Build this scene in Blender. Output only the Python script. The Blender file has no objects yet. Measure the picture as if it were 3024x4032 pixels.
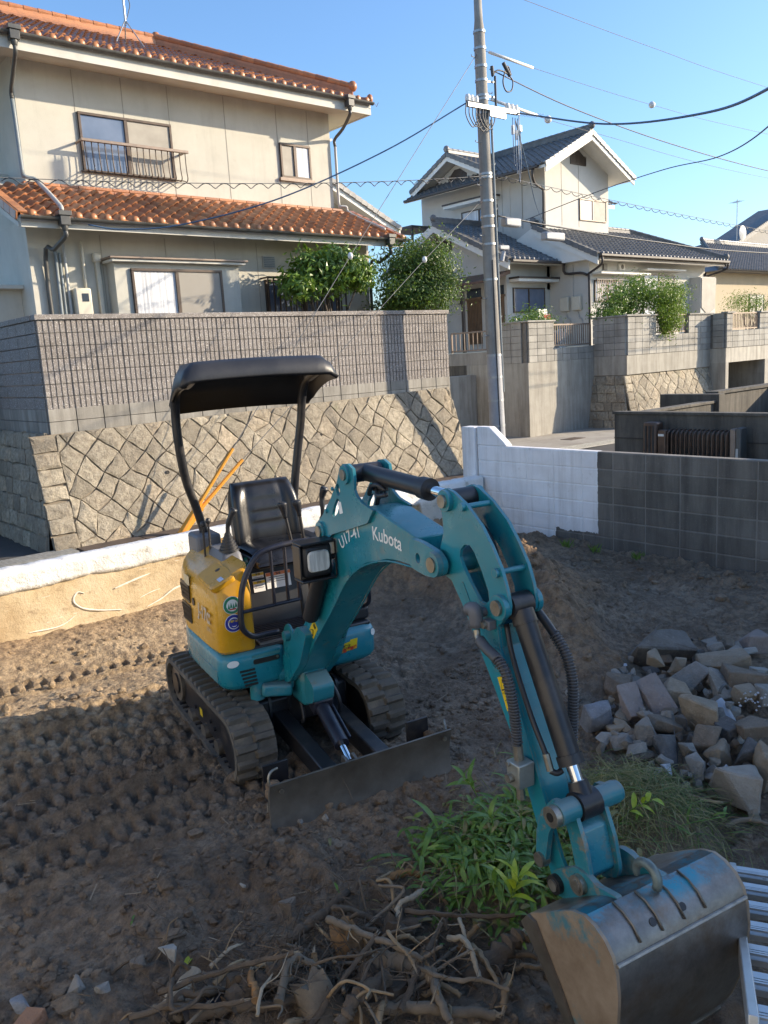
import bpy, bmesh, math, random
import numpy as np
from mathutils import Vector, Matrix, noise as mnoise
R = math.radians
rng = random.Random(7)
scene = bpy.context.scene
COL = scene.collection

# ------------------------------------------------------------------ camera
cam = bpy.data.cameras.new('camera'); camo = bpy.data.objects.new('camera', cam); COL.objects.link(camo)
PIT, ROL, YAW = R(10.58), R(-3.38), R(40.24)
fw = Vector((math.sin(YAW)*math.cos(PIT), math.cos(YAW)*math.cos(PIT), -math.sin(PIT)))
r0 = Vector((math.cos(YAW), -math.sin(YAW), 0)); u0 = r0.cross(fw)
cr = r0*math.cos(ROL) + u0*math.sin(ROL); cu = -r0*math.sin(ROL) + u0*math.cos(ROL)
camo.matrix_world = Matrix(((cr.x, cu.x, -fw.x, 0), (cr.y, cu.y, -fw.y, 0), (cr.z, cu.z, -fw.z, 2.3), (0, 0, 0, 1)))
cam.sensor_fit = 'HORIZONTAL'; cam.sensor_width = 36; cam.lens = 36*3248/3024
cam.clip_start = 0.05; cam.clip_end = 3000
scene.camera = camo

# ------------------------------------------------------------------ sky, sun, exposure
SUN = Vector((1, -0.62, 0.43)).normalized()          # towards the sun
elev = math.asin(SUN.z); azim = math.atan2(SUN.x, SUN.y)
world = bpy.data.worlds.new('World'); scene.world = world; world.use_nodes = True
wn = world.node_tree.nodes; wl = world.node_tree.links
sky = wn.new('ShaderNodeTexSky'); sky.sky_type = 'NISHITA'; sky.sun_disc = False
sky.sun_elevation = elev; sky.sun_rotation = azim
sky.altitude = 50; sky.air_density = 1.1; sky.dust_density = 1.3; sky.ozone_density = 7
bg = wn['Background']; bg.inputs['Strength'].default_value = 0.15
wl.new(sky.outputs[0], bg.inputs['Color'])
sl = bpy.data.lights.new('sun', 'SUN'); so = bpy.data.objects.new('sun', sl); COL.objects.link(so)
sl.energy = 3.6; sl.angle = R(0.6); sl.color = (1.0, 0.89, 0.74)
so.rotation_euler = (-SUN).to_track_quat('-Z', 'Y').to_euler(); so.location = (20, -12, 15)
scene.view_settings.view_transform = 'Standard'; scene.view_settings.look = 'None'
scene.view_settings.exposure = 1.14
scene.view_settings.use_white_balance = True; scene.view_settings.white_balance_temperature = 7300; scene.view_settings.gamma = 1

# ------------------------------------------------------------------ helpers
def tag(o, label=None, cat=None, group=None, kind=None):
    if label: o['label'] = label
    if cat: o['category'] = cat
    if group: o['group'] = group
    if kind: o['kind'] = kind
    return o

MATW = {}                                            # object -> world matrix (to keep part vertices local)
def thing(name, label, cat, loc=(0, 0, 0), rotz=0, group=None):
    o = bpy.data.objects.new(name, None); COL.objects.link(o)
    o.location = loc; o.rotation_euler = (0, 0, rotz); o.empty_display_size = .1
    MATW[o.name] = Matrix.Translation(loc) @ Matrix.Rotation(rotz, 4, 'Z')
    return tag(o, label, cat, group)

class MB:
    """collects faces; build() links them as one mesh object"""
    def __init__(s, tf=None): s.v = []; s.f = []; s.tf = tf
    def add(s, vs, fs):
        b = len(s.v)
        for p in vs:
            p = Vector(p)
            s.v.append(tuple(s.tf(p)) if s.tf else tuple(p))
        s.f += [tuple(b+i for i in f) for f in fs]
        return s
    def box(s, a, b):
        (x0, y0, z0), (x1, y1, z1) = a, b
        x0, x1 = min(x0, x1), max(x0, x1); y0, y1 = min(y0, y1), max(y0, y1); z0, z1 = min(z0, z1), max(z0, z1)
        return s.add([(x0,y0,z0),(x1,y0,z0),(x1,y1,z0),(x0,y1,z0),(x0,y0,z1),(x1,y0,z1),(x1,y1,z1),(x0,y1,z1)],
                     [(3,2,1,0),(4,5,6,7),(0,1,5,4),(1,2,6,5),(2,3,7,6),(3,0,4,7)])
    def frame(s, d, up=(0, 0, 1)):
        d = Vector(d).normalized(); up = Vector(up)
        if abs(d.dot(up)) > .97: up = Vector((1, 0, 0))
        a = d.cross(up).normalized(); b = a.cross(d).normalized()
        return a, b
    def bar(s, p, q, w, h, up=(0, 0, 1)):            # rectangular bar along p-q
        p = Vector(p); q = Vector(q); a, b = s.frame(q-p, up); vs = []
        for c in (p, q):
            vs += [c-a*w/2-b*h/2, c+a*w/2-b*h/2, c+a*w/2+b*h/2, c-a*w/2+b*h/2]
        return s.add(vs, [(3,2,1,0),(4,5,6,7),(0,1,5,4),(1,2,6,5),(2,3,7,6),(3,0,4,7)])
    def cyl(s, p, q, r, r2=None, n=12, caps=True):
        p = Vector(p); q = Vector(q); r2 = r if r2 is None else r2; a, b = s.frame(q-p); vs = []
        for c, rr in ((p, r), (q, r2)):
            vs += [c + (a*math.cos(2*math.pi*i/n) + b*math.sin(2*math.pi*i/n))*rr for i in range(n)]
        fs = [(i, (i+1) % n, n+(i+1) % n, n+i) for i in range(n)]
        if caps: fs += [tuple(range(n-1, -1, -1)), tuple(range(n, 2*n))]
        return s.add(vs, fs)
    def tube(s, pts, r, n=8, caps=True):             # swept tube, r number or list
        pts = [Vector(p) for p in pts]; m = len(pts); rs = r if isinstance(r, (list, tuple)) else [r]*m
        a, b = s.frame(pts[1]-pts[0]); vs = []
        for i, c in enumerate(pts):
            d = (pts[min(i+1, m-1)]-pts[max(i-1, 0)]).normalized()
            a = (a-d*a.dot(d)).normalized(); b = d.cross(a)
            vs += [c + (a*math.cos(2*math.pi*k/n) + b*math.sin(2*math.pi*k/n))*rs[i] for k in range(n)]
        fs = [(i*n+k, i*n+(k+1) % n, (i+1)*n+(k+1) % n, (i+1)*n+k) for i in range(m-1) for k in range(n)]
        if caps: fs += [tuple(range(n-1, -1, -1)), tuple(range((m-1)*n, m*n))]
        return s.add(vs, fs)
    def prism(s, poly, f0, f1):                      # poly of 2-tuples mapped by f0 / f1 to 3-D
        n = len(poly)
        vs = [f0(*p) for p in poly] + [f1(*p) for p in poly]
        return s.add(vs, [tuple(range(n-1, -1, -1)), tuple(range(n, 2*n))] + [(i, (i+1) % n, n+(i+1) % n, n+i) for i in range(n)])
    def grid(s, P):                                  # P[i][j] points
        m = len(P); n = len(P[0])
        return s.add([p for row in P for p in row], [(i*n+j, i*n+j+1, (i+1)*n+j+1, (i+1)*n+j) for i in range(m-1) for j in range(n-1)])
    def ball(s, c, r, n=8, sc=(1, 1, 1)):
        c = Vector(c); P = []
        for i in range(n//2+1):
            t = math.pi*i/(n//2)
            P.append([c+Vector((math.sin(t)*math.cos(2*math.pi*j/n)*r*sc[0], math.sin(t)*math.sin(2*math.pi*j/n)*r*sc[1], math.cos(t)*r*sc[2])) for j in range(n+1)])
        return s.grid(P)
    def build(s, name, mat, parent=None, smooth=False, bevel=0, seg=2, angle=35, kind=None, fix=True):
        me = bpy.data.meshes.new(name)
        vs = s.v
        if parent is not None:
            inv = MATW[parent.name].inverted(); vs = [tuple(inv @ Vector(p)) for p in s.v]
        me.from_pydata(vs, [], s.f)
        if fix:
            bm = bmesh.new(); bm.from_mesh(me); bmesh.ops.recalc_face_normals(bm, faces=bm.faces); bm.to_mesh(me); bm.free()
        me.materials.append(mat)
        o = bpy.data.objects.new(name, me); COL.objects.link(o)
        if parent is not None:
            o.parent = parent; MATW[o.name] = MATW[parent.name]
        else: MATW[o.name] = Matrix.Identity(4)
        if smooth:
            me.shade_smooth()
            if smooth != 'all': me.set_sharp_from_angle(angle=R(angle))
        if bevel:
            md = o.modifiers.new('bevel', 'BEVEL'); md.width = bevel; md.segments = seg; md.limit_method = 'ANGLE'; md.angle_limit = R(32)
            md.harden_normals = False
            if not smooth: me.shade_smooth(); me.set_sharp_from_angle(angle=R(40))
        if kind: o['kind'] = kind
        return o

def inst(name, me, parent, M):
    """a piece that shares mesh data; M is a world matrix"""
    o = bpy.data.objects.new(name, me); COL.objects.link(o)
    if parent is not None:
        o.parent = parent; M = MATW[parent.name].inverted() @ M
    o.matrix_local = M
    return o

def mesh_of(mb, name, mat, smooth=False, bevel=0):
    me = bpy.data.meshes.new(name); me.from_pydata(mb.v, [], mb.f)
    bm = bmesh.new(); bm.from_mesh(me)
    if bevel: bmesh.ops.bevel(bm, geom=list(bm.edges), offset=bevel, segments=1, affect='EDGES', profile=.5)
    bmesh.ops.recalc_face_normals(bm, faces=bm.faces); bm.to_mesh(me); bm.free()
    me.materials.append(mat)
    if smooth: me.shade_smooth(); me.set_sharp_from_angle(angle=R(40))
    return me

def root_at(o, p):
    """move a top-level mesh object's origin to p"""
    o.data.transform(Matrix.Translation(-Vector(p))); o.location = p; MATW[o.name] = Matrix.Translation(p); return o

def catmull(pts, k=6):
    pts = [Vector(p) for p in pts]; out = []
    P = [pts[0]*2-pts[1]] + pts + [pts[-1]*2-pts[-2]]
    for i in range(1, len(P)-2):
        a, b, c, d = P[i-1:i+3]
        for j in range(k):
            t = j/k
            out.append(.5*((2*b)+(c-a)*t+(2*a-5*b+4*c-d)*t*t+(3*b-a-3*c+d)*t**3))
    return out+[pts[-1]]

def smoothpath(pts, k=6): return catmull(pts, k)

# ------------------------------------------------------------------ materials
MATS = {}
class NT:
    def __init__(s, name):
        s.m = bpy.data.materials.new(name); s.m.use_nodes = True; s.n = s.m.node_tree.nodes; s.l = s.m.node_tree.links
        s.b = s.n['Principled BSDF']; s.tc = None
    def node(s, t, **k):
        n = s.n.new(t)
        for a, b in k.items():
            if a.startswith('i_'):
                key = a[2:]; key = int(key) if key.isdigit() else key.replace('_', ' ')
                if hasattr(b, 'bl_idname') or isinstance(b, bpy.types.NodeSocket): s.l.new(b, n.inputs[key])
                else: n.inputs[key].default_value = b
            else: setattr(n, a, b)
        return n
    def pos(s, which='obj'):
        if which == 'world':
            return s.node('ShaderNodeNewGeometry').outputs['Position']
        if not s.tc: s.tc = s.node('ShaderNodeTexCoord')
        return s.tc.outputs['Object']
    def mapped(s, scale, src=None, rot=(0, 0, 0)):
        mp = s.node('ShaderNodeMapping'); s.l.new(src or s.pos(), mp.inputs[0]); mp.inputs['Scale'].default_value = scale if isinstance(scale, tuple) else (scale,)*3
        mp.inputs['Rotation'].default_value = rot
        return mp.outputs[0]
    def noise(s, scale, detail=4, rough=.55, src=None, dist=0):
        n = s.node('ShaderNodeTexNoise'); n.inputs['Scale'].default_value = scale; n.inputs['Detail'].default_value = detail
        n.inputs['Roughness'].default_value = rough; n.inputs['Distortion'].default_value = dist
        s.l.new(src or s.pos(), n.inputs['Vector']); return n.outputs['Fac']
    def ramp(s, fac, stops, interp='LINEAR'):
        r = s.node('ShaderNodeValToRGB'); s.l.new(fac, r.inputs[0]); e = r.color_ramp.elements; r.color_ramp.interpolation = interp
        while len(e) > 1: e.remove(e[-1])
        for i, (p, c) in enumerate(stops):
            c = tuple(c)+(1,) if not isinstance(c, (int, float)) else (c, c, c, 1)
            if i == 0: e[0].position = p; e[0].color = c
            else: k = e.new(p); k.color = c
        return r.outputs['Color']
    def mix(s, fac, a, b, mode='MIX'):
        m = s.node('ShaderNodeMix', data_type='RGBA', blend_type=mode)
        for key, val in ((0, fac), (6, a), (7, b)):
            if isinstance(val, bpy.types.NodeSocket): s.l.new(val, m.inputs[key])
            elif key == 0: m.inputs[0].default_value = val
            else: m.inputs[key].default_value = tuple(val)+(1,) if len(val) == 3 else val
        return m.outputs[2]
    def math(s, op, a, b=0.0, clamp=False):
        m = s.node('ShaderNodeMath', operation=op, use_clamp=clamp)
        for i, val in enumerate((a, b)):
            if isinstance(val, bpy.types.NodeSocket): s.l.new(val, m.inputs[i])
            else: m.inputs[i].default_value = val
        return m.outputs[0]
    def sep(s, v):
        n = s.node('ShaderNodeSeparateXYZ'); s.l.new(v, n.inputs[0]); return n.outputs
    def bump(s, h, strength=.3, dist=.01, prev=None):
        b = s.node('ShaderNodeBump'); b.inputs['Strength'].default_value = strength; b.inputs['Distance'].default_value = dist
        s.l.new(h, b.inputs['Height'])
        if prev is not None: s.l.new(prev, b.inputs['Normal'])
        s.last = b.outputs[0]; s.l.new(s.last, s.b.inputs['Normal']); return s.last
    def set(s, col=None, rough=None, metal=None, **k):
        for key, val in (('Base Color', col), ('Roughness', rough), ('Metallic', metal)):
            if val is None: continue
            if isinstance(val, bpy.types.NodeSocket): s.l.new(val, s.b.inputs[key])
            else: s.b.inputs[key].default_value = tuple(val)+(1,) if isinstance(val, tuple) and len(val) == 3 else val
        for key, val in k.items(): s.b.inputs[key.replace('_', ' ')].default_value = val
        return s.m
    def rand(s):
        return s.node('ShaderNodeObjectInfo').outputs['Random']

def mat_plain(name, col, rough=.5, metal=0, var=.12, scale=8, bump=0, dirt=None):
    """plain colour with slight wear so that nothing is perfectly even"""
    t = NT(name); n = t.noise(scale, 5, .6)
    a = tuple(c*(1-var) for c in col); b = tuple(min(1, c*(1+var)) for c in col)
    c = t.ramp(n, [(.3, a), (.7, b)])
    if dirt:
        d = t.ramp(t.noise(scale*.6, 7, .7), [(.52, 0.0), (.72, 1.0)])
        c = t.mix(t.math('MULTIPLY', d, dirt[0]), c, dirt[1])
    rr = t.ramp(n, [(.3, rough*.85), (.7, min(1, rough*1.15))])
    t.set(c, rr, metal)
    if bump: t.bump(t.noise(scale*12, 3), bump, .004)
    return t.m
# ================================================================== SETTING
def vnoise(x, y, seed=0):
    xi = np.floor(x).astype(np.int64); yi = np.floor(y).astype(np.int64); xf = x-xi; yf = y-yi
    def hsh(a, b):
        n = (a*374761393 + b*668265263 + seed*974711) & 0xffffffff
        n = ((n ^ (n >> 13))*1274126177) & 0xffffffff
        return ((n ^ (n >> 16)) & 0xffff)/65535.0
    u = xf*xf*(3-2*xf); v = yf*yf*(3-2*yf)
    return (hsh(xi, yi)*(1-u)+hsh(xi+1, yi)*u)*(1-v) + (hsh(xi, yi+1)*(1-u)+hsh(xi+1, yi+1)*u)*v - .5
def fbm(x, y, sc, octv=4, seed=0, gain=.5):
    out = 0; a = 1
    for o in range(octv):
        out = out + a*vnoise(x*sc+31.7*o, y*sc-17.3*o, seed+o); sc *= 2.03; a *= gain
    return out
def gauss(x, y, cx, cy, sx, sy, ang=0):
    c, s = math.cos(ang), math.sin(ang); dx = x-cx; dy = y-cy
    return np.exp(-((dx*c+dy*s)/sx)**2-((-dx*s+dy*c)/sy)**2)
def sstep(a, b, x):
    t = np.clip((x-a)/(b-a), 0, 1); return t*t*(3-2*t)
def clods(x, y, sc, seed, thr):
    X = x*sc; Y = y*sc; xi = np.floor(X).astype(np.int64); yi = np.floor(Y).astype(np.int64); out = np.zeros_like(X)
    def hs(a, b, k):
        n = (a*374761393 + b*668265263 + (seed*31+k)*974711) & 0xffffffff; n = ((n ^ (n >> 13))*1274126177) & 0xffffffff
        return ((n ^ (n >> 16)) & 0xffff)/65535.0
    for i in (-1, 0, 1):
        for j in (-1, 0, 1):
            a = xi+i; b = yi+j; r = np.clip(hs(a, b, 3)-thr, 0, 1)/(1-thr)*.62+1e-6; d2 = ((X-a-hs(a, b, 1))**2*(.6+.9*hs(a, b, 4))+(Y-b-hs(a, b, 2))**2*(.6+.9*hs(a, b, 5)))/r**2
            out = np.maximum(out, np.sqrt(np.clip(1-d2, 0, 1))*r*(.6+.4*hs(a, b, 6)))
    return out/sc
def soil_h(x, y):
    x = np.asarray(x, float); y = np.asarray(y, float)
    wx = x+.12*fbm(x, y, 1.7, 3, 41); wy = y+.12*fbm(x, y, 1.7, 3, 42)
    h = .05*fbm(x, y, .8, 3, 1)
    # heap of turned soil behind the machine
    heap = .48*gauss(wx, wy, 5.35, 6.0, .75, .42, -.35) + .55*gauss(wx, wy, 5.75, 5.1, .55, .75, .35) + .42*gauss(wx, wy, 5.2, 4.2, .38, .75, -.55) + .24*gauss(wx, wy, 4.65, 3.6, .3, .45, -.5) + .2*gauss(wx, wy, 6.6, 5.9, .8, .5)
    heap += .12*gauss(wx, wy, 4.3, 5.9, .7, .35)
    h += heap*(1+.55*fbm(x, y, 2.6, 5, 5, .6))
    h -= .07*gauss(wx, wy, 4.45, 4.75, .5, .6); h += .02*gauss(wx, wy, 4.75, 2.35, .8, .55, .5)
    h += .07*sstep(6.2, 7.4, x) + .05*fbm(x, y, 3, 3, 19)*sstep(5.8, 6.6, x)
    # bank of soil pushed against the long low wall
    h += (.15+.06*fbm(x, y, 1.3, 2, 9))*sstep(6.25, 6.95, wy)*(1-sstep(3.6, 4.6, x))
    # rough foreground
    fgm = (1-sstep(3.0, 3.9, y+.12*x))
    h += fgm*(.10*fbm(x, y, 2.2, 4, 12) + .05*gauss(wx, wy, 1.35, 3.15, .42, .13, .45)+.06*gauss(wx, wy, 1.9, 2.95, .3, .12, .5))
    # track imprints: lanes of cleat marks
    tr = np.zeros_like(x); msk = np.zeros_like(x)
    d = x*.992-y*.125; e = x*.125+y*.992
    e = e+.04*np.sin(d*1.1+.5)+.012*fbm(x, y, 1.1, 2, 71)
    for k, (c, off) in enumerate(((5.70, .0), (5.42, .03), (5.12, .05), (4.86, .02), (4.56, .06), (4.27, .0), (3.98, .04), (6.50, .02))):
        hw = .125 if k < 7 else .10
        q = (e-c)/hw; inside = sstep(1.08, .92, np.abs(q))
        ph = (d+off+rng.random()*.1)/.105 + .03*fbm(x, y, 5, 2, 70+k)
        a = np.where(q < 0, ph, ph+.5); fr = a-np.floor(a)
        lug = sstep(.12, .20, fr)*sstep(.76, .68, fr)*sstep(.0, .10, np.abs(q))
        dep = (.044*lug-.03)*(.9+.5*fbm(x, y, 2.4, 2, 80+k))
        rim = .036*np.exp(-((np.abs(q)-1.12)/.11)**2)*(1+1.2*fbm(x, y, 6, 2, 90+k))
        L = (sstep(2.75+.25*math.sin(k*2.1), 2.35+.25*math.sin(k*2.1), x) if k < 7 else sstep(3.2, 2.7, x))
        L = L*(sstep(-.2, .2, e-c+.6) if k < 99 else 1)
        tr = tr + (dep*inside+rim)*L; msk = np.maximum(msk, inside*L)
    h += tr
    # faint scrape lines right of the machine
    sc = gauss(x, y, 4.2, 4.9, .6, .5)*.012*np.sin((x*.75+y*.66)*2*math.pi/.11)
    h += sc
    # clumps and crumbs
    cl = fbm(x, y, 9, 4, 21, .6); cr_ = np.clip(fbm(x, y, 17, 3, 22, .6)-.12, 0, 1)
    amp = .6+.8*sstep(-.15, .3, fbm(x, y, 1.2, 2, 23))
    calm = (1-.65*sstep(5.3, 5.9, y)*(1-sstep(3.6, 4.6, x)))*(1-.6*sstep(.08, .25, heap))
    h += calm*(1-.75*msk)*amp*(.030*cl + .035*cr_) + msk*.004*cl + (1-.6*msk)*.010*fbm(x, y, 34, 3, 24)
    den = sstep(-.25, .25, fbm(x, y, 1.1, 3, 61))*(1-.8*msk)*calm*calm
    h += .85*den*(clods(wx, wy, 9, 3, .62)+clods(wx, wy, 18, 4, .55)) + (.45+.55*den)*.9*clods(wx, wy, 38, 5, .45)
    return h

# ---- soil material
t = NT('soil'); wp = t.pos('world')
big = t.noise(.55, 4, .6, wp); mid = t.noise(3.1, 6, .65, wp); fine = t.noise(42, 6, .7, wp); grit = t.noise(170, 3, .7, wp)
c = t.ramp(mid, [(.25, (.16, .10, .060)), (.5, (.33, .23, .15)), (.75, (.50, .375, .26))])
c = t.mix(t.ramp(big, [(.42, 0.0), (.62, 1.0)]), c, t.ramp(mid, [(.3, (.25, .19, .135)), (.7, (.42, .335, .25))]))
c = t.mix(t.ramp(t.noise(1.0, 6, .7, wp), [(.50, 0.0), (.60, .6)]), c, (.115, .075, .05)); c = t.mix(t.ramp(t.noise(1.7, 6, .7, t.mapped((1, 1.6, 1), wp)), [(.54, 0.0), (.64, .55)]), c, (.50, .40, .30))
xyz = t.sep(wp)
red = t.math('MULTIPLY', t.ramp(t.math('ADD', xyz[2], t.math('MULTIPLY', mid, .12)), [(.13, 0.0), (.28, 1.0)]), t.ramp(xyz[0], [(.0, 0.0), (1, 1.0)]))
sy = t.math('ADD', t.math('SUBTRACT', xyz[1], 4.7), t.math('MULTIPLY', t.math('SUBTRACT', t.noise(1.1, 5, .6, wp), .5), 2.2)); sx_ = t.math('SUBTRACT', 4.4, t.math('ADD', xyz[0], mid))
c = t.mix(t.math('MULTIPLY', t.ramp(sy, [(.0, 0.0), (.8, .9)]), t.ramp(sx_, [(.0, 0.0), (.9, 1.0)])), c, t.ramp(mid, [(.3, (.52, .36, .20)), (.7, (.74, .55, .34))]))  # sandy tan by the low wall, plus sunlit brightness painted into the colour
c = t.mix(t.math('MULTIPLY', red, .75), c, t.ramp(mid, [(.3, (.30, .17, .085)), (.7, (.50, .31, .17))]))
c = t.mix(t.ramp(t.noise(13, 6, .75, wp), [(.42, .65), (.58, .0)]), c, (.10, .065, .042))
c = t.mix(t.ramp(fine, [(.35, .0), (.7, .75)]), c, t.mix(.5, c, (.33, .26, .19)), 'MIX')
c = t.mix(t.ramp(grit, [(.68, 0.0), (.74, .8)]), c, (.42, .38, .33))
t.set(c, .96); b1 = t.bump(fine, 1.0, .035); t.bump(t.noise(120, 4, .7, wp), .8, .008, b1)
MATS['soil'] = t.m

# ---- lot soil: a height field
X0, X1, Y0, Y1, ST = -.4, 7.72, .9, 7.22, .0125
nx = int((X1-X0)/ST)+1; ny = int((Y1-Y0)/ST)+1
gx, gy = np.meshgrid(np.linspace(X0, X1, nx), np.linspace(Y0, Y1, ny))
gz = soil_h(gx, gy)
def mesh_np(name, co, nx, ny, mat):
    me = bpy.data.meshes.new(name); n = nx*ny
    me.vertices.add(n); me.vertices.foreach_set('co', co.astype(np.float32).ravel())
    i = np.arange((ny-1)*(nx-1)); r_ = i//(nx-1); c_ = i % (nx-1); a = r_*nx+c_
    q = np.stack([a, a+1, a+nx+1, a+nx], 1).astype(np.int32)
    me.loops.add(q.size); me.loops.foreach_set('vertex_index', q.ravel())
    me.polygons.add(len(q)); me.polygons.foreach_set('loop_start', np.arange(0, q.size, 4, dtype=np.int32)); me.polygons.foreach_set('loop_total', np.full(len(q), 4, np.int32))
    me.update(); me.validate(); me.shade_smooth(); me.materials.append(mat)
    o = bpy.data.objects.new(name, me); COL.objects.link(o); return o
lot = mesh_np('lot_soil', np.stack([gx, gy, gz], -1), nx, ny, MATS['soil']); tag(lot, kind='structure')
HG = lambda x, y: float(soil_h(np.array([x]), np.array([y]))[0])
_gx0, _gy0 = X0, Y0
def ground_z(x, y):
    i = min(max(int((x-X0)/(X1-X0)*(nx-1)), 0), nx-1); j = min(max(int((y-Y0)/(Y1-Y0)*(ny-1)), 0), ny-1)
    return float(gz[j, i])

# ---- asphalt lane, concrete apron and wide ground
t = NT('asphalt'); wp = t.pos('world')
c = t.ramp(t.noise(1.3, 5, .6, wp), [(.3, (.050, .048, .046)), (.7, (.085, .08, .074))])
c = t.mix(t.ramp(t.noise(90, 2, .6, wp), [(.6, 0.0), (.7, .5)]), c, (.2, .19, .18)); t.set(c, .9); t.bump(t.noise(140, 3, .6, wp), .4, .004); MATS['asphalt'] = t.m
t = NT('concrete_paving'); wp = t.pos('world')
c = t.ramp(t.noise(.9, 6, .65, wp), [(.3, (.25, .225, .19)), (.7, (.42, .385, .33))])
c = t.mix(t.ramp(t.noise(6, 6, .7, wp), [(.5, 0.0), (.75, .55)]), c, (.2, .17, .135)); t.set(c, .9); t.bump(t.noise(60, 4, .6, wp), .3, .004); MATS['paving'] = t.m
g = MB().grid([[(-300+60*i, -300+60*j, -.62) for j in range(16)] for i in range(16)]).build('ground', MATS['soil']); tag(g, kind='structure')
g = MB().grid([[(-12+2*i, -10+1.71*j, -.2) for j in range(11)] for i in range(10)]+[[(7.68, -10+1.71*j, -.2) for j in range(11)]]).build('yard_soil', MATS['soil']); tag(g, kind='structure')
def lane_z(x): return -.1 if x < 11.5 else -.1-.2*min(1, (x-11.5)/6)
P = [[(x, y, lane_z(x)) for y in (7.28, 9.2, 11.2, 12.6, 17, 26)] for x in (-12, -4, 2, 8, 11.5, 12.5, 14, 16, 17.5, 19, 24, 45)]
lane = MB().grid(P).build('lane', MATS['asphalt']); tag(lane, kind='structure')
P = [[(x, y, lane_z(x)+.006) for y in (12.95, 14, 15, 15.8, 19)] for x in (12.6, 14, 16, 17.5, 19, 23, 28)]
apron = MB().grid(P).build('concrete_apron', MATS['paving']); tag(apron, kind='structure')
P = [[(x, y, lane_z(x)+.007) for y in (4, 6, 9)] for x in (7.9, 9, 11.5, 13.5)]
drv = MB().grid(P).build('neighbour_driveway', MATS['paving']); tag(drv, kind='structure')

# ---- wall materials
def mat_block(name, a, b, stain, stain_amt=.6, white=None, worldpos=True, streak=True, rgh=.93):
    t = NT(name); wp = t.pos('world'); r_ = t.rand()
    c = t.ramp(t.noise(2.2, 5, .6, wp), [(.3, a), (.7, b)])
    c = t.mix(.35, c, t.ramp(r_, [(0., tuple(k*.7 for k in a)), (1., tuple(min(1, k*1.2) for k in b))]))
    if streak:
        st = t.noise(1.0, 6, .7, t.mapped((5.5, 5.5, .55), wp)); c = t.mix(t.math('MULTIPLY', t.ramp(st, [(.42, 0.0), (.68, 1.0)]), stain_amt), c, stain)
    sp = t.noise(75, 3, .7, wp); c = t.mix(t.ramp(sp, [(.62, 0.0), (.72, .35)]), c, tuple(min(1, k*1.9) for k in b))
    if white:
        y0, patch = white; xyz = t.sep(wp); nz = t.noise(9, 5, .7, wp)
        m = t.math('GREATER_THAN', t.math('ADD', xyz[1], t.math('MULTIPLY', nz, .03)), y0)
        zz = t.math('ADD', xyz[2], t.math('MULTIPLY', t.noise(3.2, 5, .7, wp), .22)); yy = t.math('ADD', xyz[1], t.math('MULTIPLY', t.noise(4.2, 4, .6, wp), .1))
        pa = t.math('MULTIPLY', t.math('LESS_THAN', zz, .34), t.math('LESS_THAN', yy, y0+.62))
        m = t.math('MULTIPLY', m, t.math('SUBTRACT', 1.0, pa))
        wc = t.ramp(t.noise(3, 6, .65, wp), [(.3, (.74, .72, .71)), (.7, (.86, .85, .85))])
        st2 = t.noise(1.0, 6, .72, t.mapped((8, 8, .5), wp)); wc = t.mix(t.ramp(t.noise(6.5, 7, .75, wp), [(.60, 0.0), (.68, .4)]), wc, (.5, .47, .43)); wc = t.mix(t.math('MULTIPLY', t.ramp(st2, [(.48, 0.0), (.72, 1.0)]), .5), wc, (.42, .38, .34))
        c = t.mix(m, c, wc)
    t.set(c, rgh); b1 = t.bump(t.noise(38, 5, .7, wp), .5, .008); t.bump(t.noise(160, 2, .6, wp), .35, .003, b1)
    return t.m
MATS['mortar'] = mat_plain('mortar', (.19, .175, .155), .95, var=.3, scale=9, bump=.4)
MATS['darkmortar'] = mat_plain('dark_mortar', (.05, .046, .042), .95, var=.3, scale=9)
MATS['lotblock'] = mat_block('lot_wall_block', (.105, .094, .08), (.20, .182, .158), (.052, .047, .042), .7, white=(5.40, 1))
MATS['lotmortar'] = mat_block('lot_wall_mortar', (.17, .155, .135), (.27, .25, .225), (.1, .09, .08), .5, white=(5.40, 1))
MATS['block_grey'] = mat_block('grey_block', (.30, .285, .25), (.44, .42, .375), (.13, .115, .10), .45)
MATS['block_base'] = mat_block('base_block', (.24, .225, .195), (.37, .35, .31), (.10, .088, .075), .6)
MATS['concrete'] = mat_block('old_concrete', (.36, .335, .285), (.50, .47, .405), (.16, .14, .115), .6)
MATS['darkconc'] = mat_block('black_stained_concrete', (.085, .078, .066), (.18, .163, .135), (.04, .036, .032), .75)

# ---- right-hand lot wall: stacked blocks, each one a part (x = 7.7, runs along y)
wall = thing('block_wall', 'low stack-bond block wall on the right of the lot, half white paint half dark bare block', 'wall', (7.8, 5, 0))
BW, BH = .40, .192
def blockmesh(name, w, h, d, mat, bev=.006):
    return mesh_of(MB().box((-w/2, -d/2, 0), (w/2, d/2, h)), name, mat, bevel=bev)
bm_full = blockmesh('block', BW-.012, BH-.012, .12, MATS['lotblock'])
RZ = Matrix.Rotation(R(90), 4, 'Z')
ztop = 1.145
for k in range(16):
    yc = 7.19-.2-k*BW
    for j in range(7):
        z0 = ztop-(j+1)*BH
        M = Matrix.Translation((7.76+rng.uniform(-.0015, .0015), yc, z0)) @ RZ
        inst('block', bm_full, wall, M)
MB().box((7.706, .8, -.3), (7.80, 7.18, ztop-.004)).build('mortar_core', MATS['lotmortar'], wall)
# raised end with a sloped top (far end of the wall, painted white)
MB().prism([(7.19, ztop-.003), (7.19, 1.375), (6.98, 1.372), (6.76, 1.20), (6.70, ztop-.003)], lambda y, z: (7.70, y, z), lambda y, z: (7.82, y, z)).build('sloped_end_cap', MATS['lotblock'], wall, bevel=.012)
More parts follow.
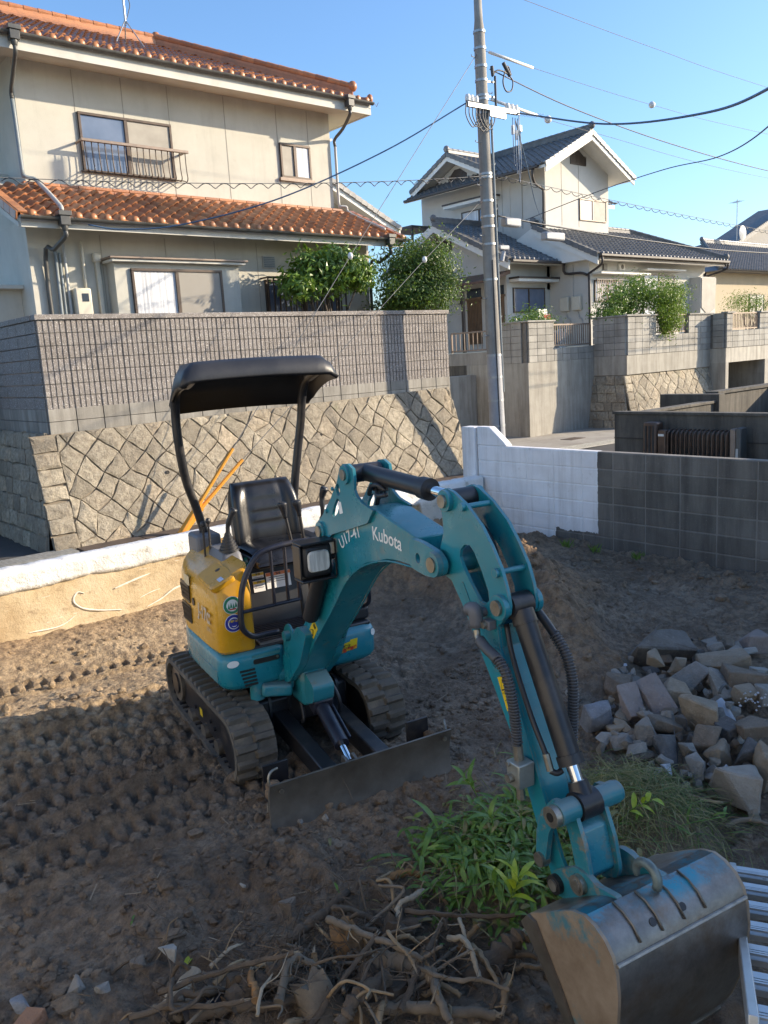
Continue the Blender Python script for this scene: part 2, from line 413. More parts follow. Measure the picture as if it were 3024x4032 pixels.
# end pier turning onto the long low wall
MB().box((7.66, 7.195, -.3), (7.83, 7.42, 1.37)).build('end_pier', MATS['lotblock'], wall, bevel=.01)

# ---- long low wall on the left/back, white upper band over stained render
t = NT('white_limewash'); wp = t.pos('world')
c = t.ramp(t.noise(3.2, 6, .65, wp), [(.32, (.72, .69, .63)), (.6, (.87, .855, .82))])
gr = t.math('MULTIPLY', t.ramp(t.noise(5.5, 8, .75, wp), [(.55, 0.0), (.66, 1.0)]), t.ramp(t.noise(.75, 3, .5, wp), [(.46, 0.0), (.58, 1.0)]))
c = t.mix(t.math('MULTIPLY', gr, .8), c, (.27, .24, .16))
xyz = t.sep(wp); lowm = t.ramp(t.math('ADD', xyz[2], t.math('MULTIPLY', t.noise(7, 5, .7, wp), .07)), [(.585, 1.0), (.64, 0.0)])
c = t.mix(t.math('MULTIPLY', lowm, .45), c, (.42, .37, .25))
# right of x = 6.7 the band runs down to the soil with streaks
st = t.noise(1, 6, .72, t.mapped((8, 8, .6), wp)); c = t.mix(t.math('MULTIPLY', t.ramp(st, [(.58, 0.0), (.75, 1.0)]), .3), c, (.38, .34, .28))
t.set(c, .92); b1 = t.bump(t.noise(26, 6, .7, wp), .8, .02); t.bump(t.noise(110, 3, .6, wp), .35, .004, b1); MATS['limewash'] = t.m
t = NT('stained_render'); wp = t.pos('world')
c = t.ramp(t.noise(2.1, 6, .65, wp), [(.3, (.42, .30, .17)), (.5, (.58, .45, .28)), (.72, (.68, .57, .40))])
c = t.mix(t.ramp(t.noise(6, 7, .72, t.mapped((.5, 1, 1.2), wp)), [(.54, 0.0), (.68, .75)]), c, (.26, .175, .10))
c = t.mix(t.ramp(t.noise(15, 5, .7, t.mapped((.25, 1, 1.6), wp, (0, R(12), 0))), [(.66, 0.0), (.71, .55)]), c, (.80, .74, .62))
t.set(c, .95); t.bump(t.noise(34, 6, .7, wp), .6, .015); MATS['render'] = t.m
low = thing('low_retaining_wall', 'long low wall with rough white painted band above a brown stained face', 'wall', (3.5, 7.2, 0))
def rough_band(y0, za, zb, x0, x1, amp, seed, sx=.03, sz=.025):
    n = int((x1-x0)/sx); m = max(2, int((zb-za)/sz)); P = []
    for i in range(n+1):
        x = x0+(x1-x0)*i/n; row = []
        for j in range(m+1):
            z = za+(zb-za)*j/m
            d = amp*(mnoise.noise((x*7+seed, z*7, 3.1))+.7*mnoise.noise((x*19, z*19, seed)))
            row.append((x, y0+d, z))
        P.append(row)
    return P
P = rough_band(7.10, -.3, .575, -2, 6.75, .008, 5.5, .05, .05); mb = MB().grid(P); mb.box((-2, 7.13, -.3), (6.75, 7.30, .56)); mb.build('stained_face', MATS['render'], low, smooth='all')
x0_, x1_ = -2, 7.66; n_ = 320; P = []
for i in range(n_+1):
    x = x0_+(x1_-x0_)*i/n_; row = []
    e = .012*mnoise.noise((x*3, 1.2, 0)); zt = .748+.010*mnoise.noise((x*5, 7, 2))+.004*mnoise.noise((x*25, 7, 2)); zb = .555+.022*mnoise.noise((x*2.2, 3, 8))+.012*mnoise.noise((x*11, 3, 8)) if x < 6.55 else .555-.9*min(1, (x-6.55)/.15)
    def bz(z): return .010*mnoise.noise((x*9, z*9, 4))+.006*mnoise.noise((x*28, z*28, 4))
    row.append((x, 7.105+e, zb-.002))
    for k in range(9): z = zb+.01+(zt-zb-.03)*k/8; row.append((x, 7.066+e+bz(z)+(.018 if k == 0 else 0), z))
    row += [(x, 7.085+e, zt), (x, 7.18, zt+.006+bz(1)), (x, 7.27+bz(2), zt+.002), (x, 7.30, zt-.03), (x, 7.30, .3)]
    P.append(row)
MB().grid(P).build('white_band', MATS['limewash'], low, smooth='all')
# pale effloresced trails on the stained face
t = NT('pale_lime_trail'); t.set(t.ramp(t.noise(30, 5), [(.3, (.68, .62, .50)), (.7, (.84, .80, .70))]), .95); MATS['trail'] = t.m
def trail(pts, r):
    mb = MB(); q = smoothpath([(x, 7.093, z) for x, z in pts], 8); n = len(q)
    top, bot = [], []
    for i, p in enumerate(q):
        d = (q[min(i+1, n-1)]-q[max(i-1, 0)]).normalized(); nn = Vector((-d.z, 0, d.x)); w = r*(.5+.7*abs(mnoise.noise((p.x*9, p.z*9, 1))))*math.sin(math.pi*(i+.6)/(n+.2))**.4
        top.append(p+nn*w); bot.append(p-nn*w)
    mb.grid([top, [p+Vector((0, -.006, 0)) for p in q], bot]); return mb.build('lime_trail', MATS['trail'], low, smooth='all')
trail([(2.50, .42), (2.44, .44), (2.40, .37), (2.47, .29), (2.62, .235), (2.82, .19)], .014)
trail([(3.06, .16), (3.2, .20), (3.36, .27), (3.52, .27), (3.68, .20)], .013)
trail([(2.78, .40), (2.95, .435), (3.12, .465)], .015)
trail([(2.0, .19), (2.25, .18), (2.4, .24)], .010)
trail([(3.0, .26), (3.12, .29), (3.2, .30)], .006)

# ---- steel gratings and gutter cover along the lane
t = NT('galvanised'); c = t.ramp(t.noise(20, 4, .6), [(.3, (.33, .34, .34)), (.7, (.5, .51, .51))]); t.set(c, .45, .8); MATS['galv'] = t.m
MATS['rusty_cover'] = mat_plain('rusty_cover', (.10, .075, .06), .8, .2, .3, 10, bump=.5)
def grating(name, label, p, q, w, bars, cross):
    p = Vector(p); q = Vector(q); d = (q-p).normalized(); s = Vector((-d.y, d.x, 0)); o = thing(name, label, 'grating', p)
    for i in range(bars):
        off = s*(w*(i/(bars-1)-.5)); MB().bar(p+off, q+off, .010, .03).build('bar', MATS['galv'], o)
    n = int((q-p).length/cross)
    mb = MB()
    for i in range(n+1): c = p+d*(i*cross); mb.bar(c-s*w/2, c+s*w/2, .012, .022)
    mb.build('cross_rods', MATS['galv'], o)
    MB().bar(p-Vector((0, 0, .08)), q-Vector((0, 0, .08)), w, .05).build('channel', MATS['darkmortar'], o)
grating('drain_grating', 'steel drain grating in the lane at far left beside the low wall', (1.6, 11.36, -.075), (3.95, 11.36, -.075), .34, 9, .055)
grating('drain_grating', 'long steel drain grating across the sunlit concrete apron', (14.6, 12.88, -.20), (19.8, 12.88, -.29), .5, 8, .12)
c = thing('gutter_cover', 'rusty chequered gutter cover strip along the foot of the stone wall', 'cover', (6, 11.4, -.09))
for k in range(9):
    x = 4.02+k*.92
    MB().box((x, 11.2, -.094), (x+.9, 11.5, -.078+rng.uniform(0, .012))).build('cover_plate', MATS['rusty_cover'], c)
m_ = thing('manhole_cover', 'rusty square manhole cover in the concrete apron', 'cover', (19.4, 14.4, -.29))
MB().box((19.1, 14.2, -.30), (19.75, 14.6, -.285)).build('plate', MATS['rusty_cover'], m_)
# ================================================================== RETAINING WALL OF THE FIRST HOUSE
t = NT('granite_stone'); r_ = t.rand(); p = t.pos('world')
c = t.ramp(r_, [(0., (.32, .28, .215)), (.25, (.48, .415, .315)), (.5, (.60, .525, .40)), (.75, (.41, .36, .28)), (1., (.62, .51, .37))])
c = t.mix(t.ramp(t.noise(14, 6, .7, p), [(.35, .7), (.6, 0.0)]), c, (.21, .175, .13))
c = t.mix(t.ramp(t.noise(40, 4, .7, p), [(.6, 0.0), (.72, .6)]), c, (.60, .53, .42))
xyz = t.sep(p)
damp = t.ramp(t.math('ADD', xyz[0], t.math('MULTIPLY', t.noise(.9, 5, .65, p), 5)), [(.0, 0.0), (1, 1.0)])
gdk = t.math('MULTIPLY', t.ramp(t.noise(.8, 5, .65, p), [(.45, 0.0), (.62, 1.0)]), .38); c = t.mix(gdk, c, (.17, .145, .115))
c = t.mix(t.math('MULTIPLY', t.ramp(t.noise(1.5, 4, .6, p), [(.62, 0.0), (.72, 1.0)]), .3), c, (.19, .22, .10))
t.set(c, .95); b1 = t.bump(t.noise(16, 6, .75, p), 1.0, .05); t.bump(t.noise(70, 4, .7, p), .8, .010, b1); MATS['granite'] = t.m
MATS['stonejoint'] = mat_plain('stone_joint', (.23, .19, .14), .97, var=.35, scale=6, bump=.5)

def clip_poly(poly, a, b, c):                        # keep a*x+b*y <= c
    out = []
    for i in range(len(poly)):
        p, q = poly[i], poly[(i+1) % len(poly)]; dp = a*p[0]+b*p[1]-c; dq = a*q[0]+b*q[1]-c
        if dp <= 0: out.append(p)
        if dp*dq < 0: k = dp/(dp-dq); out.append((p[0]+(q[0]-p[0])*k, p[1]+(q[1]-p[1])*k))
    return out
def area(p): return abs(sum(p[i][0]*p[(i+1) % len(p)][1]-p[(i+1) % len(p)][0]*p[i][1] for i in range(len(p))))/2
def stone(poly, F, parent, mat, gap=.007, bulge=.026):
    """poly in wall coordinates (s,t); F(s,t,d) -> world, d outwards"""
    n = len(poly); cx = sum(p[0] for p in poly)/n; cy = sum(p[1] for p in poly)/n
    pts = []                                          # subdivide edges and jitter for an uneven outline
    for i in range(n):
        p, q = poly[i], poly[(i+1) % n]; L = math.hypot(q[0]-p[0], q[1]-p[1]); k = max(1, int(L/.09))
        for j in range(k): u = j/k; pts.append((p[0]+(q[0]-p[0])*u, p[1]+(q[1]-p[1])*u))
    def ring(inset, d, jit):
        o = []
        for (x, y) in pts:
            dx, dy = cx-x, cy-y; L = math.hypot(dx, dy)+1e-6; k = min(inset/L, .8)
            o.append(F(x+dx*k+rng.uniform(-jit, jit), y+dy*k+rng.uniform(-jit, jit), d+rng.uniform(-jit, jit)))
        return o
    b = bulge*rng.uniform(.6, 1.25); m = len(pts)
    vs = ring(gap, -.03, .007)+ring(gap+.004, b*.75, .009)+ring(gap+.05, b*1.0, .012)+[F(cx, cy, b*1.1+rng.uniform(-.006, .006))]
    fs = []
    for r in range(2): fs += [(r*m+i, r*m+(i+1) % m, (r+1)*m+(i+1) % m, (r+1)*m+i) for i in range(m)]
    fs += [(2*m+i, 2*m+(i+1) % m, 3*m) for i in range(m)]
    return MB().add(vs, fs).build('stone', mat, parent, smooth=True, angle=32)
def diag_stones(F, s0, s1, tb, tt, cell, parent, mat, jit=.25, left_courses=0):
    """diagonal (tani-zumi) masonry between s0..s1, bottom tb(s), top tt(s)"""
    V = {}
    def vert(i, j):
        if (i, j) not in V:
            x = (i-j)*cell*.7071; y = (i+j)*cell*.7071
            V[(i, j)] = (x+rng.uniform(-jit, jit)*cell, y+rng.uniform(-jit, jit)*cell*1.1)
        return V[(i, j)]
    N = int(max(abs(s0), abs(s1))/cell*1.6)+10
    for i in range(-N, N):
        for j in range(-N, N):
            x = (i-j)*cell*.7071+s0; y = (i+j+1)*cell*.7071
            if x < s0-cell or x > s1+cell or y < -cell or y > 2.6: continue
            poly = [(vert(a, b)[0]+s0, vert(a, b)[1]) for a, b in ((i, j), (i+1, j), (i+1, j+1), (i, j+1))]
            poly = clip_poly(poly, -1, 0, -s0); poly = clip_poly(poly, 1, 0, s1) if poly else poly
            if poly: k = (tt(s1)-tt(s0))/(s1-s0); poly = clip_poly(poly, -k, 1, tt(s0)-k*s0)
            if poly: poly = clip_poly(poly, 0, -1, -tb)
            if poly and len(poly) > 2 and area(poly) > .012: stone(poly, F, parent, mat)
def course_stones(F, s0, s1, z0, z1, nrow, wmin, wmax, parent, mat, keep=None):
    for r in range(nrow):
        a = z0+(z1-z0)*r/nrow; b = z0+(z1-z0)*(r+1)/nrow; s = s0-(rng.uniform(0, .15) if wmax < 9 else 0)
        while s < s1-.05:
            w = rng.uniform(wmin, wmax); e = min(s+w, s1); e = s1 if s1-e < .12 else e
            j = .015
            poly = [(max(s, s0), a+rng.uniform(-j, j)), (e, a+rng.uniform(-j, j)), (e, b+rng.uniform(-j, j)), (max(s, s0), b+rng.uniform(-j, j))]
            if keep: poly = keep(poly)
            if poly and len(poly) > 2 and area(poly) > .008: stone(poly, F, parent, mat, bulge=.035)
            s = e

sw = thing('stone_retaining_wall', 'battered tan granite retaining wall of diagonal stones under the ribbed block wall', 'wall', (8, 11.7, -.1))
XL, XR = 3.72, 12.05
def top_t(s): return 1.60+.14*(s-XL)/(XR-XL)          # height above lane level -.1
def FS(s, t_, d): return Vector((s+.10*max(0, 1-t_/1.7)*(1 if s > XR-.4 else 0), 11.50+.27*t_-d*.95, -.10+t_+d*.25))
MB().grid([[FS(s, t_, -.012) for t_ in (-.1, .8, top_t(s))] for s in (XL, 6, 9, XR)]).build('joint_bed', MATS['stonejoint'], sw)
course_stones(FS, XL, XL+.36, 0, 1.585, 7, .34, .40, sw, MATS['granite'])
diag_stones(FS, XL+.36, XR, 0, top_t, .29, sw, MATS['granite'])
# shaded side face of the stone wall (towards -x)
def FSide(s, t_, d): return Vector((3.64+.20*t_-d, 11.52+.27*t_+s, -.10+t_))
MB().grid([[FSide(s, t_, -.01) for t_ in (-.1, .8, 1.62)] for s in (0, 1, 4)]).build('joint_bed', MATS['stonejoint'], sw)
course_stones(FSide, 0.02, 2.9, 0, 1.62, 7, .26, .44, sw, MATS['granite'])
# drain holes
for (s, t_) in ((5.62, .86), (8.62, 1.12), (11.3, 1.02)):
    a = FS(s, t_, .035); MB().tube([a, a+Vector((0, .12, 0))], .03, 10, caps=False).build('weep_pipe', MATS['mortar'], sw)
    MB().cyl(a+Vector((0, .004, 0)), a+Vector((0, .05, 0)), .026, n=10).build('weep_hole', MATS['darkmortar'], sw)

# ---- ribbed split-face block wall
t = NT('ribbed_block'); r_ = t.rand(); p = t.pos('world')
c = t.ramp(t.noise(24, 5, .7, p), [(.3, (.20, .175, .155)), (.7, (.36, .325, .295))])
c = t.mix(t.math('MULTIPLY', r_, .25), c, (.36, .33, .31))
c = t.mix(t.ramp(t.noise(70, 2, .6, p), [(.60, 0.0), (.66, .9)]), c, (.78, .74, .70))
c = t.mix(t.math('MULTIPLY', t.ramp(t.noise(1.1, 5, .6, p), [(.5, 0.0), (.7, 1.0)]), .35), c, (.11, .095, .085))
t.set(c, .95); b1 = t.bump(t.noise(48, 5, .75, p), 1.0, .02); MATS['ribblock'] = t.m
rw = thing('ribbed_block_wall', 'tall grey split-face ribbed block wall topping the stone retaining wall', 'wall', (8, 12, 1.5))
RBW, RBH = .4045, .178
prof = [(-.2, .0)]
w_ = .40/5
for k in range(5):
    x = -.2+k*w_; prof += [(x+.010, .0), (x+.012, -.012), (x+w_-.008, -.012), (x+w_-.006, 0)]
prof += [(.2, 0), (.2, .10), (-.2, .10)]
mbr = MB().prism(prof, lambda x, y: (x*.99, y, .004), lambda x, y: (x*.99, y, RBH-.007))
ribme = mesh_of(mbr, 'rib_block', MATS['ribblock'])
plainme = mesh_of(MB().box((-.2*.98, -.02, .004), (.2*.98, .1, RBH-.006)), 'side_block', MATS['ribblock'], bevel=.006)
baseme = mesh_of(MB().box((-.2*.985, -.02, .004), (.2*.985, .1, .178)), 'base_block', MATS['block_base'], bevel=.005)
RYB = 12.03; ZB = 1.845
for k in range(20):
    for j in range(7):
        inst('rib_block', ribme, rw, Matrix.Translation((4.25+k*RBW, RYB+rng.uniform(-.002, .002), ZB+j*RBH)))
    for j in range(2):
        zb = 1.49+j*.18
        inst('base_block', baseme, rw, Matrix.Translation((4.25+k*RBW, RYB+rng.uniform(-.002, .002), zb)))
MB().box((4.05, RYB+.004, 1.4), (12.14, RYB+.1, ZB+7*RBH)).build('core', mat_plain('rib_joint', (.13, .117, .104), .95), rw)
MB().box((4.03, RYB-.04, ZB+7*RBH+.002), (12.16, RYB+.13, ZB+7*RBH+.075)).build('coping', MATS['ribblock'], rw, bevel=.006)
# side run towards the back (in shade)
RX = Matrix.Rotation(R(-90), 4, 'Z')
for k in range(8):
    for j in range(7): inst('side_block', plainme, rw, Matrix.Translation((4.06, RYB+.2+.03+k*RBW, ZB+j*RBH)) @ RX)
    for j in range(2): inst('base_block', baseme, rw, Matrix.Translation((4.06, RYB+.23+k*RBW, 1.49+j*.18)) @ RX)
MB().box((4.02, RYB+.14, ZB+7*RBH+.002), (4.2, RYB+3.4, ZB+7*RBH+.075)).build('coping', MATS['ribblock'], rw, bevel=.006)
# further ribbed wall beyond the left entrance drive
fw_ = thing('ribbed_block_wall', 'shaded ribbed block wall on rough stones beyond the driveway at the left edge', 'wall', (2.6, 15.3, 0))
for k in range(14):
    for j in range(8): inst('rib_block', ribme, fw_, Matrix.Translation((-1.3+k*RBW, 15.2, 1.62+j*RBH)))
MB().box((-1.6, 15.22, -.2), (4.3, 15.4, 3.1)).build('core', MATS['darkmortar'], fw_)
def FB(s, t_, d): return Vector((s, 15.02+.1*t_-d, -.1+t_))
course_stones(FB, .6, 4.2, 0, 1.7, 6, .3, .55, fw_, MATS['granite'])
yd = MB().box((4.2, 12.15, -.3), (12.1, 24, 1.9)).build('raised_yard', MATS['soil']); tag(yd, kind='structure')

# ================================================================== FIRST HOUSE
t = NT('house_stucco'); p = t.pos('world')
c = t.ramp(t.noise(1.2, 6, .65, p), [(.3, (.47, .455, .395)), (.7, (.56, .545, .48))])
st = t.noise(1.0, 6, .7, t.mapped((3, 3, .35), p)); c = t.mix(t.math('MULTIPLY', t.ramp(st, [(.5, 0.0), (.75, 1.0)]), .35), c, (.30, .285, .24))
c = t.mix(t.ramp(t.noise(5, 6, .75, p), [(.58, 0.0), (.75, .35)]), c, (.40, .36, .29))
t.set(c, .93); t.bump(t.noise(70, 4, .7, p), .45, .008); MATS['stucco'] = t.m
MATS['soffit'] = mat_plain('soffit_board', (.62, .58, .48), .8, var=.12, scale=1.5)
MATS['fascia'] = mat_plain('fascia_paint', (.55, .54, .49), .7, var=.12, scale=2, dirt=(.35, (.3, .27, .22)))
MATS['gutter'] = mat_plain('dark_gutter', (.075, .075, .07), .45, var=.25, scale=6)
MATS['bronze'] = mat_plain('bronze_aluminium', (.085, .06, .045), .42, .3, var=.15, scale=12)
MATS['lightbronze'] = mat_plain('light_bronze', (.25, .19, .15), .45, .25, var=.12, scale=12)
MATS['greypipe'] = mat_plain('grey_pipe', (.42, .42, .40), .5, var=.12, scale=4)
MATS['bluepipe'] = mat_plain('blue_grey_pipe', (.20, .235, .25), .5, var=.15, scale=4)
MATS['creampipe'] = mat_plain('cream_plastic', (.62, .57, .46), .5, var=.08, scale=4)
t = NT('window_glass'); t.set((.05, .065, .08), .04, 0.0); t.b.inputs['Specular IOR Level'].default_value = .9; MATS['glass'] = t.m
t = NT('blue_glass'); t.set(t.ramp(t.noise(1.5, 3), [(.3, (.10, .135, .20)), (.7, (.17, .21, .29))]), .08); t.b.inputs['Specular IOR Level'].default_value = .8; MATS['blueglass'] = t.m
t = NT('insect_screen'); t.set(t.ramp(t.noise(3, 3), [(.3, (.27, .25, .215)), (.7, (.36, .335, .29))]), .6); MATS['screen'] = t.m
t = NT('lace_curtain'); p = t.pos(); wv = t.noise(1, 4, .6, t.mapped((22, 22, .7), p)); sp = t.noise(38, 3, .7, p)
c = t.ramp(wv, [(.3, (.36, .38, .42)), (.55, (.72, .73, .74)), (.75, (.85, .86, .86))]); c = t.mix(t.ramp(sp, [(.55, 0.0), (.66, .45)]), c, (.35, .37, .42)); t.set(c, .8); MATS['lace'] = t.m
t = NT('orange_tile'); r_ = t.rand(); p = t.pos('world')
c = t.ramp(r_, [(0, (.31, .125, .06)), (.4, (.44, .18, .08)), (.75, (.52, .22, .095)), (1, (.36, .15, .07))])
c = t.mix(t.ramp(t.noise(7, 6, .72, p), [(.45, 0.0), (.75, .55)]), c, (.15, .085, .05))
c = t.mix(t.ramp(t.noise(2.2, 5, .7, p), [(.55, 0.0), (.75, .5)]), c, (.13, .10, .075))
t.set(c, .38); t.bump(t.noise(30, 4), .2, .006); MATS['tile'] = t.m
t = NT('glazed_disc'); t.set(t.ramp(t.noise(9, 4), [(.3, (.34, .13, .05)), (.7, (.46, .20, .08))]), .38); MATS['tiledisc'] = t.m

H = thing('two_storey_house', 'cream stucco two-storey house with orange tiled roofs behind the ribbed wall', 'house', (8.4, 15, 1.9))
# --- walls
UY, LY = 15.0, 14.0
MB().box((5.2, UY, 5.0), (11.78, 21, 7.56)).build('upper_wall', MATS['stucco'], H)
MB().box((4.75, LY, 1.85), (11.79, 20.5, 4.78)).build('lower_wall', MATS['stucco'], H)
MATS['seam'] = mat_plain('seam', (.34, .32, .275), .9)
for x in (6.2, 7.09, 7.99, 9.19, 10.41, 11.19):
    MB().box((x-.008, UY-.004, 5.45), (x+.008, UY+.01, 7.50)).build('panel_seam', MATS['seam'], H)
for x in (5.95, 7.13, 8.12, 9.03, 10.1):
    MB().box((x-.007, LY-.004, 1.9), (x+.007, LY+.01, 4.6)).build('panel_seam', MATS['seam'], H)
# --- windows
def window(parent, x0, x1, z0, z1, y, split, left, right, frame=None, depth=.05, name='window'):
    fr = frame or MATS['bronze']
    w = MB().box((x0, y-.012, z0), (x1, y+.01, z1)).build(name, MATS['glass'], parent)
    f = .045
    mb = MB(); mb.box((x0, y-depth, z1-f), (x1, y, z1)); mb.box((x0, y-depth, z0), (x1, y, z0+f)); mb.box((x0, y-depth+.002, z0+f), (x0+f, y, z1-f)); mb.box((x1-f, y-depth+.002, z0+f), (x1, y, z1-f))
    mb.build('frame', fr, w, bevel=.004)
    MB().box((split-.03, y-depth+.004, z0+f), (split+.03, y-.012, z1-f)).build('meeting_stile', fr, w)
    for (a, b, m, dy) in ((x0+f, split-.03, left, .018), (split+.03, x1-f, right, .026)):
        MB().box((a, y-dy, z0+f), (b, y-dy+.004, z1-f)).build('pane', m, w)
    return w
window(H, 6.22, 7.99, 5.82, 6.82, UY, 7.09, MATS['blueglass'], MATS['screen'])
window(H, 10.43, 11.2, 6.10, 6.79, UY, 10.8, MATS['screen'], MATS['lace'])
MB().box((10.38, UY-.07, 6.04), (11.25, UY, 6.10)).build('window_sill', MATS['lightbronze'], H)
# --- bulging railing on the big upper window
rl = MB().box((6.12, UY-.31, 6.27), (8.16, UY-.25, 6.32)).build('window_railing', MATS['lightbronze'], H, bevel=.006)
for x in (6.15, 8.13): MB().bar((x, UY, 6.30), (x, UY-.26, 6.30), .035, .03).build('bracket', MATS['lightbronze'], rl)
for k in range(17):
    x = 6.19+k*(1.91/16); pts = [(x, UY-.275, 6.27), (x, UY-.275, 6.05), (x, UY-.285, 5.92), (x, UY-.30, 5.82), (x, UY-.25, 5.77), (x, UY-.16, 5.80), (x, UY-.04, 5.83)]
    MB().tube(smoothpath(pts, 3), .0095, 6).build('baluster', MATS['bronze'], rl, smooth='all')
MB().bar((6.17, UY-.04, 5.83), (8.11, UY-.04, 5.83), .02, .02).build('bottom_rail', MATS['bronze'], rl)
# --- lower bay window with hood and lace curtains
BY = LY-.32
MB().box((6.0, BY, 3.0), (8.4, LY-.002, 4.12)).build('bay', MATS['stucco'], H)
MB().box((5.92, BY-.13, 4.122), (8.48, LY-.002, 4.17)).build('bay_hood', MATS['fascia'], H, bevel=.01)
MB().box((5.88, BY-.17, 4.172), (8.52, LY-.002, 4.205)).build('bay_hood_cap', MATS['lightbronze'], H, bevel=.006)
w = window(H, 6.28, 8.02, 3.05, 4.03, BY, 7.12, MATS['lace'], MATS['lace'])
MB().box((7.15, BY-.034, 3.09), (7.98, BY-.030, 3.99)).build('insect_screen', NT('sheer').set((.42, .39, .34), .7, Alpha=.55), w)
# --- kitchen window with vertical bars, vent, meter, pipes
kw = window(H, 9.15, 10.95, 3.0, 3.92, LY, 10.05, MATS['blueglass'], MATS['blueglass'])
gl = MB().box((9.06, LY-.26, 3.92), (10.98, LY-.22, 3.96)).build('window_grille', MATS['bronze'], H)
for x in (9.08, 10.96): MB().bar((x, LY, 3.94), (x, LY-.24, 3.94), .03, .03).build('bracket', MATS['bronze'], gl)
for k in range(16): x = 9.08+k*1.88/15; MB().box((x-.012, LY-.252, 3.0), (x+.012, LY-.228, 3.918)).build('bar', MATS['bronze'], gl)
v = MB().box((9.14, LY-.03, 4.14), (9.42, LY, 4.37)).build('wall_vent', MATS['greypipe'], H)
for k in range(6): z = 4.165+k*.034; MB().bar((9.16, LY-.04, z), (9.40, LY-.04, z), .012, .022).build('louvre', MATS['bluepipe'], v)
mt = MB().box((5.36, LY-.16, 3.25), (5.64, LY, 3.72)).build('electric_meter', MATS['creampipe'], H, bevel=.03)
MB().box((5.47, LY-.166, 3.50), (5.58, LY-.155, 3.63)).build('meter_glass', MATS['glass'], mt)
def pipe(pts, r, mat, name='pipe', n=8): return MB().tube(smoothpath(pts, 4), r, n).build(name, mat, H, smooth='all')
pipe([(5.30, LY-.05, 4.6), (5.30, LY-.05, 1.9)], .026, MATS['greypipe'])
pipe([(5.60, LY-.05, 4.48), (5.60, LY-.05, 3.7)], .026, MATS['creampipe'])
pipe([(5.15, LY-.06, 4.30), (5.12, LY-.06, 1.9)], .03, MATS['bluepipe'])
pipe([(5.22, LY-.05, 4.28), (5.20, LY-.05, 1.9)], .022, MATS['bluepipe'])
dc = MB().box((5.80, LY-.075, 1.9), (5.88, LY, 4.20)).build('pipe_duct', MATS['creampipe'], H, bevel=.02)
MB().box((5.77, LY-.095, 4.14), (5.91, LY, 4.30)).build('duct_cap', MATS['creampipe'], dc, bevel=.03)
# --- side bay with hood at the left corner
MB().box((4.30, 14.6, 1.85), (4.748, 15.9, 3.75)).build('side_bay', MATS['stucco'], H)
MB().box((4.02, 14.42, 3.752), (4.748, 16.1, 3.82)).build('side_bay_hood', MATS['fascia'], H, bevel=.01)
sd = MB().box((4.285, 14.95, 1.9), (4.31, 15.7, 3.45)).build('side_door', MATS['glass'], H)
mb = MB(); mb.box((4.26, 14.9, 1.9), (4.30, 14.95, 3.5)); mb.box((4.26, 15.7, 1.9), (4.30, 15.75, 3.5)); mb.box((4.26, 14.95, 3.45), (4.30, 15.7, 3.5)); mb.build('door_frame', MATS['bronze'], sd)
# --- lower roof: eave y 13.3 z 4.74, top y 15 z 5.5
SL = .46
def roofpt(y, y0, z0): return z0+(y-y0)*SL
sgn = math.atan(SL)
def stile_mesh(name, mat, w=.235, L=.30):             # one S-shaped pantile, lies along +y upwards
    P = []
    prof = [(-.5, .012), (-.42, .002), (-.25, -.012), (-.05, -.010), (.08, .012), (.20, .048), (.34, .062), (.46, .045), (.52, .018)]
    for y, lift in ((0, .028), (.02, .034), (L*.55, .014), (L, -.004)):
        P.append([(a*w, y, z+lift) for a, z in prof])
    P2 = [[(x, 0, z-.022) for x, y, z in P[0]]]+P
    me = bpy.data.meshes.new(name); mb = MB().grid(P2); me.from_pydata(mb.v, [], mb.f); me.materials.append(mat); me.shade_smooth(); me.set_sharp_from_angle(angle=R(50)); return me
tile_me = stile_mesh('tile', MATS['tile'])
disc_mb = MB(); 
for i in range(1): disc_mb.ball((0, 0, 0), .066, 10, (1, .5, 1))
disc_me = mesh_of(disc_mb, 'eave_disc', MATS['tiledisc'], smooth=True)
def lay_tiles(parent, x0, x1, y0, z0, rows, me, tw, tl, disc=None, keep=None, slope=SL, flip=1, name='tile'):
    n = int(round((x1-x0)/tw)); ang = math.atan(slope)
    for r in range(rows):
        for k in range(n):
            x = x0+(k+.5)*tw; y = y0+r*tl*math.cos(ang)
            if keep and not keep(x, y+tl*.5): continue
            M = Matrix.Translation((x+rng.uniform(-.003, .003), y, z0+(y-y0)*slope)) @ Matrix.Rotation(ang, 4, 'X') @ Matrix.Rotation(rng.uniform(-.02, .02), 4, 'Z')
            inst(name, me, parent, M)
            if r == 0 and disc: inst('eave_disc', disc, parent, Matrix.Translation((x+.06, y-.012, z0+.045)))
lr = MB().prism([(13.32, 4.68), (15.9, 4.68+.46*2.58), (15.9, 4.62+.46*2.58), (13.32, 4.62)], lambda y, z: (4.46, y, z), lambda y, z: (12.22, y, z)).build('lower_roof', MATS['soffit'], H)
lay_tiles(lr, 4.46, 12.24, 13.28, 4.70, 7, tile_me, .2357, .27, disc_me, keep=lambda x, y: y < 15.05 or x < 5.2)
MB().box((4.46, 13.30, 4.55), (12.22, 13.325, 4.69)).build('fascia', MATS['fascia'], lr)
MB().prism([(13.33, 4.55), (13.33, 4.62), (15.9, 5.80), (15.9, 5.66)], lambda y, z: (4.43, y, z), lambda y, z: (4.455, y, z)).build('barge_board', MATS['fascia'], lr)
MB().prism([(13.33, 4.55), (13.33, 4.62), (15.9, 5.80), (15.9, 5.66)], lambda y, z: (12.225, y, z), lambda y, z: (12.25, y, z)).build('barge_board', MATS['fascia'], lr)
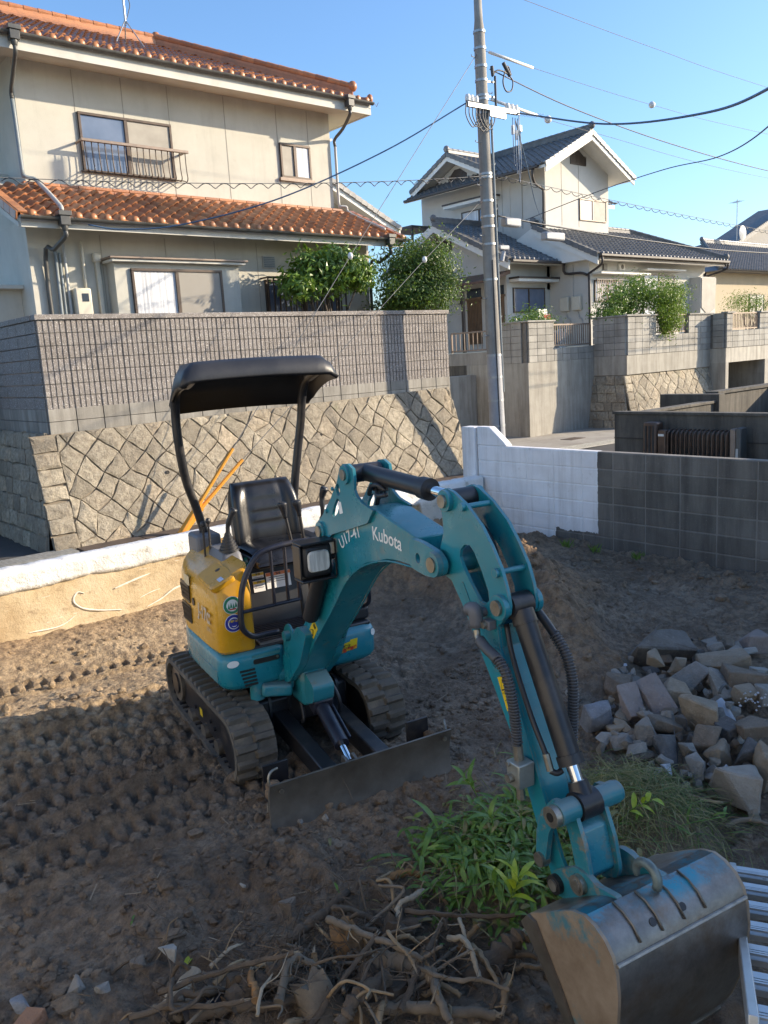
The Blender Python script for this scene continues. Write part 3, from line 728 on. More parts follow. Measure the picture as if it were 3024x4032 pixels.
# flashing ridge where the lower roof meets the wall, verge tiles
for (za, zb, yy) in ((5.43, 5.50, 14.90), (5.50, 5.56, 14.94)):
    n = 22
    for k in range(n):
        xa = 5.12+k*(11.95-5.12)/n; MB().box((xa, yy-.06, za+.01), (xa+(11.95-5.12)/n-.006, UY-.004, zb)).build('flashing_tile', MATS['tile'], lr, bevel=.008)
def verge(parent, x, y0, z0, y1, name='verge_tile', s=1):
    n = int((y1-y0)/.24); ang = math.atan(SL)
    for k in range(n):
        y = y0+k*.24; z = z0+(y-y0)*SL
        mb = MB(lambda p, y=y, z=z: Matrix.Translation((x, y, z)) @ Matrix.Rotation(ang, 4, 'X') @ Vector(p))
        mb.box((-.03*s, 0, -.10), (.0, .262, .03)); mb.box((0, 0, .005), (.14*s, .262, .04)); mb.build(name, MATS['tile'], parent, bevel=.008)
verge(lr, 4.42, 13.27, 4.74, 15.7); verge(lr, 12.26, 13.27, 4.74, 15.0, s=-1)
# --- upper roof: hip, eave y 14.3 z 7.66; ridge y 17.5 z 9.12 up to x 9.5
ur = MB().add([(3.4, 14.3, 7.56), (12.34, 14.3, 7.56), (12.34, 21, 7.56), (3.4, 21, 7.56), (3.4, 14.3, 7.62), (12.34, 14.3, 7.62), (12.34, 20.7, 7.62), (3.4, 20.7, 7.62), (9.15, 17.5, 9.07), (3.4, 17.5, 9.07)],
    [(0, 1, 2, 3), (0, 1, 5, 4), (1, 2, 6, 5), (2, 3, 7, 6), (4, 5, 8, 9), (5, 6, 8), (6, 7, 9, 8), (3, 0, 4, 9, 7)]).build('upper_roof', MATS['soffit'], H)
lay_tiles(ur, 3.6, 12.36, 14.26, 7.635, 4, tile_me, .2357, .27, disc_me, keep=lambda x, y: (12.40-x) > (y-14.3)*1.0)
mbm = MB()                                            # rows too far up the slope to pick out: one mesh
for rrow in range(4, 13):
    for k in range(38):
        x = 3.6+(k+.5)*.2357; y = 14.26+rrow*.27*math.cos(sgn)
        if (12.4-x) < (y-14.3)+.1: continue
        z = 7.635+(y-14.26)*SL
        for pv in (((-.11, -.01), (-.02, -.01)), ((-.02, -.01), (.05, .05)), ((.05, .05), (.12, .03))):
            (a, za), (b, zb) = pv; mbm.add([(x+a, y, z+za+.03), (x+b, y, z+zb+.03), (x+b, y+.27, z+zb+.118), (x+a, y+.27, z+za+.118)], [(0, 1, 2, 3)])
mbm.build('far_tiles', MATS['tile'], ur, kind='stuff', fix=False)
MB().box((3.4, 14.27, 7.40), (12.34, 14.30, 7.615)).build('fascia', MATS['fascia'], ur)
MB().box((12.342, 14.27, 7.40), (12.37, 20, 7.615)).build('fascia', MATS['fascia'], ur)
MB().add([(3.4, 14.30, 7.43), (12.34, 14.30, 7.43), (11.78, 15.0, 7.52), (3.4, 15.0, 7.52)], [(0, 1, 2, 3)]).build('soffit', MATS['soffit'], ur, fix=False)
MB().add([(12.34, 14.30, 7.43), (12.34, 20.0, 7.43), (11.78, 20.0, 7.52), (11.78, 15.0, 7.52)], [(0, 1, 2, 3)]).build('soffit', MATS['soffit'], ur, fix=False)
def ridge(parent, p, q, layers=3, step=.26, mat=None, capname='ridge_tile', w=.11, cap=.062, end=True):
    p = Vector(p); q = Vector(q); d = (q-p).normalized(); L = (q-p).length; mat = mat or MATS['tile']
    for k in range(layers):
        MB().bar(p+Vector((0, 0, .03+k*.042)), q+Vector((0, 0, .03+k*.042)), w*2-.03*k, .036).build('ridge_course', mat, parent)
    n = int(L/step)
    for k in range(n):
        a = p+d*(k*L/n); b = p+d*((k+1)*L/n)+d*.03; zz = Vector((0, 0, .03+layers*.042))
        MB().cyl(a+zz, b+zz, cap*1.05, cap*.9, 10).build(capname, mat, parent, smooth=True)
    if end: MB().ball(q+Vector((0, 0, .03+layers*.042)), cap*1.6, 10, (1, 1, 1.15)).build('ridge_end_ornament', mat, parent, smooth='all')
ridge(ur, (3.4, 17.5, 9.08), (9.2, 17.5, 9.08), 5, .27, end=True)
ridge(ur, (9.2, 17.45, 9.03), (12.12, 14.53, 7.72), 6, .27)
MB().ball((12.36, 14.27, 7.72), .07, 8, (1, 1, 1.5)).build('corner_tile', MATS['tile'], ur, smooth='all')
# --- gutters, hoppers, downpipes
def gutter(parent, x0, x1, y, z, r=.055):
    P = [[(x, y+r*math.cos(a)*-1, z-r*math.sin(a)) for a in [math.pi*i/8 for i in range(9)]] for x in (x0, x1)]
    P2 = [[(x, y+.85*r*math.cos(a)*-1, z-.85*r*math.sin(a)) for a in [math.pi*i/8 for i in range(9)]] for x in (x0, x1)]
    mb = MB().grid(P); mb.grid(P2)
    for x in (x0, x1): mb.add([(x, y-r, z)]+[(x, y-r*math.cos(math.pi*i/8), z-r*math.sin(math.pi*i/8)) for i in range(9)], [tuple(range(10))])
    g = mb.build('gutter', MATS['gutter'], parent, smooth=True)
    for k in range(int((x1-x0)/.62)+1):
        x = x0+.2+k*.62
        MB().tube([(x, y+r*1.4, z+.03), (x, y, z-r-.006), (x, y-r-.006, z+.005)], .007, 6).build('gutter_hanger', MATS['galv'], g)
    return g
gutter(H, 3.6, 12.38, 14.20, 7.63); gutter(H, 4.42, 12.32, 13.20, 4.70)
def hopper(x, y, z):
    mb = MB(); mb.box((x-.10, y-.09, z-.02), (x+.10, y+.09, z+.05)); mb.box((x-.075, y-.07, z-.16), (x+.075, y+.07, z-.02)); mb.cyl((x, y, z-.16), (x, y, z-.24), .06, .04, 10)
    return mb.build('rain_hopper', MATS['gutter'], H, bevel=.006)
hopper(5.02, 14.18, 7.66); hopper(11.72, 14.18, 7.62); hopper(5.07, 13.18, 4.74); hopper(11.75, 13.18, 4.72)
pipe([(5.02, 14.18, 7.42), (5.02, 14.2, 7.32), (5.06, 14.5, 7.16), (5.13, 14.93, 6.98), (5.13, 14.93, 6.85)], .034, MATS['gutter'])
pipe([(5.13, 14.93, 6.85), (5.14, 14.93, 5.75), (5.15, 14.92, 5.66), (5.22, 14.90, 5.62), (5.30, 14.86, 5.60), (5.34, 14.80, 5.53)], .034, MATS['bluepipe'])
pipe([(5.34, 14.80, 5.53), (5.30, 14.3, 5.28), (5.16, 13.5, 4.93), (5.10, 13.3, 4.84)], .036, MATS['greypipe'])
pipe([(5.07, 13.18, 4.5), (5.07, 13.2, 4.42), (5.02, 13.6, 4.28), (4.98, 13.93, 4.14), (4.98, 13.93, 1.9)], .036, MATS['gutter'])
pipe([(11.72, 14.18, 7.38), (11.72, 14.2, 7.3), (11.84, 14.6, 7.14), (11.86, 14.93, 7.0), (11.86, 14.93, 6.85)], .034, MATS['gutter'])
pipe([(11.86, 14.93, 6.85), (11.86, 14.93, 5.7), (11.88, 14.9, 5.62), (12.0, 14.85, 5.6), (12.02, 14.8, 5.48), (12.0, 14.2, 5.2), (11.9, 13.5, 4.93)], .030, MATS['greypipe'])
pipe([(11.75, 13.18, 4.48), (11.75, 13.2, 4.40), (11.80, 13.6, 4.27), (11.82, 13.94, 4.15), (11.82, 13.94, 1.9)], .034, MATS['gutter'])
pipe([(12.3, 15.6, 7.2), (12.0, 15.62, 7.05), (11.86, 15.62, 7.02)], .03, MATS['greypipe'])
# --- roof antenna mast with stays (a thing of its own)
an = thing('antenna_mast', 'blue-white antenna mast with tripod feet on the orange upper roof', 'antenna', (7.9, 16.2, 8.52))
MB().tube([(7.9, 16.2, 8.9), (7.9, 16.2, 11.2)], .022, 8).build('mast', MATS['galv'], an)
for dx, dy in ((-.28, -.05), (.25, -.3), (.1, .3)):
    MB().tube([(7.9, 16.2, 9.0), (7.9+dx, 16.2+dy, 8.52+dy*.46)], .012, 6).build('leg', MATS['galv'], an)
MB().box((7.84, 16.14, 9.5), (7.95, 16.26, 9.68)).build('booster_box', MATS['creampipe'], an, bevel=.02)
MB().tube(smoothpath([(7.95, 16.18, 9.5), (8.02, 16.18, 9.3), (7.98, 16.18, 9.15), (7.92, 16.18, 9.0)], 4), .008, 6).build('cable', MATS['gutter'], an)
# ================================================================== SECOND HOUSE (white, dark tiles) AND ITS WALLS
t = NT('white_stucco'); p = t.pos('world')
c = t.ramp(t.noise(.9, 6, .65, p), [(.3, (.50, .485, .445)), (.7, (.60, .585, .54))])
st = t.noise(1.0, 6, .7, t.mapped((3, 3, .4), p)); c = t.mix(t.math('MULTIPLY', t.ramp(st, [(.55, 0.0), (.75, 1.0)]), .18), c, (.48, .45, .38))
t.set(c, .9); t.bump(t.noise(60, 4, .7, p), .2, .006); MATS['white_stucco'] = t.m
MATS['white_board'] = mat_plain('white_board', (.74, .72, .66), .7, var=.06, scale=2)
t = NT('dark_tile'); p = t.pos('world')
c = t.ramp(t.noise(3.5, 5, .7, p), [(.3, (.10, .098, .096)), (.7, (.19, .186, .18))]); c = t.mix(t.ramp(t.noise(14, 4, .7, p), [(.6, 0.0), (.75, .5)]), c, (.22, .215, .20))
t.set(c, .55); MATS['dtile'] = t.m
t = NT('pale_ridge_tile'); p = t.pos('world'); t.set(t.ramp(t.noise(5, 5, .7, p), [(.3, (.12, .12, .125)), (.7, (.30, .295, .29))]), .4); MATS['dtile2'] = t.m
MATS['brownpipe'] = mat_plain('dark_brown_pipe', (.055, .042, .035), .5, var=.15, scale=4)
MATS['wood_door'] = mat_plain('wood_slat_door', (.19, .115, .065), .55, var=.2, scale=5)
MATS['brown_metal_roof'] = mat_plain('brown_metal_roof', (.12, .065, .05), .5, var=.2, scale=5)
t = NT('pale_curtain'); p = t.pos(); c = t.ramp(t.noise(1, 3, .6, t.mapped((14, 14, .5), p)), [(.3, (.42, .44, .46)), (.7, (.80, .81, .82))]); t.set(c, .7); MATS['curtain'] = t.m
MATS['white_plastic'] = mat_plain('white_plastic', (.72, .70, .65), .45, var=.06, scale=3)

def tile_sheet(p, e, up, L, Hh, tw=.265, tl=.27, keep=None):
    """corrugated, stepped tile surface as one mesh; p eave corner, e along eave, up slope direction"""
    p = Vector(p); e = Vector(e).normalized(); up = Vector(up).normalized(); nrm = e.cross(up).normalized()
    if nrm.z < 0: nrm = -nrm
    mb = MB(); prof = [(0, .0), (.3, -.012), (.52, .0), (.66, .045), (.80, .058), (.93, .042), (1.0, .0)]
    for r in range(int(round(Hh/tl))):
        for k in range(int(round(L/tw))):
            if keep and not keep((k+.5)*tw, (r+.5)*tl): continue
            base = p+e*(k*tw)+up*(r*tl)
            A = [base+e*(a*tw)+nrm*(h+.034) for a, h in prof]; B = [base+e*(a*tw)+up*tl*1.05+nrm*(h+.002) for a, h in prof]; C0 = [base+e*(a*tw)+nrm*(h+.006) for a, h in prof]
            n = len(prof); mb.add(C0+A+B, [(i, i+1, n+i+1, n+i) for i in range(n-1)]+[(n+i, n+i+1, 2*n+i+1, 2*n+i) for i in range(n-1)])
    return mb
def ridge2(parent, p, q, mat=None, layers=2, w=.15, cap=.07, step=.3):
    p = Vector(p); q = Vector(q); mat = mat or MATS['dtile']; d = (q-p); n = max(2, int(d.length/step))
    for k in range(layers): MB().bar(p+Vector((0, 0, .04+k*.06)), q+Vector((0, 0, .04+k*.06)), w*1.6-.04*k, .05).build('ridge_course', mat, parent)
    for k in range(n): a = p+d*(k/n); b = p+d*((k+1)/n)+d.normalized()*.02; z = Vector((0, 0, .05+layers*.06)); MB().cyl(a+z, b+z, cap*1.08, cap*.92, 10).build('ridge_tile', mat, parent, smooth=True)
    MB().ball(p+Vector((0, 0, .06+layers*.06)), cap*1.9, 8, (1, 1, 1.1)).build('ridge_end', mat, parent, smooth='all')
def verge2(parent, p, q, side, mat=None, w=.22):
    """row of pale verge tiles from eave p up to ridge q; side = outward unit"""
    p = Vector(p); q = Vector(q); d = (q-p); n = int(d.length/.28); mat = mat or MATS['dtile2']; side = Vector(side)
    for k in range(n):
        a = p+d*(k/n); b = p+d*((k+1)/n); mb = MB(); mb.bar(a+Vector((0, 0, .06)), b+Vector((0, 0, .035)), w, .06, up=(0, 0, 1)); mb.bar(a+side*w/2+Vector((0, 0, -.02)), b+side*w/2+Vector((0, 0, -.045)), .035, .13)
        mb.build('verge_tile', mat, parent)

W = thing('white_house', 'white two-storey house with dark grey tiled gables behind the utility pole', 'house', (27, 20.5, 2.6))
ws = MATS['white_stucco']
# walls
def gable_y(x0, x1, y0, y1, z0, ze, zr, name):        # gable facing -y
    xm = (x0+x1)/2
    return MB().prism([(x0, z0), (x1, z0), (x1, ze), (xm, zr), (x0, ze)], lambda x, z: (x, y0, z), lambda x, z: (x, y1, z)).build(name, ws, W)
def gable_x(y0, y1, x0, x1, z0, ze, zr, name):        # gable facing -x
    ym = (y0+y1)/2
    return MB().prism([(y0, z0), (y1, z0), (y1, ze), (ym, zr), (y0, ze)], lambda y, z: (x0, y, z), lambda y, z: (x1, y, z)).build(name, ws, W)
gable_y(26.18, 30.25, 20.5, 27.2, 4.5, 9.2, 10.1, 'upper_gable_wall')
gable_x(23.4, 26.08, 26.172, 28.2, 4.5, 9.45, 10.08, 'upper_side_gable_wall')
MB().box((26.165, 22.2, 4.5), (28, 26.08, 9.2)).build('upper_side_wall', ws, W)
MB().box((26.36, 18.7, 2.3), (34.7, 26, 5.55)).build('right_wing_wall', ws, W)
gable_x(18.72, 23.0, 26.362, 27, 5.3, 5.5, 6.55, 'right_wing_gable')
gable_x(20.5, 26.4, 23.83, 27, 2.3, 5.42, 6.95, 'entrance_wing_wall')
for x in (27.18, 28.26): MB().box((x-.012, 20.494, 6.9), (x+.012, 20.52, 9.5)).build('panel_seam', MATS['seam'], W)
for y in (21.6, 22.6, 23.6): MB().box((26.158, y-.012, 6.9), (26.18, y+.012, 9.1)).build('panel_seam', MATS['seam'], W)
# --- upper front gable roof (ridge along y at x 28.07)
sl2 = .5; xr, zr = 28.07, 10.27
r1 = MB().prism([(25.24, 8.80), (xr, 10.19), (30.91, 8.80), (30.91, 8.70), (xr, 10.07), (25.24, 8.70)], lambda x, z: (x, 19.75, z), lambda x, z: (x, 27.3, z)).build('upper_roof', MATS['white_board'], W)
ul = Vector((2.83, 0, 1.42))
tile_sheet((25.2, 27.2, 8.80), (0, -1, 0), ul, 7.45, 3.18).build('tiles', MATS['dtile'], r1, kind='stuff', fix=False)
tile_sheet((30.95, 19.75, 8.80), (0, 1, 0), (-2.83, 0, 1.42), 7.45, 3.18).build('tiles', MATS['dtile'], r1, kind='stuff', fix=False)
ridge2(r1, (xr, 19.72, 10.22), (xr, 27, 10.22), layers=3)
verge2(r1, (25.2, 19.78, 8.80), (xr, 19.78, 10.22), (0, -1, 0)); verge2(r1, (30.95, 19.78, 8.80), (xr, 19.78, 10.22), (0, -1, 0))
def barge_y(parent, y, xe, ze, xm, zm, h=.26):
    MB().prism([(xe, ze), (xm, zm), (xm, zm-h), (xe, ze-h)], lambda x, z: (x, y, z), lambda x, z: (x, y+.05, z)).build('barge_board', MATS['white_board'], parent)
barge_y(r1, 19.70, 25.26, 8.80, xr-.003, 10.19); barge_y(r1, 19.70, 30.89, 8.80, xr+.003, 10.19)
vt = MB().prism([(27.74, 9.2), (28.72, 9.2), (28.72, 9.47), (28.28, 9.74), (27.98, 9.74), (27.74, 9.6)], lambda x, z: (x, 20.47, z), lambda x, z: (x, 20.51, z)).build('gable_vent', MATS['brownpipe'], W)
for k in range(12): x = 27.78+k*.083; MB().box((x, 20.455, 9.22), (x+.03, 20.468, 9.55)).build('vent_bar', MATS['bronze'], vt)
# --- upper side gable roof (ridge along x, gable towards -x)
yr, zr2 = 24.85, 10.30
r2 = MB().prism([(22.3, 9.0), (yr, 10.22), (27.1, 9.12), (27.1, 9.02), (yr, 10.10), (22.3, 8.9)], lambda y, z: (25.5, y, z), lambda y, z: (28.0, y, z)).build('side_gable_roof', MATS['white_board'], W)
tile_sheet((25.5, 22.3, 9.02), (1, 0, 0), (0, 2.55, 1.22), 2.5, 2.82, keep=lambda a, b: True).build('tiles', MATS['dtile'], r2, kind='stuff', fix=False)
ridge2(r2, (25.46, yr, 10.24), (28, yr, 10.24), mat=MATS['dtile2'])
verge2(r2, (25.52, 22.3, 9.03), (25.52, yr, 10.24), (-1, 0, 0), MATS['dtile']); verge2(r2, (25.52, 27.1, 9.15), (25.52, yr, 10.24), (-1, 0, 0), MATS['dtile'])
for ye, ze in ((22.32, 9.02), (27.08, 9.13)):
    MB().prism([(ye, ze), (yr+(.003 if ye > yr else -.003), 10.22), (yr+(.003 if ye > yr else -.003), 9.96), (ye, ze-.26)], lambda y, z: (25.44, y, z), lambda y, z: (25.49, y, z)).build('barge_board', MATS['white_board'], r2)
vt = MB().prism([(24.45, 9.2), (25.48, 9.2), (25.48, 9.45), (25.1, 9.74), (24.8, 9.74), (24.45, 9.5)], lambda y, z: (26.14, y, z), lambda y, z: (26.18, y, z)).build('gable_vent', MATS['brownpipe'], W)
for k in range(12): y = 24.48+k*.083; MB().box((26.125, y, 9.22), (26.138, y+.03, 9.55)).build('vent_bar', MATS['bronze'], vt)
# small roof piece behind on the right
r5 = MB().prism([(21.5, 8.15), (24, 9.2), (24, 9.1), (21.5, 8.0)], lambda y, z: (30.2, y, z), lambda y, z: (32.2, y, z)).build('rear_roof', MATS['white_board'], W)
tile_sheet((30.2, 21.45, 8.17), (1, 0, 0), (0, 2.5, 1.05), 2.1, 1.2).build('tiles', MATS['dtile'], r5, kind='stuff', fix=False)
MB().box((30.25, 22.0, 4.6), (31.6, 26, 8.2)).build('rear_wall', ws, W)
# --- right wing roof (eave y 18, z 5.5; ridge y 20.9; hip at right end)
r3 = MB().add([(25.95, 18, 5.36), (35.2, 18, 5.36), (35.2, 24, 5.36), (25.95, 24, 5.36), (25.95, 18, 5.46), (35.2, 18, 5.46), (35.2, 24, 5.46), (25.95, 24, 5.46), (32.3, 20.9, 6.85), (25.95, 20.9, 6.85)],
   [(0, 1, 2, 3), (0, 1, 5, 4), (1, 2, 6, 5), (2, 3, 7, 6), (4, 5, 8, 9), (5, 6, 8), (6, 7, 9, 8), (3, 0, 4, 9, 7)]).build('right_wing_roof', MATS['white_board'], W)
tile_sheet((25.95, 17.95, 5.46), (1, 0, 0), (0, 2.9, 1.40), 9.28, 3.2, keep=lambda a, b: a < 9.3-b*.9).build('tiles', MATS['dtile'], r3, kind='stuff', fix=False)
mb = MB()
for k in range(35): x = 25.95+(k+.73)*.265; mb.ball((x, 17.94, 5.53), .062, 8, (1, .5, 1))
mb.build('eave_discs', MATS['dtile2'], r3, smooth='all', kind='stuff')
ridge2(r3, (25.92, 20.9, 6.87), (32.3, 20.9, 6.87), layers=2); ridge2(r3, (35.2, 18.0, 5.50), (32.3, 20.9, 6.87), layers=2)
verge2(r3, (25.96, 18.0, 5.47), (25.96, 20.9, 6.87), (-1, 0, 0), MATS['dtile'])
MB().prism([(18, 5.46), (20.9, 6.84), (20.9, 6.5), (18, 5.12)], lambda y, z: (25.89, y, z), lambda y, z: (25.945, y, z)).build('barge_board', MATS['white_board'], r3)
MB().box((25.96, 17.97, 5.28), (35.2, 17.995, 5.47)).build('fascia', MATS['brownpipe'], r3)
# --- entrance wing roof (eave y 19.8 z 5.42, ridge y 23.5 z 7.22)
r4 = MB().prism([(19.8, 5.42), (23.5, 7.2), (26.6, 5.7), (26.6, 5.6), (23.5, 7.08), (19.8, 5.3)], lambda y, z: (23.23, y, z), lambda y, z: (26.17, y, z)).build('entrance_wing_roof', MATS['white_board'], W)
tile_sheet((23.23, 19.75, 5.42), (1, 0, 0), (0, 3.7, 1.78), 2.95, 4.1).build('tiles', MATS['dtile'], r4, kind='stuff', fix=False)
mb = MB()
for k in range(11): x = 23.23+(k+.73)*.265; mb.ball((x, 19.74, 5.49), .062, 8, (1, .5, 1))
mb.build('eave_discs', MATS['dtile2'], r4, smooth='all', kind='stuff')
ridge2(r4, (23.2, 23.5, 7.22), (26.17, 23.5, 7.22)); verge2(r4, (23.24, 19.8, 5.43), (23.24, 23.5, 7.22), (-1, 0, 0), MATS['dtile'])
MB().prism([(19.8, 5.42), (23.5, 7.2), (26.6, 5.7), (26.6, 5.42), (23.5, 6.88), (19.8, 5.1)], lambda y, z: (23.16, y, z), lambda y, z: (23.225, y, z)).build('barge_board', MATS['white_board'], r4)
# --- windows and doors
window(W, 28.28, 30.08, 7.16, 7.98, 20.5, 29.15, MATS['curtain'], MATS['screen'], MATS['lightbronze'])
window(W, 24.16, 26.0, 3.65, 4.55, 20.5, 25.05, MATS['blueglass'], MATS['blueglass'])
MB().box((23.95, 20.0, 4.84), (26.34, 20.498, 4.91)).build('window_hood', MATS['brownpipe'], W, bevel=.01)
MB().box((23.98, 20.04, 4.74), (26.33, 20.498, 4.838)).build('window_hood_soffit', MATS['white_board'], W)
def window_x(parent, x, y0, y1, z0, z1, mats, fr):
    w = MB().box((x-.012, y0, z0), (x+.01, y1, z1)).build('window', MATS['glass'], parent); f = .05
    mb = MB(); mb.box((x-.05, y0, z1-f), (x, y1, z1)); mb.box((x-.05, y0, z0), (x, y1, z0+f)); mb.box((x-.048, y0, z0+f), (x, y0+f, z1-f)); mb.box((x-.048, y1-f, z0+f), (x, y1, z1-f)); m = (y0+y1)/2; mb.box((x-.046, m-.03, z0+f), (x, m+.03, z1-f)); mb.build('frame', fr, w)
    MB().box((x-.022, y0+f, z0+f), (x-.018, m-.03, z1-f)).build('pane', mats[0], w); MB().box((x-.026, m+.03, z0+f), (x-.022, y1-f, z1-f)).build('pane', mats[1], w); return w
window_x(W, 26.165, 22.85, 24.8, 7.15, 8.0, (MATS['blueglass'], MATS['curtain']), MATS['bronze'])
MB().box((25.6, 22.7, 8.30), (26.16, 25.4, 8.36)).build('window_hood', MATS['brownpipe'], W); MB().box((25.64, 22.74, 8.18), (26.16, 25.36, 8.298)).build('window_hood_soffit', MATS['white_board'], W)
window_x(W, 23.83, 23.2, 24.0, 6.2, 6.6, (MATS['brownpipe'], MATS['brownpipe']), MATS['brownpipe'])
for y0 in (21.75, 20.62):
    d = MB().box((23.79, y0, 2.6), (23.828, y0+.72, 4.25)).build('door', MATS['wood_door'], W)
    for k in range(9): y = y0+.03+k*.078; MB().box((23.765, y, 2.65), (23.789, y+.035, 4.2)).build('slat', MATS['wood_door'], d)
    MB().box((23.75, y0-.05, 4.25), (23.829, y0+.77, 4.33)).build('lintel', MATS['wood_door'], d)
    tr_ = MB().box((23.80, y0, 4.33), (23.828, y0+.72, 4.66)).build('transom', MATS['glass'], d)
MB().add([(22.55, 20.3, 4.78), (22.55, 23.4, 4.78), (23.83, 23.4, 5.15), (23.83, 20.3, 5.15), (22.55, 20.3, 4.70), (22.55, 23.4, 4.70), (23.83, 23.4, 5.02), (23.83, 20.3, 5.02)], [(0, 1, 2, 3), (4, 5, 6, 7), (0, 1, 5, 4), (2, 3, 7, 6), (1, 2, 6, 5), (3, 0, 4, 7)]).build('porch_roof', MATS['brown_metal_roof'], W)
MB().bar((22.68, 21.62, 2.3), (22.68, 21.62, 4.72), .1, .1).build('porch_post', MATS['brownpipe'], W)
lm = MB().box((23.7, 22.72, 4.15), (23.83, 22.88, 4.36)).build('porch_lamp', MATS['brownpipe'], W); MB().box((23.68, 22.75, 4.18), (23.699, 22.85, 4.31)).build('lamp_glass', MATS['creampipe'], lm)
MB().box((23.80, 22.62, 3.38), (23.83, 22.74, 3.54)).build('intercom', MATS['white_plastic'], W)
# right wing fittings
window(W, 26.64, 28.24, 3.88, 4.67, 18.7, 27.45, MATS['lace'], MATS['curtain'])
g_ = MB().box((26.6, 18.52, 4.66), (28.28, 18.56, 4.70)).build('window_grille', MATS['brownpipe'], W)
for k in range(15): x = 26.64+k*.113; MB().box((x, 18.53, 3.86), (x+.025, 18.55, 4.66)).build('bar', MATS['lightbronze'], g_)
MB().box((26.55, 18.3, 4.86), (29.85, 18.698, 4.93)).build('window_hood', MATS['white_board'], W, bevel=.01)
MB().box((29.6, 18.3, 5.06), (32.5, 18.698, 5.12)).build('window_hood', MATS['white_board'], W, bevel=.01)
window(W, 29.9, 32.2, 3.3, 4.95, 18.7, 31.0, MATS['lace'], MATS['screen'])
MB().box((33.45, 18.2, 2.4), (34.69, 18.698, 4.85)).build('side_bay', ws, W); MB().prism([(33.5, 4.80), (34.7, 4.80), (34.6, 3.55), (34.0, 3.3), (33.5, 3.6)], lambda x, z: (x, 18.17, z), lambda x, z: (x, 18.195, z)).build('bamboo_blind', MATS['screen'], W)
v = MB().box((27.19, 18.66, 5.04), (27.45, 18.70, 5.26)).build('wall_vent', MATS['brownpipe'], W)
for k in range(5): MB().box((27.21, 18.645, 5.06+k*.04), (27.43, 18.659, 5.08+k*.04)).build('louvre', MATS['greypipe'], v)
fn = MB().box((28.17, 18.62, 5.04), (28.57, 18.70, 5.30)).build('fan_hood', MATS['white_plastic'], W, bevel=.02); MB().cyl((28.37, 18.61, 5.17), (28.37, 18.65, 5.17), .09, n=14).build('fan_cowl', MATS['gutter'], fn)
for (y0, y1, z0, z1) in ((19.55, 19.95, 3.62, 4.14), (19.02, 19.42, 3.62, 4.14)):
    bx = MB().box((26.20, y0, z0), (26.358, y1, z1)).build('meter_box', MATS['creampipe'], W, bevel=.03); MB().tube(smoothpath([(26.33, (y0+y1)/2, z0), (26.3, (y0+y1)/2-.1, z0-.3), (26.33, (y0+y1)/2-.2, z0-.35), (26.34, (y0+y1)/2-.2, 2.5)], 4), .02, 6).build('conduit', MATS['greypipe'], bx)
MB().tube([(26.34, 19.4, 5.3), (26.34, 19.4, 4.14)], .02, 6).build('conduit', MATS['greypipe'], W)
# gutters and downpipes
def pipeW(pts, r=.045, mat=None): return MB().tube(smoothpath(pts, 3), r, 8).build('downpipe', mat or MATS['brownpipe'], W, smooth='all')
MB().box((25.9, 17.83, 5.40), (35.25, 17.95, 5.50)).build('gutter', MATS['brownpipe'], W, bevel=.02)
MB().box((23.2, 19.62, 5.34), (26.2, 19.74, 5.44)).build('gutter', MATS['brownpipe'], W, bevel=.02)
MB().box((25.10, 20.0, 8.72), (25.22, 27.2, 8.82)).build('gutter', MATS['brownpipe'], W, bevel=.02)
pipeW([(25.16, 20.25, 8.72), (25.16, 20.25, 8.45), (25.5, 20.4, 8.25), (26.05, 20.52, 8.15), (26.10, 20.52, 8.0), (26.10, 20.55, 6.6)])
pipeW([(26.0, 17.9, 5.4), (26.0, 17.9, 5.15), (26.15, 18.4, 4.95), (26.30, 18.72, 4.85), (26.30, 18.66, 4.6), (26.30, 18.66, 2.3)])
pipeW([(26.15, 19.68, 5.35), (26.2, 19.66, 5.0), (26.24, 19.0, 4.95), (26.3, 18.75, 4.85)], .05)
pipeW([(35.2, 17.9, 5.4), (35.15, 18.0, 5.15), (34.8, 18.6, 4.95), (34.66, 18.66, 4.85), (34.66, 18.66, 2.4)], .045)
pipeW([(31.9, 21.7, 8.05), (31.7, 21.8, 7.9), (31.0, 22.0, 7.7)], .04)
# hillside balcony on far left of the white house
MB().box((24.6, 26.2, 7.55), (26.17, 27.9, 7.65)).build('rear_awning', MATS['brownpipe'], W); MB().bar((24.7, 26.3, 5.5), (24.7, 26.3, 7.55), .08, .08).build('awning_post', MATS['brownpipe'], W)
tr = MB().box((22.7, 16.02, -.4), (45, 40, 2.28)).build('raised_terrace', MATS['paving']); tag(tr, kind='structure')
tr = MB().box((19.5, 16.1, -.4), (22.68, 40, 2.26)).build('raised_terrace', MATS['paving']); tag(tr, kind='structure')

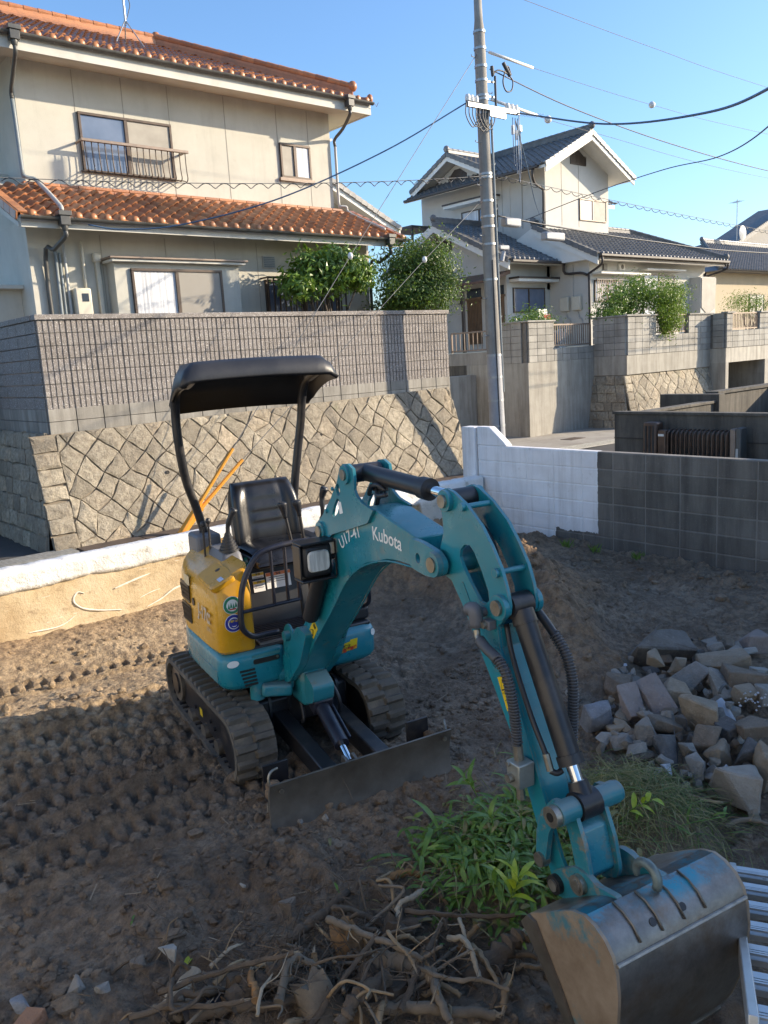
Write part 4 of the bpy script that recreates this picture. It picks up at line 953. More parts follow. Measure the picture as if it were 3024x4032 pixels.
# ---- retaining walls of the white house
def block_run(parent, p, d, n, z0, rows, me, step=.4, rh=.197):
    p = Vector(p); d = Vector(d).normalized(); M0 = Matrix.Rotation(math.atan2(d.y, d.x), 4, 'Z')
    for k in range(n):
        for j in range(rows): inst('block', me, parent, Matrix.Translation(p+d*((k+.5)*step)+Vector((0, 0, z0+j*rh))) @ M0)
gb = mesh_of(MB().box((-.195, -.05, .004), (.195, .1, .193)), 'block', MATS['block_grey'], bevel=.006)
A = thing('corner_retaining_wall', 'pale concrete corner wall with grey block pillar beside the sunlit apron', 'wall', (19.35, 15.9, -.3))
MB().box((19.35, 15.9, -.4), (22.75, 16.3, 1.90)).build('concrete_face', MATS['concrete'], A, bevel=.008)
MB().box((19.352, 16.302, -.4), (19.8, 18.4, 1.90)).build('concrete_side', MATS['concrete'], A, bevel=.008)
block_run(A, (19.40, 15.95, 0), (1, 0, 0), 3, 1.90, 6, gb); block_run(A, (20.6, 15.95, 0), (1, 0, 0), 6, 1.90, 2, gb)
block_run(A, (19.40, 17.35, 0), (0, -1, 0), 3, 1.90, 6, gb)
MB().box((19.36, 15.96, 1.9), (20.55, 16.06, 3.07)).build('core', MATS['mortar'], A); MB().box((19.41, 16.05, 1.9), (19.5, 17.3, 3.07)).build('core', MATS['mortar'], A); MB().box((20.55, 15.96, 1.9), (22.7, 16.05, 2.28)).build('core', MATS['mortar'], A)
MB().box((19.31, 15.85, 3.075), (20.62, 16.12, 3.12)).build('coping', MATS['block_grey'], A, bevel=.006); MB().box((19.31, 16.125, 3.075), (19.56, 17.4, 3.12)).build('coping', MATS['block_grey'], A, bevel=.006)
def railing(name, label, p, q, h, n, mat, group=None):
    p = Vector(p); q = Vector(q); o = thing(name, label, 'railing', p, group=group)
    for z in (.06, h): MB().bar(p+Vector((0, 0, z)), q+Vector((0, 0, z)), .05, .045).build('rail', mat, o)
    for k in range(n+1): c = p.lerp(q, k/n); big = k in (0, n); MB().bar(c+Vector((0, 0, 0 if big else .07)), c+Vector((0, 0, h-.02)), .05 if big else .022, .05 if big else .022).build('post' if big else 'baluster', mat, o)
    return o
railing('metal_railing', 'brown bar railing on the corner wall between block pillar and stone-footed wall', (20.66, 16.0, 2.30), (22.55, 16.0, 2.30), .68, 17, MATS['lightbronze'])
railing('metal_railing', 'brown bar railing just left of the utility pole in front of the porch', (19.45, 19.1, 2.30), (19.45, 17.42, 2.30), .62, 9, MATS['lightbronze'])
MB().box((19.36, 17.36, 1.90), (19.6, 19.6, 2.28)).build('sill_blocks', MATS['block_grey'], A, bevel=.006)
MB().box((19.37, 18.402, -.4), (19.8, 19.4, 1.9)).build('dark_recess_wall', MATS['darkconc'], A)
# dark wall and steps in the side lane between the houses
DK = thing('side_lane_wall', 'dark stained wall at the foot of the side lane left of the pole', 'wall', (15, 19, -.3))
MB().box((13.2, 19.2, -.4), (18.0, 19.5, 1.62)).build('wall', MATS['darkconc'], DK, bevel=.01)
MB().box((17.95, 18.0, -.4), (19.34, 18.4, 1.6)).build('pier', MATS['concrete'], DK, bevel=.01)
# second wall, stands forward, stone foot
B = thing('stone_foot_wall', 'block wall with concrete band and battered stone foot below the garden bushes', 'wall', (25, 14.7, -.3))
block_run(B, (22.66, 14.74, 0), (1, 0, 0), 4, 1.93, 6, gb); block_run(B, (24.26, 14.74, 0), (1, 0, 0), 5, 1.93, 3, gb); block_run(B, (26.26, 14.74, 0), (1, 0, 0), 4, 1.93, 6, gb)
block_run(B, (22.65, 15.94, 0), (0, -1, 0), 3, 1.93, 6, gb)
MB().box((22.64, 14.75, 1.9), (24.24, 14.84, 3.1)).build('core', MATS['mortar'], B); MB().box((26.28, 14.75, 1.9), (27.84, 14.84, 3.1)).build('core', MATS['mortar'], B); MB().box((24.25, 14.75, 1.9), (26.27, 14.84, 2.5)).build('core', MATS['mortar'], B); MB().box((22.66, 14.85, 1.9), (22.74, 15.9, 3.1)).build('core', MATS['mortar'], B)
for (a, b) in ((22.56, 24.28), (26.24, 27.86)): MB().box((a, 14.64, 3.115), (b, 14.9, 3.165)).build('coping', MATS['block_grey'], B, bevel=.006)
MB().box((22.56, 14.905, 3.115), (22.8, 16.0, 3.165)).build('coping', MATS['block_grey'], B, bevel=.006)
MB().box((22.6, 14.69, 1.34), (27.86, 16, 1.925)).build('concrete_band', MATS['concrete'], B)
def FC(s, t_, d): return Vector((s, 14.40+.22*t_-d, -.32+t_))
MB().grid([[FC(s, t_, -.01) for t_ in (-.1, 1.66)] for s in (22.5, 27.9)]).build('joint_bed', MATS['stonejoint'], B)
course_stones(FC, 22.5, 22.85, .1, 1.64, 6, .33, .38, B, MATS['granite'])
diag_stones(FC, 22.85, 27.7, .3, lambda s: 1.64, .33, B, MATS['granite'])
def FD(s, t_, d): return Vector((22.30+.18*t_-d, 14.42+.22*t_+s, -.32+t_))
MB().grid([[FD(s, t_, -.01) for t_ in (-.1, 1.9)] for s in (0, 1.6)]).build('joint_bed', MATS['stonejoint'], B)
course_stones(FD, 0.02, 1.5, 0, 1.64, 6, .28, .45, B, MATS['granite'])
MB().grid([[(22.592, 14.7, 1.34), (22.592, 15.9, 1.34)], [(22.592, 14.7, 1.93), (22.592, 15.9, 1.93)]]).build('concrete_side', MATS['concrete'], B)
railing('metal_railing', 'brown bar railing half hidden by the bright hanging bush', (24.3, 14.8, 2.53), (26.22, 14.8, 2.53), .6, 17, MATS['lightbronze'])
# third wall with garage opening
G = thing('garage_wall', 'block and concrete wall with a garage opening at the right edge', 'wall', (29.5, 14.1, -.3))
block_run(G, (27.74, 14.17, 0), (1, 0, 0), 1, 1.95, 6, gb); block_run(G, (28.14, 14.17, 0), (1, 0, 0), 5, 1.95, 3, gb); block_run(G, (30.14, 14.17, 0), (1, 0, 0), 6, 1.95, 6, gb); block_run(G, (27.73, 14.6, 0), (0, -1, 0), 1, 1.95, 6, gb)
MB().box((27.72, 14.18, 1.9), (28.1, 14.7, 3.1)).build('core', MATS['mortar'], G); MB().box((28.14, 14.18, 1.9), (30.14, 14.3, 2.5)).build('core', MATS['mortar'], G); MB().box((30.16, 14.18, 1.9), (32.5, 14.3, 3.1)).build('core', MATS['mortar'], G)
MB().box((27.66, 14.06, 3.115), (28.2, 14.3, 3.165)).build('coping', MATS['block_grey'], G); MB().box((30.12, 14.06, 3.115), (32.6, 14.3, 3.165)).build('coping', MATS['block_grey'], G)
MB().box((27.7, 14.12, 1.45), (33, 14.7, 1.94)).build('lintel', MATS['concrete'], G); MB().box((27.7, 14.121, -.4), (27.9, 15.4, 1.448)).build('jamb', MATS['concrete'], G); MB().box((30.62, 14.121, -.4), (33, 18, 1.448)).build('jamb', MATS['concrete'], G)
MB().box((27.9, 17.6, -.4), (30.62, 17.8, 1.448)).build('garage_back', MATS['darkconc'], G); MB().box((27.72, 14.7, 1.45), (33, 17.8, 1.6)).build('garage_ceiling', MATS['concrete'], G); MB().box((27.9, 15.4, -.4), (27.95, 17.6, 1.448)).build('garage_side', MATS['darkconc'], G)
railing('metal_railing', 'brown bar railing above the garage opening at the right edge', (28.18, 14.2, 2.53), (30.1, 14.2, 2.53), .58, 17, MATS['lightbronze'])
# ---- neighbour's dark walls beyond the lot wall
N1 = thing('dark_boundary_wall', 'black stained concrete wall behind the brown folding gate', 'wall', (13.5, 7, -.3))
MB().box((13.5, 3.0, -.4), (13.65, 9.05, 1.0)).build('panel', MATS['darkconc'], N1, bevel=.006); MB().box((13.47, 3.0, 1.002), (13.68, 9.08, 1.05)).build('coping', MATS['darkconc'], N1, bevel=.008); MB().box((13.485, 3.0, .55), (13.499, 9.05, .562)).build('joint_line', MATS['darkmortar'], N1)
N2 = thing('dark_boundary_wall', 'low dark wall running back from the gate wall towards the stepped pier', 'wall', (15, 9, -.3))
MB().box((13.69, 8.9, -.4), (17.0, 9.05, .93)).build('panel', MATS['darkconc'], N2); MB().box((13.69, 8.86, .932), (17.0, 9.1, .985)).build('coping', MATS['darkconc'], N2, bevel=.008)
N3 = thing('dark_boundary_wall', 'taller stepped dark wall in the middle distance behind the gate wall', 'wall', (17, 9, -.3))
MB().box((17.0, 8.8, -.4), (17.25, 10.2, 1.12)).build('pier', MATS['darkconc'], N3, bevel=.008); MB().box((17.252, 9.0, -.4), (21.0, 9.2, 1.10)).build('panel', MATS['darkconc'], N3); MB().box((17.26, 8.95, 1.102), (21.0, 9.25, 1.16)).build('coping', MATS['darkconc'], N3)
MB().box((20.2, 5.5, -.4), (20.4, 8.94, 1.22)).build('return_panel', MATS['darkconc'], N3); MB().box((20.16, 5.5, 1.222), (20.44, 8.94, 1.27)).build('coping', MATS['darkconc'], N3); MB().box((20.45, 8.5, -.4), (28, 8.7, 1.32)).build('long_panel', MATS['darkconc'], N3)
# brown folding gate
t = NT('gate_bronze'); t.set(t.ramp(t.noise(8, 3), [(.3, (.075, .045, .032)), (.7, (.13, .08, .055))]), .4, .3); MATS['gate'] = t.m
gt = thing('folding_gate', 'brown aluminium accordion gate folded beside its post against the dark wall', 'gate', (13.2, 7.5, -.15))
ps = MB().box((13.1, 7.93, -.15), (13.36, 8.20, .90)).build('gate_post', MATS['gate'], gt, bevel=.04)
for k in range(3): MB().box((13.085, 7.97+k*.075, -.1), (13.10, 8.0+k*.075, .84)).build('post_groove', MATS['darkmortar'], ps)
MB().box((13.12, 7.76, -.15), (13.3, 7.92, .77)).build('lead_stile', MATS['gate'], gt, bevel=.02); MB().box((13.11, 7.79, .66), (13.119, 7.90, .70)).build('label_plate', MATS['white_plastic'], gt)
for k in range(14):
    y = 7.72-k*.082; mb = MB(); mb.tube(smoothpath([(13.12, y, -.12), (13.12, y, .62), (13.15, y, .73), (13.22, y, .765), (13.32, y, .77)], 3), .016, 6); mb.tube([(13.3, y-.02, -.12), (13.3, y-.02, .75)], .013, 6); mb.build('gate_bar', MATS['gate'], gt)
mb = MB()
for k in range(13): y = 7.70-k*.082; mb.bar((13.2, y, .1), (13.2, y-.082, .5), .012, .02); mb.bar((13.2, y, .5), (13.2, y-.082, .1), .012, .02)
mb.build('scissor_links', MATS['darkmortar'], gt)
MB().box((13.12, 6.50, -.15), (13.3, 6.60, .82)).build('tail_stile', MATS['lightbronze'], gt, bevel=.02); MB().box((13.1, 6.40, -.15), (13.32, 6.49, .84)).build('lock_post', MATS['gutter'], gt, bevel=.02); MB().box((13.09, 6.44, .25), (13.10, 6.48, .5)).build('latch', MATS['greypipe'], gt)
# cream rounded bin lid at right edge
cb = thing('cream_storage_bin', 'cream rounded storage bin behind the dark wall at the right edge', 'bin', (18.2, 7.2, -.2))
mb = MB().prism([(8.0, -.2), (8.0, .55), (7.96, .72), (7.85, .86), (7.65, .93), (7.0, .93), (7.0, -.2)], lambda y, z: (18.0, y, z), lambda y, z: (19.2, y, z)); mb.build('body', MATS['creampipe'], cb, bevel=.03)
MB().box((17.96, 7.0, .935), (19.24, 7.5, .985)).build('lid', MATS['creampipe'], cb, bevel=.02)

# ---- other houses at the edges of the view
H3 = thing('tiled_house', 'ochre single-storey house with dark hipped roof at the far right', 'house', (42, 22, 2))
MB().box((38.9, 20.5, 2), (53, 28, 5.4)).build('wall', mat_plain('ochre_wall', (.45, .38, .27), .9, var=.1, scale=1.5), H3)
r_3 = MB().add([(38.1, 19.7, 5.4), (54, 19.7, 5.4), (54, 29.3, 5.4), (38.1, 29.3, 5.4), (45.2, 24.5, 7.5), (54, 24.5, 7.5)], [(0, 1, 2, 3), (0, 1, 5, 4), (1, 2, 5), (2, 3, 4, 5), (3, 0, 4)]).build('roof', MATS['dtile'], H3)
tile_sheet((38.1, 19.65, 5.42), (1, 0, 0), (0, 4.85, 2.12), 15.8, 5.3, keep=lambda a, b: a > b*1.36).build('tiles', MATS['dtile'], r_3, kind='stuff', fix=False)
ridge2(r_3, (45.1, 24.5, 7.52), (54, 24.5, 7.52), MATS['dtile2'], 3); ridge2(r_3, (38.15, 19.75, 5.45), (45.1, 24.45, 7.52))
MB().box((38.85, 21.2, 2.2), (38.898, 22.6, 4.3)).build('door', MATS['wood_door'], H3)
MB().add([(37.9, 20.6, 4.35), (37.9, 23.4, 4.35), (39.5, 23.4, 4.8), (39.5, 20.6, 4.8), (37.9, 20.6, 4.27), (37.9, 23.4, 4.27), (39.5, 23.4, 4.7), (39.5, 20.6, 4.7)], [(0, 1, 2, 3), (4, 5, 6, 7), (0, 1, 5, 4), (2, 3, 7, 6), (1, 2, 6, 5), (3, 0, 4, 7)]).build('porch_roof', MATS['brown_metal_roof'], H3)
for x in (42.5, 45.5): window(H3, x, x+1.6, 3.2, 4.4, 20.5, x+.8, MATS['screen'], MATS['blueglass'])
MATS['plainwall0'] = mat_plain('far_grey_wall', (.34, .33, .31), .9, var=.1, scale=1)
H4 = thing('far_house', 'pale gabled house roof rising at the far right beyond the tiled house', 'house', (60, 34, 2))
MB().prism([(66.5, 2), (86, 2), (86, 9.3), (76, 12.8), (66.5, 9.3)], lambda x, z: (x, 34, z), lambda x, z: (x, 35.5, z)).build('wall', MATS['plainwall0'], H4)
rr = MB().prism([(65, 9.1), (76, 13.15), (87, 9.1), (87, 8.85), (76, 12.9), (65, 8.85)], lambda x, z: (x, 33, z), lambda x, z: (x, 36, z)).build('roof', MATS['dtile'], H4)
verge2(rr, (65, 33.1, 9.15), (76, 33.1, 13.2), (0, -1, 0), MATS['dtile'])
H5 = thing('beige_gabled_house', 'beige house with pale verge tiles glimpsed between the first house and the round tree', 'house', (17, 26, 0))
st5 = mat_plain('beige_siding', (.50, .44, .35), .9, var=.1, scale=1.5)
MB().prism([(14.0, 0), (20.3, 0), (20.3, 7.1), (14.0, 9.9)], lambda x, z: (x, 24, z), lambda x, z: (x, 32, z)).build('wall', st5, H5)
rr = MB().prism([(13.5, 10.5), (21.3, 6.9), (21.3, 6.62), (13.5, 10.2)], lambda x, z: (x, 23.3, z), lambda x, z: (x, 32.5, z)).build('roof', MATS['white_board'], H5)
verge2(rr, (21.3, 23.35, 6.9), (13.5, 23.35, 10.5), (0, -1, 0)); MB().box((14.0, 23.97, 4.0), (19.3, 23.998, 4.03)).build('siding_seam', MATS['seam'], H5); MB().box((14.0, 23.97, 5.9), (19.3, 23.998, 5.93)).build('siding_seam', MATS['seam'], H5); MB().box((17.5, 23.97, 1), (17.53, 23.998, 7.0)).build('siding_seam', MATS['seam'], H5)
# neighbour house to the right of the picture (casts the shade over the lot)
t = NT('plain_wall'); t.set(t.ramp(t.noise(1, 4), [(.3, (.42, .39, .33)), (.7, (.5, .47, .40))]), .9); MATS['plainwall'] = t.m
H6 = thing('shading_house', 'neighbouring house just outside the picture on the right whose shadow covers the lot', 'house', (14, -5, 0))
MB().box((8.6, -10, -.3), (22, -1.15, 3.95)).build('wall', MATS['plainwall'], H6)
MB().prism([(-.6, 4.15), (-5.5, 5.9), (-10.6, 4.15), (-10.6, 4.0), (-.6, 4.0)], lambda y, z: (8.0, y, z), lambda y, z: (22.6, y, z)).build('roof', MATS['dtile'], H6)
MB().box((9.5, -1.14, .6), (11.2, -1.10, 2.4)).build('window', MATS['glass'], H6)
H7 = thing('added_bounce_house', 'unseen pale house on the left, added to bounce sunlight into the lot', 'house', (-5, 3, 0))  # unseen house, added so its sunlit wall bounces warm fill into the shade
MB().box((-9, -4, -.3), (-4.2, 6.2, 6.2)).build('wall', MATS['white_stucco'], H7)
MB().prism([(-9.6, 6.2), (-6.6, 7.6), (-3.6, 6.2)], lambda x, z: (x, -4.5, z), lambda x, z: (x, 6.7, z)).build('roof', MATS['dtile'], H7)
MB().box((-4.198, 1, 3.6), (-4.16, 2.6, 4.8)).build('window', MATS['glass'], H7)
# ================================================================== MINI EXCAVATOR
EO = Vector((2.69, 4.35, 0.0)); EA = math.atan2(-.2, .98)
EXC = thing('mini_excavator', 'teal and yellow mini excavator with black canopy, boom reaching towards the viewer', 'excavator', EO, EA)
EM = MATW[EXC.name]
def L3(u, v, w): return EM @ Vector((v, -u, w))       # u forward, v to image right, w up
def EMB(): return MB(lambda p: L3(p[0], p[1], p[2]))
# --- materials
def mat_paint(name, col, rough=.28, dirt=(.30, .24, .17), amt=.26, edge=.0):
    t = NT(name); p = t.pos(); n = t.noise(3, 5, .6, p)
    c = t.ramp(n, [(.3, tuple(k*.88 for k in col)), (.7, tuple(min(1, k*1.1) for k in col))])
    d = t.ramp(t.noise(7, 8, .72, p), [(.55, 0.0), (.78, 1.0)]); xyz = t.sep(p)
    c = t.mix(t.math('MULTIPLY', d, amt), c, dirt)
    up = t.sep(t.node('ShaderNodeNewGeometry').outputs['Normal'])[2]; c = t.mix(t.math('MULTIPLY', t.ramp(t.math('ADD', up, t.math('MULTIPLY', t.noise(9, 6, .7, p), .5)), [(.75, 0.0), (1.35, 1.0)]), amt*.55), c, dirt)
    sc = t.ramp(t.noise(26, 3, .6, t.mapped((1, 1, 3), p)), [(.74, 0.0), (.77, .6)]); c = t.mix(t.math('MULTIPLY', sc, amt*1.8), c, (.35, .38, .37))
    gn = t.node('ShaderNodeNewGeometry').outputs['Normal']; bv = t.node('ShaderNodeBevel', samples=4); bv.inputs['Radius'].default_value = .007; dt = t.node('ShaderNodeVectorMath', operation='DOT_PRODUCT'); t.l.new(gn, dt.inputs[0]); t.l.new(bv.outputs[0], dt.inputs[1])
    ew = t.math('MULTIPLY', t.ramp(t.math('SUBTRACT', 1.0, dt.outputs['Value']), [(.015, 0.0), (.10, 1.0)]), t.ramp(t.noise(21, 5, .7, p), [(.44, 0.0), (.56, 1.0)])); c = t.mix(t.math('MULTIPLY', ew, .75), c, (.20, .17, .14))
    gd = t.math('MULTIPLY', t.ramp(t.noise(11, 7, .75, p), [(.56, 0.0), (.63, 1.0)]), t.ramp(t.noise(2.3, 4, .6, p), [(.5, 0.0), (.62, 1.0)])); c = t.mix(t.math('MULTIPLY', gd, amt*1.6), c, tuple(k*.6 for k in dirt))
    r_ = t.ramp(t.noise(5, 6, .7, p), [(.35, rough*.75), (.7, min(.9, rough*1.7))])
    t.set(c, r_); t.b.inputs['Coat Weight'].default_value = .15; t.b.inputs['Coat Roughness'].default_value = .12
    t.bump(t.noise(60, 3, .6, p), .05, .002); return t.m
TEAL = mat_paint('teal_paint', (.001, .20, .265)); TEALW = mat_paint('worn_teal_paint', (.008, .185, .235), .42, (.33, .28, .22), .6)
YEL = mat_paint('yellow_paint', (.60, .295, .016), .25, (.38, .27, .14), .45)
BLK = mat_plain('black_paint', (.018, .018, .021), .38, var=.3, scale=6, dirt=(.35, (.16, .125, .09)))
BLKP = mat_plain('black_plastic', (.022, .023, .027), .45, var=.25, scale=5, bump=.15, dirt=(.12, (.11, .10, .085)))
RUB = mat_plain('track_rubber', (.10, .088, .072), .85, var=.35, scale=9, bump=.5, dirt=(.8, (.26, .20, .14)))
STL = mat_plain('worn_steel', (.20, .175, .145), .5, .7, var=.3, scale=7, bump=.2, dirt=(.5, (.12, .085, .055)))
t = NT('chrome_rod'); t.set((.72, .72, .72), .08, 1.0); CHR = t.m
SEATM = mat_plain('seat_vinyl', (.014, .014, .016), .30, var=.2, scale=9, bump=.12, dirt=(.10, (.12, .11, .10)))
GREYP = mat_plain('grey_plastic', (.12, .125, .14), .5, var=.15, scale=5, dirt=(.3, (.2, .17, .14)))
NAVY = mat_plain('navy_cylinder', (.016, .018, .030), .38, var=.3, scale=6, dirt=(.3, (.15, .12, .09)))
PIN = mat_plain('pin_steel', (.33, .30, .25), .4, .8, var=.3, scale=20, dirt=(.4, (.08, .06, .04)))
HOSE = mat_plain('hose_spiral', (.07, .07, .075), .5, var=.2, scale=9)
WHT = mat_plain('decal_white', (.78, .79, .78), .4, var=.05, scale=5); DYEL = mat_plain('decal_yellow', (.72, .50, .02), .4, var=.06, scale=6); DBLK = mat_plain('decal_black', (.02, .02, .02), .4)
DGRN = mat_plain('decal_green', (.02, .22, .12), .4); DBLU = mat_plain('decal_blue', (.02, .03, .28), .4); DRED = mat_plain('decal_red', (.55, .03, .02), .4); DORG = mat_plain('decal_orange', (.72, .18, .03), .4); DSIL = mat_plain('decal_silver', (.55, .47, .38), .4)
LEVR = mat_plain('dozer_plate', (.17, .15, .125), .45, .45, var=.35, scale=5, bump=.15, dirt=(.6, (.13, .10, .075)))
DIRT = MATS['soil']

def text_faces(body, size, align='CENTER', shear=0, bold=0):
    cu_ = bpy.data.curves.new('txt', 'FONT'); cu_.body = body; cu_.size = size; cu_.align_x = align; cu_.align_y = 'CENTER'; cu_.shear = shear; cu_.offset = bold; cu_.resolution_u = 3
    ob = bpy.data.objects.new('txt', cu_); COL.objects.link(ob); bpy.context.view_layer.update()
    me = ob.evaluated_get(bpy.context.evaluated_depsgraph_get()).to_mesh()
    vs = [tuple(v.co) for v in me.vertices]; fs = [tuple(p.vertices) for p in me.polygons]
    ob.to_mesh_clear(); bpy.data.objects.remove(ob); bpy.data.curves.remove(cu_); return vs, fs
def decal_text(body, size, o, ex, ey, mat, parent, name='lettering', align='CENTER', shear=0, bold=0, sx=1, curve=None):
    vs, fs = text_faces(body, size, align, shear, bold); o = Vector(o); ex = Vector(ex).normalized(); ey = Vector(ey).normalized()
    out = []
    for x, y, z in vs:
        x *= sx; out.append(curve(x, y) if curve else o+ex*x+ey*y)
    mb = MB(lambda p: L3(*p)); mb.add(out, fs); return mb.build(name, mat, parent, fix=False)
def flat(poly, o, ex, ey, mat, parent, name='sticker', th=.0015):
    """thin printed plate; poly in (x,y) on the plane o, ex, ey (u,v,w space)"""
    o = Vector(o); ex = Vector(ex).normalized(); ey = Vector(ey).normalized(); n = ex.cross(ey)*-1
    mb = EMB(); mb.prism(poly, lambda x, y: o+ex*x+ey*y, lambda x, y: o+ex*x+ey*y+n*th); return mb.build(name, mat, parent)
def disc(r, n=28): return [(r*math.cos(2*math.pi*i/n), r*math.sin(2*math.pi*i/n)) for i in range(n)]
def rect(w, h): return [(-w/2, -h/2), (w/2, -h/2), (w/2, h/2), (-w/2, h/2)]
from mathutils.geometry import tessellate_polygon
def plate(outer, holes, v0, v1, name, mat, parent, bevel=.004, mb=None):
    """profile in (u,w), extruded from v0 to v1, may have holes"""
    loops = [outer]+holes; flatl = [p for l in loops for p in l]
    tris = tessellate_polygon([[Vector((a, b, 0)) for a, b in l] for l in loops]); n = len(flatl); own = mb is None
    mb = mb or EMB()
    fs = [tuple(t_) for t_ in tris]+[tuple(n+i for i in t_) for t_ in tris]; k = 0
    for l in loops:
        m = len(l); fs += [(k+i, k+(i+1) % m, n+k+(i+1) % m, n+k+i) for i in range(m)]; k += m
    mb.add([(a, v0, b) for a, b in flatl]+[(a, v1, b) for a, b in flatl], fs)
    return mb.build(name, mat, parent, smooth=True, angle=30) if own else mb
def rnd(poly, r=.03, k=4):                             # round the corners of a closed polygon
    out = []; n = len(poly)
    for i in range(n):
        p = Vector(poly[i]); a = Vector(poly[i-1]); b = Vector(poly[(i+1) % n]); d1 = (a-p); d2 = (b-p); q = min(r, d1.length*.45, d2.length*.45)
        s = p+d1.normalized()*q; e = p+d2.normalized()*q
        for j in range(k+1): t_ = j/k; out.append(tuple(s*(1-t_)**2+p*2*t_*(1-t_)+e*t_*t_))
    return out
def boss(u, w, v0, v1, r, mat, parent, name='pin', n=18): return EMB().cyl((u, v0, w), (u, v1, w), r, n=n).build(name, mat, parent, smooth=True)
def hexbolt(u, v, w, ax, r, parent, mat=None):
    a = Vector((u, v, w)); return EMB().cyl(a, a+Vector(ax)*r*.9, r, n=6).build('bolt', mat or PIN, parent)

# --- undercarriage: two rubber tracks
def track_profile(rf, uf, wf, rr, ur_, wr, n=14, low=.0):
    pts = []
    for i in range(n+1): a = -math.pi/2+math.pi*i/n; pts.append((uf+rf*math.cos(a), wf+rf*math.sin(a)))
    for i in range(n+1): a = math.pi/2+math.pi*i/n; pts.append((ur_+rr*math.cos(a), wr+rr*math.sin(a)))
    return pts
outer = track_profile(.19, .53, .19, .175, -.56, .215); inner = track_profile(.158, .53, .19, .143, -.56, .215)
def loop_len(P):
    S = [0]
    for i in range(len(P)): a, b = P[i], P[(i+1) % len(P)]; S.append(S[-1]+math.hypot(b[0]-a[0], b[1]-a[1]))
    return S
SLEN = loop_len(outer)
def at_len(P, S, s):
    s = s % S[-1]
    for i in range(len(P)):
        if S[i+1] >= s:
            a, b = P[i], P[(i+1) % len(P)]; k = (s-S[i])/(S[i+1]-S[i]+1e-9); tx, ty = b[0]-a[0], b[1]-a[1]; L = math.hypot(tx, ty)+1e-9
            return (a[0]+tx*k, a[1]+ty*k), (tx/L, ty/L)
lug = MB()                                             # local: x across, y along travel, z outwards
lug.add([(-.118, -.026, -.004), (.012, -.026, -.004), (.012, .026, -.004), (-.118, .026, -.004), (-.112, -.016, .022), (-.03, -.016, .028), (.0, -.010, .024), (.0, .016, .024), (-.03, .018, .028), (-.112, .014, .022)],
        [(3, 2, 1, 0), (4, 5, 8, 9), (5, 6, 7, 8), (0, 1, 6, 5, 4), (1, 2, 7, 6), (2, 3, 9, 8, 7), (3, 0, 4, 9)])
lug_me = mesh_of(lug, 'lug', RUB, bevel=.003)
NP = 38
for side, v0, v1 in ((-1, -.535, -.295), (1, .295, .535)):
    tb = plate(outer, [inner], v0, v1, 'track', RUB, EXC)
    vc = (v0+v1)/2
    for k in range(NP):
        for sgn_ in (-1, 1):
            (u, w), (tu, tw_) = at_len(outer, SLEN, (k+(.0 if sgn_ < 0 else .5))*SLEN[-1]/NP)
            nu, nw = tw_, -tu                           # outward for this winding
            T = Vector((tu, 0, tw_)); Nn = Vector((nu, 0, nw)); A_ = Vector((0, 1, 0))
            o = Vector((u, vc, w))
            # columns: across (x), travel (y), normal (z) in u,v,w -> local (v,-u,w)
            def q(p): return Vector((p[1], -p[0], p[2]))
            X = q(A_*(1 if sgn_ < 0 else -1)); Y = q(T*(1 if sgn_ < 0 else -1)); Z = q(Nn); O_ = q(o)
            M = Matrix(((X.x, Y.x, Z.x, O_.x), (X.y, Y.y, Z.y, O_.y), (X.z, Y.z, Z.z, O_.z), (0, 0, 0, 1)))
            inst('lug', lug_me, tb, EM @ M)
    vi, vo = (v0+.03, v1-.05) if side < 0 else (v0+.05, v1-.03)
    plate(rnd([(-.48, .10), (.42, .08), (.52, .16), (.40, .275), (-.40, .30), (-.50, .22)], .05), [], vi+.02, vo, 'track_frame', BLK, tb)
    EMB().cyl((.53, vi, .19), (.53, vo, .19), .145, n=24).build('idler', BLK, tb, smooth=True); EMB().cyl((-.56, vi, .215), (-.56, vo, .215), .12, n=24).build('sprocket', STL, tb, smooth=True)
    EMB().cyl((-.56, vi-.012*(1), .215), (-.56, vo, .215), .07, n=16).build('sprocket_hub', BLK, tb, smooth=True)
    for u in (-.28, 0.0, .26): EMB().cyl((u, vi-.005, .075), (u, vo, .075), .05, n=16).build('roller', STL, tb, smooth=True)
    mb = EMB()                                          # inner guide cleats on the lower run
    SI = loop_len(inner)
    for k in range(44):
        (u, w), (tu, tw_) = at_len(inner, SI, k*SI[-1]/44); c = Vector((u, 0, w)); mb.bar((u-tu*.012, vc, w-tw_*.012), (u+tu*.012, vc, w+tw_*.012), .19, .012, up=(tw_, 0, -tu))
    mb.build('cleat_bars', BLK, tb)
    flat(rect(.05, .05), (-.02, v0+.0285 if side < 0 else v1-.0285, .20), (1, 0, 0), (0, 0, 1), DYEL, tb, 'sticker')
    for (a, b) in ((-.2, .17), (.12, .19), (.2, .17)): hexbolt(a, vi+.018 if side < 0 else vo-.018, b, (0, -1 if side < 0 else 1, 0), .014, tb, BLK)
cf = EMB().box((-.45, -.30, .17), (.42, .30, .36)).build('centre_frame', BLK, EXC, bevel=.02)
EMB().cyl((0, 0, .36), (0, 0, .50), .34, n=32).build('slew_ring', BLK, cf, smooth=True)
